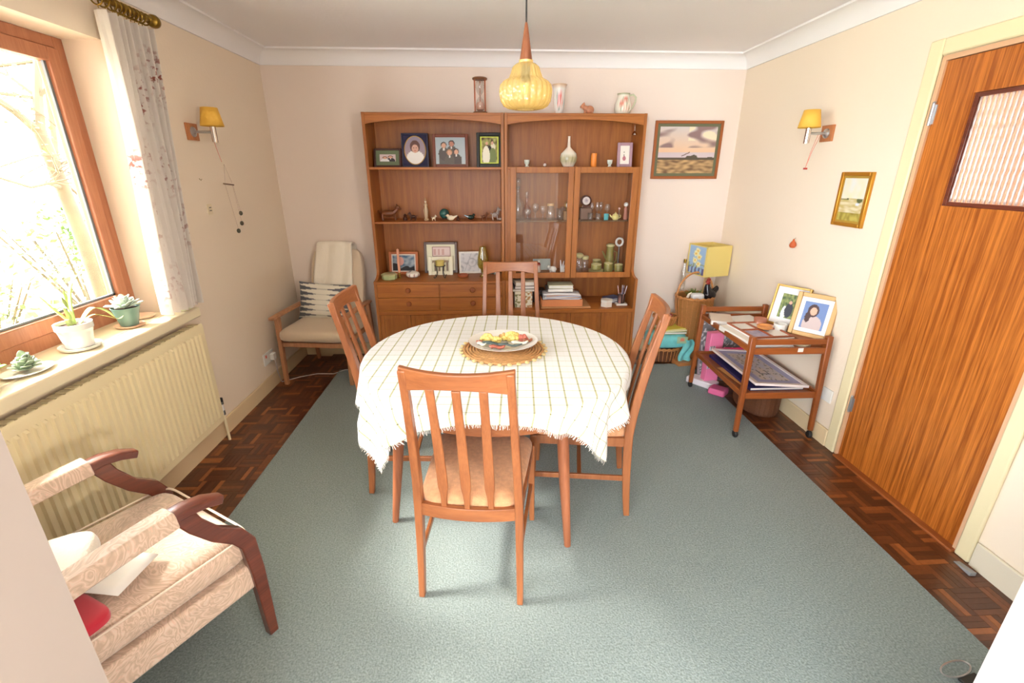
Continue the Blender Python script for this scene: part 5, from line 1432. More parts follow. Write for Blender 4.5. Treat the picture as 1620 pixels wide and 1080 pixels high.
for sx in (-1, 1):
    for sy in (-1, 1): MB().tube([(sx * .018, sy * .012, .02), (sx * .02, sy * .012, 0)], .006, 8).build('leg', bpy.data.materials['cow_china'], t)
t = thing('china_leaf_group', 'white china spiky leaf ornament in the glass cabinet', 'ornament', (0.585, 3.79, SB))
for k in range(6):
    a = radians(-20 + k * 22); mb = MB(); mb.bar((0, (k % 2) * .01, .004), (.085 * cos(a) * .8 - .01, (k % 2) * .012, .085 * sin(a) + .02), .020, .006, (0, 1, 0), .006, .004); mb.build('leaf', bpy.data.materials['cow_china'], t, bev=.002)
GRN = mat('olive_stoneware', srgb(150, 140, 74), .4, var=.12, vscale=20); CRS = mat('cream_stoneware', srgb(226, 216, 160), .4)
t = thing('glass_storage_jar', 'clear glass jar with a mushroom-shaped cream lid in the glass cabinet', 'jar', (0.735, 3.83, SB)); MB().lathe([(.030, 0), (.034, .004), (.034, .10), (.026, .115)], 24, close=False).build('body', M['glass'], t, sharp=180); MB().lathe([(.010, .112), (.034, .128), (.038, .140), (.022, .155), (.0001, .160)], 20).build('lid', CRS, t)
t = thing('glass_storage_jar', 'smaller clear glass jar with a flat cream lid beside the mushroom one', 'jar', (0.790, 3.86, SB)); MB().lathe([(.026, 0), (.030, .004), (.030, .09), (.024, .10)], 24, close=False).build('body', M['glass'], t, sharp=180); MB().lathe([(.026, .10), (.030, .104), (.030, .125), (.026, .128), (.0001, .128)], 20).build('lid', CRS, t)
for i in range(3): simple(MB().lathe([(.030, 0), (.050, .003), (.062, .009), (.060, .010), (.030, .005), (.0001, .005)], 32), 'saucer', CRS, ['bottom saucer of the cream stack in the glass cabinet', 'middle saucer of the cream stack in the glass cabinet', 'top saucer of the cream stack in the glass cabinet'][i], 'saucer', (0.872, 3.79, SB + i * .0085))
def stonecup(label, x, y, z, r, h, hd=True):
    t = thing('stoneware_cup', label, 'cup', (x, y, z), .4)
    MB().lathe([(r * .85, 0), (r, .004), (r, h - .008), (r * .98, h - .006)], 28, close=False).build('body', GRN, t)
    MB().lathe([(r * .98, h - .006), (r * 1.02, h), (r * .92, h), (r * .88, .010), (.0001, .008)], 28, close=False).build('rim', CRS, t)
    if hd: MB().tube([(r * .95, 0, h * .75), (r * 1.45, 0, h * .72), (r * 1.45, 0, h * .32), (r * .95, 0, h * .25)], .004, 8).build('handle', GRN, t)
    return t
stonecup('wide low olive cup on the stack of cream saucers', 0.872, 3.79, SB + .0275, .042, .045, False)
stonecup('olive stoneware mug between the saucer stack and the tall coffee pot', 0.975, 3.80, SB, .036, .080)
stonecup('olive stoneware mug at the far right of the glass cabinet', 1.060, 3.79, SB, .034, .070, False)
stonecup('olive stoneware cup at the back of the glass cabinet', 0.905, 3.93, SB, .034, .085)
t = thing('coffee_pot', 'tall olive stoneware coffee pot in the glass cabinet', 'pot', (1.008, 3.90, SB), radians(180)); MB().lathe([(.038, 0), (.040, .01), (.030, .14), (.028, .17), (.032, .20)], 28).build('body', GRN, t); MB().lathe([(.034, .20), (.036, .212), (.020, .222), (.0001, .224)], 24).build('lid', CRS, t); MB().tube([(.034, 0, .10), (.055, 0, .14), (.066, 0, .16)], [.009, .007, .005], 8).build('spout', GRN, t); MB().tube([(-.030, 0, .16), (-.058, 0, .15), (-.056, 0, .08), (-.036, 0, .06)], .005, 8).build('handle', GRN, t)
t = thing('heart_wreath', 'white ring-shaped china ornament at the top right of the cabinet floor', 'ornament', (1.082, 3.90, SB)); MB().tube([(.028 * cos(a), 0, .235 + .030 * sin(a)) for a in [2 * pi * k / 24 for k in range(24)]], .009, 8, closed=True).build('ring', M['whitep'], t); MB().lathe([(.03, 0), (.03, .006), (.007, .012), (.006, .2), (.0001, .2)], 14).build('stand', mat('grey_pewter', srgb(120, 116, 112), .4, .6), t)

# ------------------------------------------------------------------ books and papers in the right niche
SN = 0.5205
def book(label, x, y, z, w, d, h, col, rz=0, name='book', page=True, group=None, cat='book'):
    t = thing(name, label, cat, (x, y, z), rz, group)
    m = mat('book_cover', col, .5)
    mb = MB(); mb.box(-w / 2, w / 2, -d / 2, d / 2, 0, .003); mb.box(-w / 2, w / 2, -d / 2, d / 2, h - .003, h); mb.box(-w / 2, -w / 2 + .003, -d / 2, d / 2, .003, h - .003); mb.build('cover', m, t, smooth=False)
    box(-w / 2 + .003, w / 2 - .004, -d / 2 + .003, d / 2 - .003, .003, h - .003).build('pages', M['paper'], t, smooth=False)
    return t
def bookup(label, x, y, z, w, d, h, col):
    """book standing upright, spine to the viewer; w is its thickness"""
    t = thing('book', label, 'book', (x, y, z), 0); m = mat('book_cover', col, .5)
    mb = MB(); mb.box(-w / 2, -w / 2 + .002, -d / 2, d / 2, 0, h); mb.box(w / 2 - .002, w / 2, -d / 2, d / 2, 0, h); mb.box(-w / 2, w / 2, -d / 2, -d / 2 + .002, 0, h); mb.build('cover', m, t, smooth=False)
    box(-w / 2 + .002, w / 2 - .002, -d / 2 + .002, d / 2 - .003, .003, h - .003).build('pages', M['paper'], t, smooth=False); return t
# behind the far chair: floral box with books above
t = thing('storage_box', 'small flower-printed box under the lying books left in the niche', 'box', (0.262, 3.72, SN))
MB().grid(lambda u, v: (-.07 + .14 * u, -.081, .002 + .128 * v), 24, 22, colf=lambda u, v: mixc(srgb(236, 232, 214), mixc(srgb(120, 136, 80), srgb(200, 140, 90), u), 1.0 if nz(u, v, 7) > .12 else 0)).build('front', M['prints'], t, smooth=False)
box(-.07, .07, -.08, .08, 0, .132).build('body', mat('box_cream', srgb(232, 226, 204), .6), t, bev=.002)
for i, (w, d, h, c, lab) in enumerate(((.19, .20, .018, srgb(190, 180, 160), 'pale thin book lying directly on the flower-printed box'), (.17, .19, .025, srgb(48, 36, 50), 'dark book lying second on the flower-printed box'), (.18, .18, .030, srgb(226, 212, 190), 'cream book topmost above the flower-printed box'))):
    book(lab, 0.262 + .008 * i, 3.74, SN + .1325 + (0, .0185, .044)[i], w, d, h, c, .05 * i)
simple(box(-.06, .06, -.06, .06, 0, .10), 'tin', mat('dark_tin', srgb(60, 48, 50), .4, .3), 'dark square tin between the flowered box and the letter tray', 'box', (0.395, 3.86, SN), bev=.004)
simple(box(-.20, .20, -.13, .13, 0, .010), 'place_mat', mat('tan_board', srgb(200, 150, 104), .6), 'tan board lying under the orange box of papers', 'board', (0.605, 3.735, SN), bev=.001)
t = thing('letter_tray', 'orange box file holding loose papers in the niche', 'box', (0.575, 3.735, SN + .0105))
OR = mat('orange_card', srgb(226, 146, 96), .6)
mb = MB(); mb.box(-.165, .165, -.115, .115, 0, .004); mb.box(-.165, .165, -.115, -.111, .004, .055); mb.box(-.165, .165, .111, .115, .004, .055); mb.box(-.165, -.161, -.111, .111, .004, .055); mb.box(.161, .165, -.111, .111, .004, .055); mb.build('tray', OR, t, smooth=False)
PC = [srgb(236, 234, 240), srgb(206, 214, 232), srgb(232, 200, 184), srgb(240, 238, 236), srgb(190, 200, 224), srgb(214, 176, 160), srgb(238, 236, 240)]
for i in range(7):
    mb = MB(); w, d = .30 - .01 * (i % 3), .20
    mb.grid(lambda u, v: ((u - .5) * w, (v - .5) * d, .003 * sin(u * 5 + i)), 6, 3)
    simple(mb, 'paper', mat('loose_paper', PC[i], .8), ['lowest sheet in the orange box file', 'second sheet up in the orange box file', 'third sheet up in the orange box file', 'middle white sheet in the orange box file', 'bluish sheet above the middle one in the orange box file', 'pinkish sheet near the top of the orange box file', 'topmost white sheet in the orange box file'][i], 'paper', (.575 + .006 * ((i * 5) % 3), 3.735 - .004 * (i % 2), SN + .047 + .006 * i + .018), rot=(0, 0, radians((-3, 2, -1, 4, -5, 3, 0)[i])), solid=.003)
book('grey-covered book lying on the papers of the orange box file', 0.565, 3.77, SN + .112, .21, .16, .028, srgb(150, 140, 134), .04)
book('cream book on top of the grey-covered book in the niche', 0.575, 3.77, SN + .1405, .20, .15, .026, srgb(236, 232, 196), -.03)
t = thing('hexagonal_box', 'small white hexagonal box at the front right of the niche', 'box', (0.945, 3.655, SN), .3)
MB().lathe([(.050, 0), (.050, .040), (.0001, .040)], 6).build('body', mat('white_card', srgb(236, 228, 216), .5), t, sharp=20); MB().lathe([(.053, .0405), (.053, .056), (.0001, .056)], 6).build('lid', mat('white_card2', srgb(240, 234, 224), .5), t, sharp=20)
for i, (c, lab) in enumerate(((srgb(60, 76, 120), 'dark blue notebook lying lowest behind the hexagonal box'), (srgb(210, 200, 204), 'pale notebook lying on the dark blue notebook'), (srgb(90, 100, 140), 'blue-grey notebook topmost behind the hexagonal box'))): book(lab, 1.030, 3.80, SN + .0135 * i, .13, .11, .013, c, .25 * i)
t = thing('pen_pot', 'dark floral pen pot standing in a white tray at the right of the niche', 'pot', (1.075, 3.690, SN))
box(-.045, .045, -.035, .035, 0, .016).build('tray', M['whitep'], t, bev=.003)
MB().lathe([(.028, .017), (.030, .02), (.032, .095), (.029, .095), (.027, .022), (.0001, .022)], 24, colf=lambda a, b, z: srgb(206, 150, 140) if nz(a * 8, b * 8) > .15 else srgb(44, 34, 34)).build('pot', M['pottery'], t)
for i, (dx, dy, c, lab) in enumerate(((-.018, .004, srgb(230, 190, 180), 'pink-topped pen leaning left in the pen pot'), (.004, .012, srgb(150, 140, 150), 'grey pen standing upright in the pen pot'), (.018, -.006, srgb(200, 190, 200), 'pale pen leaning right in the pen pot'), (.010, .008, srgb(90, 80, 110), 'dark violet pen leaning right in the pen pot'))):
    t = thing('pen', lab, 'pen', (1.075 + dx * .4, 3.690 + dy * .5, SN + .026)); MB().tube([(0, 0, 0), (dx * 1.4, dy, .115)], .0038, 8).build('barrel', mat('pen_barrel', c, .4), t); MB().tube([(dx * 1.4, dy, .115), (dx * 1.6, dy * 1.1, .135)], [.0045, .003], 8).build('cap', mat('pen_cap', mixc(c, (1, 1, 1), .3), .4), t)

# ------------------------------------------------------------------ plate with flowers / food and mat on the table
TZ = 0.7385
t = thing('place_mat', 'round woven cane mat under the plate on the table', 'mat', (0.056, 2.128, TZ), 0)
mb = MB()
for k in range(13): 
    r = .012 + k * .015; mb.tube([(r * cos(a), r * sin(a), .004 + .0012 * sin(a * 26 + k * 2)) for a in [2 * pi * q / 72 for q in range(72)]], .0072, 6, closed=True)
mb.build('weave', mat('woven_cane', srgb(196, 146, 92), .7, var=.2, vscale=60), t, kind='stuff')
M['plate'] = mat('white_plate', srgb(240, 234, 226), .25)
mb = MB()
NB = 30
for k in range(NB):
    a = 2 * pi * k / NB; mb.ball((.206 * cos(a), .206 * sin(a), .005), .014, 10, 6, (.8, 1.1, .4), Matrix.Rotation(0, 4, 'Z'))
mb.build('scalloped_edge', mat('straw_edge', srgb(222, 196, 140), .7), t, kind='stuff')
t = thing('plate', 'white oval plate of food in the middle of the table', 'plate', (0.056, 2.150, TZ + .0125), 0)
MB().lathe([(.085, 0), (.090, .002), (.125, .012), (.168, .028), (.170, .031), (.125, .017), (.09, .007), (.0001, .006)], 56, Matrix.Diagonal((1, .92, 1, 1))).build('dish', M['plate'], t)
FD = dict(y=(srgb(238, 208, 122), 'yellow_floret'), o=(srgb(230, 176, 110), 'orange_piece'), r=(srgb(196, 112, 92), 'red_piece'), g=(srgb(84, 98, 96), 'grey_green_leaf'), w=(srgb(240, 232, 214), 'white_piece'), b=(srgb(150, 90, 60), 'brown_piece'))
PLX, PLY, PLZ = 0.056, 2.150, TZ + .0125
def floret(label, x, y, s, key, n=16, seed=0):
    rnd = random.Random(seed); mb = MB()
    for k in range(n):
        a = rnd.uniform(0, 2 * pi); r = rnd.uniform(0, .8) * s; z = .012 + (1 - (r / s) ** 2) * s * .75 * rnd.uniform(.6, 1)
        mb.ball((r * cos(a), r * sin(a) * .8, z), s * rnd.uniform(.22, .36), 8, 6)
    mb.ball((0, 0, .008 + s * .25), s * .6, 12, 7, (1.1, .9, .5))
    simple(mb, 'food_heap', mat(FD[key][1], FD[key][0], .7, var=.3, vscale=60, bump=.6), label, 'food', (PLX + x, PLY + y, PLZ))
floret('large yellow crumbly heap at the right back of the plate', .042, .045, .048, 'y', 26, 1)
floret('yellow crumbly heap at the left back of the plate', -.075, .040, .040, 'y', 22, 2)
floret('golden heap in the middle of the plate', -.030, .018, .032, 'y', 16, 7)
floret('orange heap between the two yellow heaps', .005, .070, .030, 'o', 12, 3)
floret('reddish brown heap at the right edge of the plate', .095, .030, .036, 'r', 14, 4)
floret('small red heap at the left edge of the plate', -.118, .000, .022, 'r', 9, 6)
def slab(label, x, y, w, d, key, rz, z=.014):
    mb = MB(); mb.grid(lambda u, v: ((u - .5) * w * (1 - .5 * abs(v - .5)), (v - .5) * d, .004 * sin(u * 7) + .006 * (1 - (2 * v - 1) ** 2)), 10, 6)
    simple(mb, 'food_slice', mat(FD[key][1] + '_slice', FD[key][0], .5, var=.25, vscale=50), label, 'food', (PLX + x, PLY + y, PLZ + z), rot=(0, 0, rz), solid=.006, sharp=180)
slab('dark grey-green leaf lying across the front of the plate', -.040, -.035, .13, .030, 'g', -.25, .022)
slab('dark strip reaching right along the front rim of the plate', .030, -.060, .12, .010, 'g', -.06, .022)
slab('cream slice at the right front of the plate', .080, -.020, .085, .028, 'w', .05, .020)
slab('pink-brown slice at the left front of the plate', -.030, -.062, .08, .030, 'r', .1, .016)
slab('white slice at the left of the plate', -.105, -.030, .05, .025, 'w', -.5, .020)
slab('brown strip at the right rim of the plate', .120, -.002, .05, .018, 'b', .3, .024)

# ------------------------------------------------------------------ items on the trolley
UT = 0.5825
frame('photo_frame', 'gold framed portrait with wide white mount, farther one on the trolley', 'picture', (1.880, 2.785, UT + .035), 0.215, 0.262, 0.013, GOLD, 0.040, srgb(240, 238, 236), lambda u, v: first(SK if el(u, v, .55, .66, .09, .07) else None, srgb(50, 50, 60) if el(u, v, .55, .34, .22, .3) else None, srgb(236, 236, 230) if el(u, v, .3, .2, .14, .3) else None, mixc(srgb(70, 90, 50), srgb(150, 160, 90), .5 + nz(u, v, 8))), rz=radians(-58), tilt=radians(15))
frame('photo_frame', 'wide gold framed portrait of a smiling dark-haired person, nearer one on the trolley', 'picture', (1.905, 2.570, UT + .035), 0.225, 0.262, 0.026, mat('wide_gold_frame', srgb(190, 150, 96), .4, .35), 0.024, srgb(242, 240, 238), lambda u, v: first(SK if el(u, v, .45, .66, .15, .15) else None, srgb(66, 34, 32) if el(u, v, .43, .68, .24, .24) or (el(u, v, .25, .42, .12, .2)) else None, srgb(200, 180, 176) if v < .5 and el(u, v, .5, .15, .42, .36) else None, srgb(110, 134, 184)), rz=radians(-52), tilt=radians(15))
simple(box(-.06, .06, -.06, .06, 0, .034), 'wooden_block', mat('cork_block', srgb(176, 112, 70), .6), 'wooden block behind the gold frames on the trolley', 'block', (1.895, 2.80, UT), bev=.003)
simple(box(-.06, .06, -.07, .07, 0, .034), 'wooden_block', mat('cork_block2', srgb(170, 106, 66), .6), 'wooden block under the nearer gold frame on the trolley', 'block', (1.90, 2.565, UT), bev=.003)
book('large white album lying open at the front of the upper tray', 1.640, 2.665, UT, .27, .36, .030, srgb(238, 232, 220), radians(4), name='album', cat='album')
t = thing('multi_photo_frame', 'wooden multi-opening photo frame lying flat on the white album', 'picture', (1.685, 2.705, UT + .0305), radians(4))
mb = MB()
FWd, FH = .26, .30
box(-.13, .13, -.15, .15, 0, .008).build('backing', M['paper'], t, smooth=False)
xs = [-.13, -.005, .13]; 
for (a, b, c, d) in ((-.13, -.118, -.15, .15), (.118, .13, -.15, .15), (-.118, .118, -.15, -.138), (-.118, .118, .138, .15), (-.118, .118, -.004, .008), (-.008, .004, -.138, .138)): mb.box(a, b, c, d, .004, .016)
mb.build('frame', mat('reddish_frame', srgb(160, 84, 52), .4), t, bev=.001)
MB().grid(lambda u, v: (-.11 + .1 * u, -.13 + .12 * v, .0092), 10, 10, colf=lambda u, v: mixc(srgb(190, 180, 200), srgb(150, 150, 180), nz(u, v, 4) + .5)).build('print', M['prints'], t, smooth=False)
t = thing('wooden_bowl', 'small orange wooden bowl on the multi-opening frame', 'bowl', (1.715, 2.700, UT + .048)); MB().lathe([(.030, 0), (.044, .006), (.048, .020), (.042, .020), (.036, .010), (.0001, .007)], 28).build('bowl', mat('honey_wood', srgb(222, 150, 84), .35), t)
simple(mb := MB().lathe([(.022, 0), (.024, .002), (.026, .030), (.0001, .030)], 18), 'silk_flower', mat('pink_rose', srgb(238, 180, 190), .6), 'pink silk flower head by the white mug on the trolley', 'flower', (1.768, 2.790, UT + .001))
t = thing('mug', 'white lidded mug before the gold frames on the trolley', 'mug', (1.825, 2.715, UT)); MB().lathe([(.034, 0), (.038, .004), (.040, .075), (.036, .075), (.034, .01), (.0001, .008)], 28).build('body', M['whitep'], t); MB().tube([(-.036, 0, .06), (-.062, 0, .055), (-.060, 0, .025), (-.037, 0, .018)], .005, 8).build('handle', M['whitep'], t)
t = thing('candle_glass', 'peach glass candle dish beside the white mug', 'candle', (1.770, 2.850, UT)); MB().lathe([(.026, 0), (.030, .004), (.040, .070), (.037, .070), (.028, .01), (.0001, .008)], 24).build('glass', glassmat('peach_glass', (1, .72, .6), .2, body=.5, bodycol=(.9, .45, .3)), t, sharp=180); MB().cyl((0, 0, .012), .026, .03, 18).build('wax', mat('peach_wax', srgb(240, 170, 140), .5), t)
book('thick pale book at the far end of the upper tray', 1.585, 3.005, UT, .14, .19, .030, srgb(222, 206, 190), radians(-20))
book('white magazine at the far right of the upper tray', 1.760, 3.020, UT, .20, .16, .012, srgb(240, 236, 230), radians(8), name='magazine', cat='magazine')
for i in range(2): simple(box(-.045, .045, -.035, .035, 0, .016), 'small_box', mat('grey_wood_box' + str(i), (srgb(150, 120, 90), srgb(196, 180, 150))[i], .5), ('low brown box right of the multi-opening frame', 'low pale box at the near right of the upper tray')[i], 'box', ((1.845, 2.615, UT), (1.860, 2.520, UT))[i], rot=(0, 0, .5), bev=.002)
t = thing('price_sticker', 'small white sticker on the near end of the trolley tray', 'sticker', (1.790, 2.4385, .585)); box(-.016, .016, -.0008, 0, -.012, .012).build('paper', M['paper'], t, smooth=False)
# lower tray: big blue picture and things
LT = 0.2955
t = thing('framed_map', 'large white framed picture with a blue border lying on the lower tray', 'picture', (1.765, 2.790, LT + .030), 0, rot=(radians(0), radians(4), 0))
w, h = .34, .60
mb = MB()
for (a, b, c, d) in ((-w / 2, -w / 2 + .026, -h / 2, h / 2), (w / 2 - .026, w / 2, -h / 2, h / 2), (-w / 2 + .026, w / 2 - .026, -h / 2, -h / 2 + .026), (-w / 2 + .026, w / 2 - .026, h / 2 - .026, h / 2)): mb.box(a, b, c, d, 0, .016)
mb.build('frame', mat('white_pink_frame', srgb(240, 228, 224), .4), t, bev=.002)
def mapc(u, v):
    e = min(u, 1 - u, (v) * 1.8, (1 - v) * 1.8)
    if e < .17: return srgb(176, 176, 214)
    if u > .3 and abs(v - .32) < .06 and abs(u - .45) < .12 and (abs(v - .32) > .05 or abs(u - .45) > .10): return srgb(60, 54, 70)
    if nz(u * 2, v * 3, 9, 3) > .32: return srgb(110, 110, 90)
    return mixc(srgb(230, 214, 204), srgb(214, 212, 226), .5 + nz(u, v, 5))
MB().grid(lambda u, v: (-w / 2 + .026 + (w - .052) * u, -h / 2 + .026 + (h - .052) * v, .010), 40, 60, colf=mapc).build('print', M['prints'], t, smooth=False)
box(-w / 2 + .02, w / 2 - .02, -h / 2 + .02, h / 2 - .02, 0, .009).build('backing', mat('navy_backing', srgb(40, 36, 90), .6), t, smooth=False)
book('dark blue folder under the large blue-bordered picture', 1.745, 2.785, LT, .34, .56, .020, srgb(44, 38, 92), 0, name='folder', cat='folder')
simple(box(-.10, .10, -.15, .15, 0, .004), 'envelope', mat('manila', srgb(224, 160, 96), .7), 'manila envelope on the lower tray beside the framed picture', 'envelope', (1.652, 2.72, LT - .0005), rot=(0, 0, .10))
t = thing('patterned_panel', 'grey patterned panel with pink ribbon leaning behind the trolley', 'panel', (1.790, 3.245, .02), 0, rot=(radians(-14), 0, radians(-8)))
MB().grid(lambda u, v: (-.17 + .34 * u, -.001, .02 + .50 * v), 36, 50, colf=lambda u, v: srgb(226, 222, 226) if nz(u * 2, v * 3, 9) > .22 else srgb(118, 116, 120)).build('print', M['prints'], t, smooth=False)
mb = MB(); mb.box(-.185, -.17, -.003, .012, 0, .53); mb.box(.17, .185, -.003, .012, 0, .53); mb.box(-.17, .17, -.003, .012, 0, .015); mb.box(-.17, .17, -.003, .012, .52, .53); mb.build('frame', M['steel'], t)
box(-.17, .17, .001, .010, .015, .52).build('board', mat('grey_board', srgb(120, 118, 120), .7), t, smooth=False)
PK = mat('bright_pink', srgb(244, 130, 170), .6)
t = thing('gift_bag', 'pink and white striped gift bag leaning behind the trolley leg', 'bag', (1.655, 3.185, .014), radians(10))
mb = MB(); mb.box(-.05, .06, -.03, .03, 0, .43); mb.build('bag', PK, t, bev=.004)
MB().grid(lambda u, v: (-.052 + .05 * u, -.0315, .15 + .18 * v), 12, 14, colf=lambda u, v: srgb(60, 50, 60) if sin((u + v) * 22) > .4 else srgb(240, 236, 240)).build('striped_panel', M['prints'], t, smooth=False)
simple(MB().tube([(-.10, 0, .0), (-.04, .01, .012), (.03, 0, .004), (.10, .015, .016), (.15, 0, .0)], [.018, .024, .026, .024, .014], 10), 'pink_ribbon_roll', mat('deep_pink', srgb(216, 50, 110), .6), 'deep pink rolled cloth lying on the lower tray', 'cloth', (1.700, 3.02, LT + .038), rot=(0, 0, .2)) if False else None
simple(MB().tube([(-.10, 0, .0), (-.04, .01, .006), (.03, 0, .004), (.09, .015, .006), (.13, 0, .0)], [.018, .022, .024, .022, .014], 10), 'cloth_roll', mat('deep_pink', srgb(216, 50, 110), .6), 'deep pink rolled cloth at the far end of the lower tray', 'cloth', (1.760, 3.105, LT + .026 - .002), rot=(0, 0, .0))
simple(box(-.11, .11, -.05, .05, 0, .05), 'white_box', mat('white_pink_box', srgb(236, 226, 230), .5), 'white box on the carpet under the far end of the trolley', 'box', (1.615, 3.19, .014), rot=(0, 0, -.9), bev=.01)
simple(box(-.06, .06, -.05, .05, 0, .05), 'pink_parcel', mat('pink_parcel', srgb(222, 104, 150), .5), 'pink parcel on the carpet under the trolley', 'parcel', (1.665, 3.03, .014), rot=(0, 0, -.8), bev=.012)
def wicker(name, c, sc=60):
    m, N, L, P = newmat(name); t = N.new('ShaderNodeTexCoord')
    b1 = N.new('ShaderNodeTexWave'); b1.bands_direction = 'Z'; b1.inputs['Scale'].default_value = sc; b1.inputs['Distortion'].default_value = 2.5; b1.inputs['Detail Scale'].default_value = 3
    L.new(t.outputs['Object'], b1.inputs['Vector'])
    n = N.new('ShaderNodeTexNoise'); n.inputs['Scale'].default_value = 40; L.new(t.outputs['Object'], n.inputs['Vector'])
    r = N.new('ShaderNodeValToRGB'); r.color_ramp.elements[0].color = (*[q * .45 for q in c], 1); r.color_ramp.elements[1].color = (*[min(1, q * 1.25) for q in c], 1); L.new(b1.outputs['Fac'], r.inputs[0])
    L.new(r.outputs[0], P.inputs['Base Color']); P.inputs['Roughness'].default_value = .6
    b = N.new('ShaderNodeBump'); b.inputs['Strength'].default_value = .6; b.inputs['Distance'].default_value = .004; L.new(b1.outputs['Fac'], b.inputs['Height']); L.new(b.outputs[0], P.inputs['Normal'])
    return m
WK = wicker('willow', srgb(196, 132, 70)); WK2 = wicker('brown_willow', srgb(120, 72, 42)); CANE = mat('cane', srgb(200, 136, 78), .5, var=.2, vscale=50)
def basket(label, loc, prof, m, rz=0, handle=None, sx=1.0, sy=1.0, nrib=20, rim=True, stk=None):
    t = thing('basket', label, 'basket', loc, rz)
    D = Matrix.Diagonal((sx, sy, 1, 1)); r1, z1 = prof[-1]
    MB().lathe(prof, 40, D, close=False).build('side', m, t, solid=.006, sharp=180)
    MB().lathe([(prof[0][0], prof[0][1] + .004), (.0001, prof[0][1] + .004)], 30, D, close=False).build('bottom', m, t)
    mb = MB()
    for k in range(nrib):
        a = 2 * pi * k / nrib; mb.tube([(sx * (r + .004) * cos(a), sy * (r + .004) * sin(a), z) for r, z in prof], .0032, 5)
    mb.build('stakes', stk or CANE, t, kind='stuff')
    mb = MB(); 
    for q in (0, 1): mb.tube([(sx * (r1 + .003) * cos(a), sy * (r1 + .003) * sin(a), z1 - .008 * q + .004 * sin(a * 20 + q * pi)) for a in [2 * pi * k / 90 for k in range(90)]], .007, 6, closed=True)
    mb.build('rim', CANE, t)
    if handle:
        for q in (-1, 1): pass
        mb = MB(); mb.tube([(sx * r1 * cos(a), 0, z1 + handle * sin(a)) for a in [pi * k / 20 for k in range(21)]], .0085, 8); mb.build('handle', CANE, t)
    return t
basket('low dark wicker basket on the parquet beneath the trolley', (1.850, 2.86, 0.0), [(.145, .004), (.155, .03), (.16, .20)], WK2, 0, None, 0.78, 1.2, 30, stk=WK2)
basket('tall round wicker basket with a hoop handle behind the trolley', (1.738, 3.79, 0), [(.115, .004), (.125, .06), (.145, .40), (.165, .50), (.168, .565)], WK, 0, .20, .92, .85, 22)
# contents of the tall basket
t = thing('cockerel_ornament', 'black and red pottery cockerel in the tall basket', 'figurine', (1.835, 3.73, .53), radians(200))
CK = mat('black_glaze', srgb(26, 22, 26), .15); CR = mat('red_glaze', srgb(150, 40, 32), .3)
mb = MB(); mb.ball((0, 0, .055), .055, 20, 14, (1.1, .8, .95)); mb.tube([(.02, 0, .08), (.035, 0, .125), (.032, 0, .150)], [.040, .024, .018], 12); mb.tube([(-.03, 0, .07), (-.075, 0, .11), (-.085, 0, .085)], [.03, .018, .005], 10); mb.build('body', CK, t)
MB().ball((.036, 0, .162), .021, 14, 9).build('head', CR, t); MB().tube([(.052, 0, .160), (.075, 0, .154)], [.008, .001], 8).build('beak', TAN, t)
mb = MB()
for k in range(3): mb.ball((.045 - .014 * k, 0, .186), .010, 8, 6, (.8, .4, 1.2))
mb.build('comb', CR, t)
simple(cushion(MB(), (0, 0, .0), .05, .035, .028), 'white_bundle', mat('white_cloth', srgb(236, 234, 236), .8), 'white cloth bundle beside the cockerel in the tall basket', 'cloth', (1.735, 3.735, .57))
mb = MB(); rnd = random.Random(5)
for k in range(46):
    a = rnd.uniform(0, 2 * pi); l = rnd.uniform(.04, .09); x0, y0 = rnd.uniform(-.05, .05), rnd.uniform(-.03, .03)
    mb.bar((x0, y0, 0), (x0 + l * cos(a) * .8, y0 + l * sin(a) * .5, l * .55), .010, .0012, w2=.002)
simple(mb, 'foliage_bunch', mat('moss_green', srgb(110, 138, 60), .7), 'bunch of green foliage at the back of the tall basket', 'plant', (1.745, 3.82, .56), kind=None)
t = thing('bottle', 'slim clear glass bottle with a gold cap behind the basket handle', 'bottle', (1.655, 3.88, .60)); 
MB().lathe([(.018, 0), (.020, .01), (.022, .16), (.010, .20), (.009, .23)], 18, close=False).build('body', glassmat('frosty_bottle', (.95, .93, .9), .3, body=.3, bodycol=(.9, .85, .75)), t, sharp=180); MB().cyl((0, 0, .23), .012, .03, 14).build('cap', M['brass'], t)
simple(mb := MB().tube([(0, 0, 0), (.01, .0, .03), (.03, 0, .045)], [.012, .010, .003], 8), 'shell', IVO, 'small white shell at the left rim of the tall basket', 'shell', (1.655, 3.74, .56))
# yellow table lamp with a blue printed panel
t = thing('table_lamp', 'square yellow lampshade with a blue flower panel in the back right corner', 'lamp', (1.850, 3.865, 0), radians(-75))
sh_w = .118
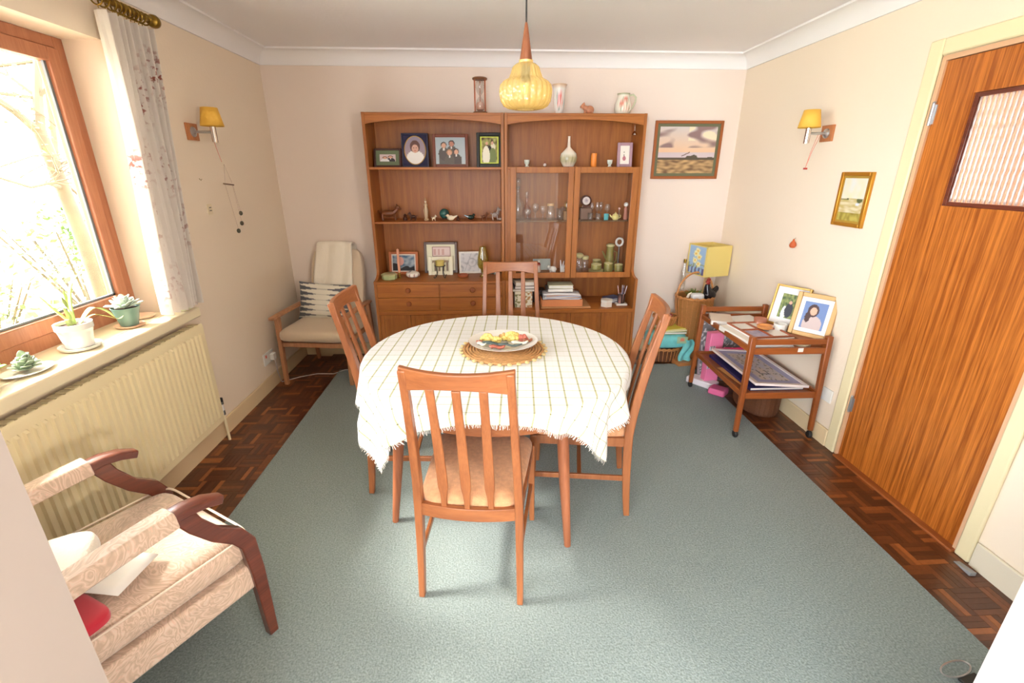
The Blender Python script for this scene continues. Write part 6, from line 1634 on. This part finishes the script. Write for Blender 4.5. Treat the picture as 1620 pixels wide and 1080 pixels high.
# the lamp stands on its own stool hidden behind the baskets
mb = MB(); mb.tube([(0, 0, .545), (0, 0, .73)], [.020, .014], 14); mb.lathe([(.06, .44), (.062, .45), (.030, .47), (.022, .50), (.026, .53), (.018, .56)], 24); mb.build('base', mat('lamp_base', srgb(206, 170, 120), .4), t)
YS = newmat('yellow_shade'); m_, N_, L_, P_ = YS
P_.inputs['Base Color'].default_value = (*srgb(255, 240, 156), 1); P_.inputs['Roughness'].default_value = .7
tl_ = N_.new('ShaderNodeBsdfTranslucent'); tl_.inputs[0].default_value = (*srgb(250, 222, 110), 1); ms_ = N_.new('ShaderNodeMixShader'); ms_.inputs[0].default_value = .35
L_.new(P_.outputs[0], ms_.inputs[1]); L_.new(tl_.outputs[0], ms_.inputs[2]); L_.new(ms_.outputs[0], N_['Material Output'].inputs[0])
mb = MB()
for k in range(4):
    a = k * pi / 2; c, s_ = cos(a), sin(a)
    q = [(sh_w, -sh_w), (sh_w, sh_w)]
    pts = [(x * c - y * s_, x * s_ + y * c) for x, y in q]
    mb.add([(pts[0][0], pts[0][1], .735), (pts[1][0], pts[1][1], .735), (pts[1][0], pts[1][1], .985), (pts[0][0], pts[0][1], .985)], [(0, 1, 2, 3)])
mb.build('lampshade', m_, t, solid=.003, smooth=False)
def daff(u, v):
    if abs(u - .5) > .46 or abs(v - .5) > .47: return srgb(240, 214, 120)
    for (cx, cy) in ((.42, .72), (.62, .62), (.40, .48), (.6, .38), (.5, .82)):
        d = hypot(u - cx, (v - cy) * 1.2)
        if d < .05: return srgb(240, 200, 90)
        if d < .12 + .02 * sin(atan2(v - cy, u - cx) * 6): return srgb(244, 236, 180)
    if v < .25 and abs(sin(u * 16)) > .8: return srgb(96, 92, 140)
    if v < .4 and nz(u, v, 9) > .1: return srgb(150, 160, 120)
    return srgb(160, 190, 220)
MB().grid(lambda u, v: (-sh_w + .004 + (2 * sh_w - .008) * u, -sh_w - .003, .740 + .24 * v), 26, 30, colf=daff).build('flower_panel', M['prints'], t, smooth=False)
MB().ball((0, 0, .80), .028).build('bulb', M['whitep'], t)
t = thing('stool', 'small pale wooden stool carrying the yellow lamp in the back right corner', 'stool', (1.890, 3.905, 0), 0)
box(-.085, .085, -.085, .085, .41, .4395).build('seat', M['oak'], t, bev=.006)
for sx in (-1, 1):
    for sy in (-1, 1): MB().bar((sx * .065, sy * .065, .41), (sx * .075, sy * .075, 0), .026, .026, (0, 1, 0), .02, .02).build('leg', M['oak'], t)
# small basket on a stack of papers and a turquoise bag on a dark basket
basket('dark brown low wicker basket on the floor under the turquoise bag', (1.500, 3.745, 0), [(.10, .004), (.12, .02), (.135, .13)], WK2, 0, None, 1.0, .8, 24)
t = thing('turquoise_bag', 'turquoise cloth bag sagging over the dark low basket', 'bag', (1.505, 3.745, .135), 0)
m_ = mat('turquoise_cloth', srgb(120, 206, 206), .6, var=.10, vscale=20, sheen=.2)
mb = cushion(MB(), (0, 0, .065), .165, .115, .062, e=.5); mb.build('bag', m_, t, sharp=180)
mb = MB(); mb.grid(lambda u, v: (.10 + .10 * u + .02 * sin(v * 6), -.115 - .02 * v + .012 * sin(u * 9 + v * 4), .085 - .205 * v * (1 - .15 * u)), 14, 16); mb.build('flap', m_, t, solid=.004, sharp=180)
MB().grid(lambda u, v: (.06 + .09 * u, -.118 + .002 * sin(u * 4), .055 + .06 * v), 12, 8, colf=lambda u, v: srgb(226, 140, 110) if el(u, v, .5, .55, .22, .3) else srgb(170, 196, 160)).build('flower_print', M['prints'], t)
Z0 = .2635
for i, (w, d, h, c, lab) in enumerate(((.24, .19, .020, srgb(150, 160, 90), 'green patterned book under the pale booklets in the corner'), (.22, .17, .010, srgb(240, 232, 190), 'cream booklet in the corner pile below the yellow one'), (.19, .15, .010, srgb(238, 224, 90), 'bright yellow booklet in the corner pile'))):
    book(lab, 1.535 + .006 * i, 3.75 - .005 * i, Z0 + (0, .021, .0325)[i] , w, d, h, c, .12 * i, name='booklet')
basket('small oval wicker basket on top of the booklets', (1.502, 3.79, Z0 + .045), [(.075, .004), (.085, .02), (.105, .085)], WK, 0, None, .95, .75, 18)
simple(MB().lathe([(.028, 0), (.03, .003), (.03, .09), (.024, .094), (.0001, .094)], 20), 'green_roll', mat('lime_roll', srgb(190, 206, 120), .6, var=.15, vscale=30), 'pale green roll lying in the small oval basket', 'roll', (1.440, 3.80, Z0 + .130), rot=(0, radians(65), .3))
for i, (x, y, c, lab) in enumerate(((1.515, 3.785, srgb(150, 44, 40), 'dark red ball in the small oval basket'), (1.550, 3.80, srgb(170, 60, 60), 'rosy ball at the right of the small oval basket'), (1.530, 3.755, srgb(120, 60, 40), 'brown ball at the front of the small oval basket'))):
    simple(MB().ball((0, 0, .0), .026, 16, 10), 'dried_fruit', mat('dried_fruit' + str(i), c, .5, var=.3, vscale=40), lab, 'ornament', (x, y, Z0 + .115 + (.012 if i == 0 else 0)))
simple(box(-.09, .09, -.13, .13, 0, .04), 'wooden_tray', mat('tan_tray', srgb(190, 126, 72), .5), 'low tan wooden box on the parquet left of the tall basket', 'box', (1.640, 3.69, 0), rot=(0, 0, .15), bev=.004)
simple(MB().ball((0, 0, .022), .026, 14, 8, (1.6, 1, .8)), 'shoe_toe', mat('grey_metal_shoe', srgb(70, 70, 84), .3, .5), 'small dark shiny object on the floor before the turquoise bag', 'ornament', (1.375, 3.672, 0))

# ------------------------------------------------------------------ pictures and bits on the walls
def p_land(u, v):
    if v < .30: 
        c = mixc(srgb(120, 92, 66), srgb(206, 170, 120), .5 + nz(u * 1.5, v * 3, 6)); return c
    if v < .34 + .05 * max(0, nz(u, 1, 7)) + (.04 if el(u, v, .6, .35, .1, .06) else 0): return srgb(92, 82, 68)
    n_ = nz(u * 1.2, v * 2.2, 3, 5)
    c = mixc(srgb(240, 196, 150), srgb(216, 206, 200), (v - .34) * 1.6)
    if v > .55 and n_ > .02: c = mixc(c, srgb(150, 122, 120), min(1, n_ * 3))
    if u > .5 and v > .7 and n_ < -.05: c = srgb(236, 226, 196)
    if v < .46: c = srgb(212, 196, 200)
    if abs((v - .40) - .6 * (u - .46)) < .01 and .42 < u < .56: return srgb(110, 84, 70)
    return c
t = frame('landscape_painting', 'landscape painting of a sunset marsh in a red-brown frame on the back wall', 'picture', (1.605, YB - .0205, 1.502), .555, .438, .022, mat('painting_frame', srgb(164, 92, 44), .4), .022, srgb(112, 112, 84), p_land, rz=0, tilt=0, stand=False, res=80)
def p_boat(u, v):
    if v > .52: return mixc(srgb(226, 226, 220), srgb(232, 224, 190), nz(u, v, 4) + .5)
    if (abs(v - .50 - .03 * u) < .012 and u < .35) or (el(u, v, .84, .5, .12, .07)): return srgb(96, 100, 60)
    if v < .2: return mixc(srgb(150, 130, 50), srgb(196, 180, 90), .5 + nz(u, v, 8))
    if el(u, v, .78, .40, .08, .04): return srgb(222, 226, 240)
    return mixc(srgb(226, 214, 180), srgb(196, 176, 110), .5 + 1.2 * nz(u * 1, v * 4, 4))
frame('gold_picture', 'small upright seascape in a gold frame on the right wall', 'picture', (XR - .0185, 2.592, 1.268), .232, .288, .020, mat('rich_gold', srgb(206, 146, 50), .3, .6), .012, srgb(180, 140, 50), p_boat, rz=radians(-90), tilt=0, stand=False, res=50)
t = thing('hanging_gourd', 'small orange-brown fig-shaped ornament hanging on the right wall', 'ornament', (XR - .022, 3.003, 1.085)); MB().lathe([(.0001, 0), (.014, .003), (.021, .016), (.018, .032), (.007, .046), (.004, .058), (.0001, .060)], 20).build('body', mat('terracotta_glaze', srgb(196, 92, 44), .4), t); MB().tube([(0, 0, .058), (.012, 0, .066)], .0015, 6).build('hook', M['brass'], t)
# wind chime and little bird plaque under the left lamp
t = thing('wind_chime', 'thread wind chime with three dark stones under the left wall lamp', 'wind chime', (XL + .14, 2.985, 1.60))
WC = mat('thread', srgb(190, 160, 140), .8)
mb = MB(); mb.tube([(0, 0, 0), (0, -.03, -.115)], .0009, 5); mb.tube([(0, 0, 0), (0, .05, -.105)], .0009, 5); mb.build('top_thread', WC, t)
MB().tube([(0, -.045, -.108), (0, .065, -.118)], .004, 8).build('stick', mat('driftwood', srgb(120, 90, 66), .7), t)
for i, (y, z) in enumerate(((.085, -.285), (.075, -.345), (.020, -.385))):
    s_ = MB(); s_.tube([(0, (.055, .05, -.03)[i], -.114), (0, y, z + .015)], .0008, 5); s_.build('thread', WC, t)
    MB().ball((0, y, z), .014, 12, 8, (.7, 1.1, 1)).build('stone', mat('dark_pebble', srgb(84, 80, 62), .5), t)
t = thing('wall_hook', 'tiny brass hook on the left wall beneath the wall lamp', 'hook', (XL + .004, 2.945, 1.51)); MB().tube([(0, 0, .01), (.008, .003, 0), (.012, .006, .008)], .0018, 6).build('hook', M['brass'], t)
t = thing('switch_plate', 'small cream plate with two marks on the left wall', 'switch', (XL + .002, 2.99, 1.345)); box(-.002, .004, -.022, .022, -.03, .03).build('plate', mat('cream_plate', srgb(234, 216, 184), .5), t, bev=.001)
for z in (.01, -.008): box(.004, .006, -.010, .010, z - .002, z + .002).build('slot', M['iron'], t)
t = thing('wall_socket', 'white wall socket with a plug beside the corner armchair', 'socket', (XL + .001, 3.330, .245)); box(0, .010, -.075, .075, -.045, .045).build('face_plate', M['whitep'], t, bev=.003); box(.011, .040, .01, .058, -.028, .022).build('plug', M['whitep'], t, bev=.004); box(.010, .014, -.05, -.035, .01, .03).build('rocker', mat('red_rocker', srgb(226, 100, 84), .4), t)
simple(MB().tube([(XL + .035, 3.365, .22), (XL + .03, 3.385, .10), (XL + .04, 3.40, .01), (-1.55, 3.50, .004), (-1.43, 3.56, .004), (-1.30, 3.55, .004), (-1.262, 3.57, .010), (-1.22, 3.60, .017), (-1.10, 3.605, .017)], .0032, 7), 'power_cable', mat('cable_white', srgb(206, 200, 200), .5), 'pale power cable running over the floor under the corner armchair', 'cable', (0, 0, 0))
t = thing('wall_socket', 'white wall socket low on the right wall behind the trolley', 'socket', (XR - .001, 2.420, .30)); box(-.010, 0, -.04, .04, -.04, .04).build('face_plate', M['whitep'], t, bev=.003)
t = thing('door_stop', 'small grey rubber door wedge on the parquet by the right skirting', 'door stop', (1.955, 1.41, 0), radians(86))
mb = MB(); mb.add([(-.038, -.013, 0), (.038, -.013, 0), (.038, .013, 0), (-.038, .013, 0), (-.038, -.013, .018), (.038, -.013, .004), (.038, .013, .004), (-.038, .013, .018)], [(3, 2, 1, 0), (4, 5, 6, 7), (0, 1, 5, 4), (1, 2, 6, 5), (2, 3, 7, 6), (3, 0, 4, 7)]); mb.build('wedge', mat('grey_rubber', srgb(150, 150, 150), .6), t, bev=.003)
t = thing('wire_ring', 'bent metal loop on the carpet at the bottom right corner', 'wire', (1.50, .995, .0165), .2)
MB().tube([(.055 * cos(a), .022 * sin(a), .012 + .004 * cos(a)) for a in [2 * pi * k / 28 for k in range(28)]], .0028, 6, closed=True).build('loop', M['steel'], t); box(-.02, .05, -.045, -.022, 0, .010).build('foot', M['iron'], t, bev=.002)

# ------------------------------------------------------------------ plants on the sill
SZ = .8625
LEAF = mat('fresh_leaf', srgb(188, 206, 128), .5); LEAF2 = mat('grey_leaf', srgb(196, 208, 192), .55, var=.25, vscale=50); SOIL = mat('soil', srgb(70, 46, 34), .95)
def pot(t, prof, m, soil_r, soil_z):
    MB().lathe(prof, 36).build('pot', m, t); MB().lathe([(soil_r, soil_z), (.0001, soil_z + .004)], 24, close=False).build('soil', SOIL, t)
t = thing('potted_plant', 'arching green plant in a white pot on the window sill', 'plant', (-1.722, 1.905, SZ), 0)
MB().lathe([(.048, 0), (.066, .004), (.072, .016), (.068, .016), (.050, .008), (.0001, .008)], 36).build('saucer', M['whitep'], t)
pot(t, [(.040, .009), (.048, .012), (.056, .07), (.060, .085), (.063, .088), (.063, .112), (.058, .112), (.054, .085), (.0001, .085)], M['whitep'], .057, .098)
def strap(mb, pts, w):
    n = len(pts); P = [Vector(p) for p in pts]
    # Catmull resample
    out = []
    for i in range(n - 1):
        p0, p1, p2, p3 = P[max(i - 1, 0)], P[i], P[i + 1], P[min(i + 2, n - 1)]
        for k in range(5):
            q = k / 5; out.append(0.5 * ((2 * p1) + (-p0 + p2) * q + (2 * p0 - 5 * p1 + 4 * p2 - p3) * q * q + (-p0 + 3 * p1 - 3 * p2 + p3) * q ** 3))
    out.append(P[-1]); m = len(out); base = len(mb.v)
    for i, p in enumerate(out):
        d = (out[min(i + 1, m - 1)] - out[max(i - 1, 0)]).normalized(); x = d.cross(Vector((0, 0, 1)))
        if x.length < .01: x = Vector((0, 1, 0))
        x.normalize(); q = i / (m - 1); ww = .75 * w * (0.25 + 1.5 * sin(pi * min(1, q * .9 + .1)) ** .8) * .5
        y = x.cross(d)
        for s_ in (-1, 0, 1): mb.v.append(p + x * ww * s_ + y * (.15 * ww * abs(s_))); mb.c.append(None)
    for i in range(m - 1):
        for k in range(2): mb.f.append((base + i * 3 + k, base + i * 3 + k + 1, base + (i + 1) * 3 + k + 1, base + (i + 1) * 3 + k))
    return mb
ls = [([(0, 0, .10), (-.01, -.05, .18), (-.02, -.085, .25)], .016), ([(0, 0, .10), (-.02, -.03, .17), (-.03, -.12, .22), (-.02, -.20, .235)], .006), ([(0, .01, .10), (0, .02, .19), (0, .05, .26), (.01, .10, .30)], .012),
      ([(.0, .01, .10), (.0, .0, .17), (-.01, .0, .22)], .014), ([(.01, .02, .10), (.03, .07, .15), (.04, .12, .13), (.05, .15, .09)], .026), ([(.01, .02, .10), (.02, .08, .12), (.03, .13, .10), (.05, .17, .075), (.05, .20, .080)], .010),
      ([(.0, -.01, .10), (.02, -.03, .15), (.03, -.05, .19)], .012), ([(0, 0, .10), (-.02, .03, .17), (-.04, .05, .24)], .010), ([(0, -.02, .1), (.03, -.05, .14), (.05, -.06, .12)], .012)]
for p_, w_ in ls: strap(MB(), p_, w_).build('leaf', LEAF, t, solid=.0012, sharp=180)
t = thing('potted_plant', 'grey-leaved succulent in a blue-green pot on the window sill', 'plant', (-1.728, 2.200, SZ), 0)
MB().lathe([(.040, 0), (.056, .003), (.062, .010), (.058, .010), (.040, .006), (.0001, .006)], 30).build('saucer', mat('terracotta_saucer', srgb(236, 190, 160), .5), t)
pot(t, [(.034, .007), (.036, .010), (.048, .065), (.056, .092), (.058, .096), (.054, .096), (.046, .07), (.0001, .07)], mat('teal_glaze', srgb(112, 144, 134), .35), .050, .088)
def rosette(t, n, R, z0, m, seed=0, wide=.022):
    rnd = random.Random(seed)
    for k in range(n):
        a = k * 2.399; q = k / n; r = R * (.25 + .75 * q); up_ = (1 - q) * .05 + .012
        strap(MB(), [(.1 * r * cos(a), .1 * r * sin(a), z0), (r * .6 * cos(a), r * .6 * sin(a), z0 + up_ * .7), (r * cos(a), r * sin(a), z0 + up_ * (.9 + .3 * rnd.random()))], wide).build('leaf', m, t, solid=.003, sharp=180)
rosette(t, 26, .085, .09, LEAF2, 3)
t = thing('succulent_dish', 'low succulent on a white saucer at the near end of the sill', 'plant', (-1.712, 1.655, SZ), 0)
MB().lathe([(.040, 0), (.065, .003), (.078, .010), (.074, .011), (.05, .006), (.0001, .006)], 30, Matrix.Diagonal((.85, 1.1, 1, 1))).build('saucer', M['whitep'], t)
rosette(t, 24, .056, .010, mat('sage_leaf', srgb(168, 186, 158), .55, var=.35, vscale=60), 8, .024)
t = thing('potted_plant', 'bright green leafy plant cut off by the left edge of the picture', 'plant', (-1.735, 1.500, SZ), 0)
pot(t, [(.035, .0), (.038, .003), (.048, .05), (.050, .055), (.046, .055), (.040, .04), (.0001, .04)], mat('terracotta', srgb(200, 120, 84), .7), .045, .048)
rosette(t, 20, .10, .045, mat('lime_leaf', srgb(150, 200, 70), .5), 4, .034)
simple(MB().lathe([(.030, 0), (.056, .004), (.060, .012), (.055, .012), (.0001, .006)], 28), 'saucer', mat('peach_saucer', srgb(240, 206, 176), .5), 'empty peach saucer on the sill right of the succulent pot', 'saucer', (-1.775, 2.345, SZ))
simple(box(-.022, .022, -.03, .03, 0, .014), 'soap_dish', mat('pale_green_dish', srgb(226, 226, 190), .4), 'tiny pale green dish at the right end of the window sill', 'dish', (-1.640, 2.475, SZ), bev=.004)

# ------------------------------------------------------------------ garden beyond the window
def bark_leaf(): pass
gd = MB(); gd.grid(lambda u, v: (-2.1 - 16 * u, -8 + 26 * v, -.35 + .05 * nz(u, v, 9)), 30, 40)
tag(gd.build('lawn', mat('lawn_grass', srgb(158, 160, 132), .9, var=.25, vscale=2.5, bump=.6, bscale=30)), 'sunlit lawn outside the window', 'lawn')['kind'] = 'stuff'
BARK = mat('pale_bark', srgb(82, 66, 42), .85, var=.25, vscale=9); GLEAF = mat('sunlit_leaf', srgb(104, 122, 66), .6, var=.3, vscale=6)
def tree(label, x, y, h, spread, seed, nleaf, r0=.09, paths=None):
    t = thing('tree', label, 'tree', (x, y, -.35), 0)
    rnd = random.Random(seed); tips = []
    def branch(mb, p, d, L_, r, lev):
        pts = [Vector(p)]; rs = [r]; d = Vector(d).normalized()
        for k in range(5):
            d = (d + Vector((rnd.uniform(-.25, .25), rnd.uniform(-.25, .25), rnd.uniform(-.08, .18)))).normalized()
            pts.append(pts[-1] + d * L_ / 5); rs.append(r * (1 - .14 * (k + 1)))
        mb.tube(pts, rs, 7 if lev < 2 else 5)
        if lev < 3:
            for k in range(3 if lev < 2 else 2):
                i = rnd.choice((2, 3, 4, 5)); dd = (d + Vector((rnd.uniform(-1, 1), rnd.uniform(-1, 1), rnd.uniform(-.2, .7)))).normalized()
                branch(mb, pts[i], dd, L_ * rnd.uniform(.55, .75), rs[i] * .65, lev + 1)
        else: tips.extend(pts[2:])
        if lev == 2: tips.extend(pts[3:])
    tr_ = MB(); tr_.tube([(0, 0, 0), (.05, .02, h * .2), (.0, .08, h * .42)], [r0, r0 * .85, r0 * .75], 12); tr_.build('trunk', BARK, t)
    mb = MB()
    for k in range(4):
        a = k * pi / 2 + rnd.uniform(-.4, .4); branch(mb, (0, .08, h * .42), (cos(a) * spread, sin(a) * spread, 1.0), h * .42, r0 * .55, 0)
    mb.build('branches', BARK, t, kind='stuff')
    lf = MB()
    for k in range(nleaf):
        p = rnd.choice(tips) + Vector((rnd.gauss(0, .16), rnd.gauss(0, .16), rnd.gauss(0, .14))); a, b = rnd.uniform(0, 2 * pi), rnd.uniform(-1, 1); s_ = rnd.uniform(.025, .05)
        u_ = Vector((cos(a), sin(a), b * .6)).normalized(); w_ = u_.cross(Vector((rnd.uniform(-1, 1), rnd.uniform(-1, 1), 1))).normalized()
        lf.add([p - u_ * s_, p + w_ * s_ * .5, p + u_ * s_, p - w_ * s_ * .5], [(0, 1, 2, 3)])
    lf.build('leaves', GLEAF, t, kind='stuff', smooth=False)
    return t
def bush(label, x, y, r, h, seed, n):
    t = thing('bush', label, 'bush', (x, y, -.35), 0); rnd = random.Random(seed)
    mb = MB()
    for k in range(14):
        a = rnd.uniform(0, 2 * pi); mb.tube([(0, 0, 0), (r * .4 * cos(a), r * .4 * sin(a), h * .5), (r * .7 * cos(a), r * .7 * sin(a), h * .85)], [.02, .013, .006], 5)
    mb.build('stems', BARK, t, kind='stuff')
    lf = MB()
    for k in range(n):
        a, ph = rnd.uniform(0, 2 * pi), rnd.uniform(-.4, pi / 2); q = rnd.random() ** .4
        p = Vector((r * q * cos(a) * cos(ph), r * q * sin(a) * cos(ph), h * .5 + h * .5 * q * sin(ph)))
        b = rnd.uniform(-1, 1); s_ = rnd.uniform(.03, .06); a = rnd.uniform(0, 2 * pi)
        u_ = Vector((cos(a), sin(a), b)).normalized(); w_ = u_.cross(Vector((rnd.uniform(-1, 1), rnd.uniform(-1, 1), 1))).normalized()
        lf.add([p - u_ * s_, p + w_ * s_ * .5, p + u_ * s_, p - w_ * s_ * .5], [(0, 1, 2, 3)])
    lf.build('leaves', GLEAF, t, kind='stuff', smooth=False)
t = thing('tree', 'pale-barked tree with a leaning forked trunk just outside the window', 'tree', (-4.5, 3.62, -.35), 0)
def P3(y, z, dx=0): return (dx, y - 3.62, z + .35)
MB().tube([P3(5.50, -.3), P3(5.46, .5), P3(5.42, 1.0), P3(5.38, 1.38), P3(5.34, 1.75), P3(5.32, 1.95)], [.085, .08, .07, .065, .06, .055], 14).build('trunk', BARK, t)
brs = MB(); tips = []
rnd = random.Random(21)
def limb(pts, r, lev=0):
    pts = [Vector(p) for p in pts]; m = len(pts)
    brs.tube(pts, [r * (1 - .6 * i / (m - 1)) for i in range(m)], 8 if lev == 0 else 5)
    if lev < 2:
        for k in range(5 if lev == 0 else 3):
            i = rnd.randrange(1, m); a = pts[i]; d = Vector((rnd.uniform(-1, .6), rnd.uniform(-1, 1), rnd.uniform(-.5, .8))).normalized(); L_ = rnd.uniform(.5, 1.1) * (1 - .3 * lev)
            limb([a, a + d * L_ * .4 + Vector((0, 0, .05)), a + d * L_ * .75, a + d * L_ + Vector((0, rnd.uniform(-.1, .1), .12))], r * .38, lev + 1)
    else: tips.extend(pts[2:])
limb([P3(5.32, 1.93), P3(5.42, 2.25), P3(5.55, 2.6), P3(5.68, 2.9), P3(5.7, 3.8)], .050)
limb([P3(5.32, 1.92), P3(5.18, 2.10, -.05), P3(5.0, 2.25, -.1), P3(4.7, 2.35, -.2), P3(4.3, 2.6)], .042)
limb([P3(5.42, 1.0), P3(5.6, 1.5, -.2), P3(5.85, 2.0, -.3), P3(6.0, 2.8, -.3)], .05)
limb([P3(5.38, 1.4), P3(5.1, 1.45, .1), P3(4.8, 1.42, .2), P3(4.4, 1.55, .2)], .022)
limb([P3(5.35, 1.6), P3(5.6, 1.75, .2), P3(5.9, 1.8, .2)], .02)
brs.build('branches', BARK, t, kind='stuff')
lf = MB()
for k in range(420):
    p = rnd.choice(tips) + Vector((rnd.gauss(0, .08), rnd.gauss(0, .08), rnd.gauss(0, .08))); a, b = rnd.uniform(0, 2 * pi), rnd.uniform(-1, 1); s_ = rnd.uniform(.025, .05)
    u_ = Vector((cos(a), sin(a), b * .6)).normalized(); w_ = u_.cross(Vector((rnd.uniform(-1, 1), rnd.uniform(-1, 1), 1))).normalized()
    lf.add([p - u_ * s_, p + w_ * s_ * .5, p + u_ * s_, p - w_ * s_ * .5], [(0, 1, 2, 3)])
lf.build('leaves', GLEAF, t, kind='stuff', smooth=False)
bush('leafy bush low behind the right side of the window', -5.2, 6.1, .9, 1.5, 3, 1100)
bush('leafy bush low behind the left side of the window', -5.0, 4.6, .6, 1.0, 5, 600)
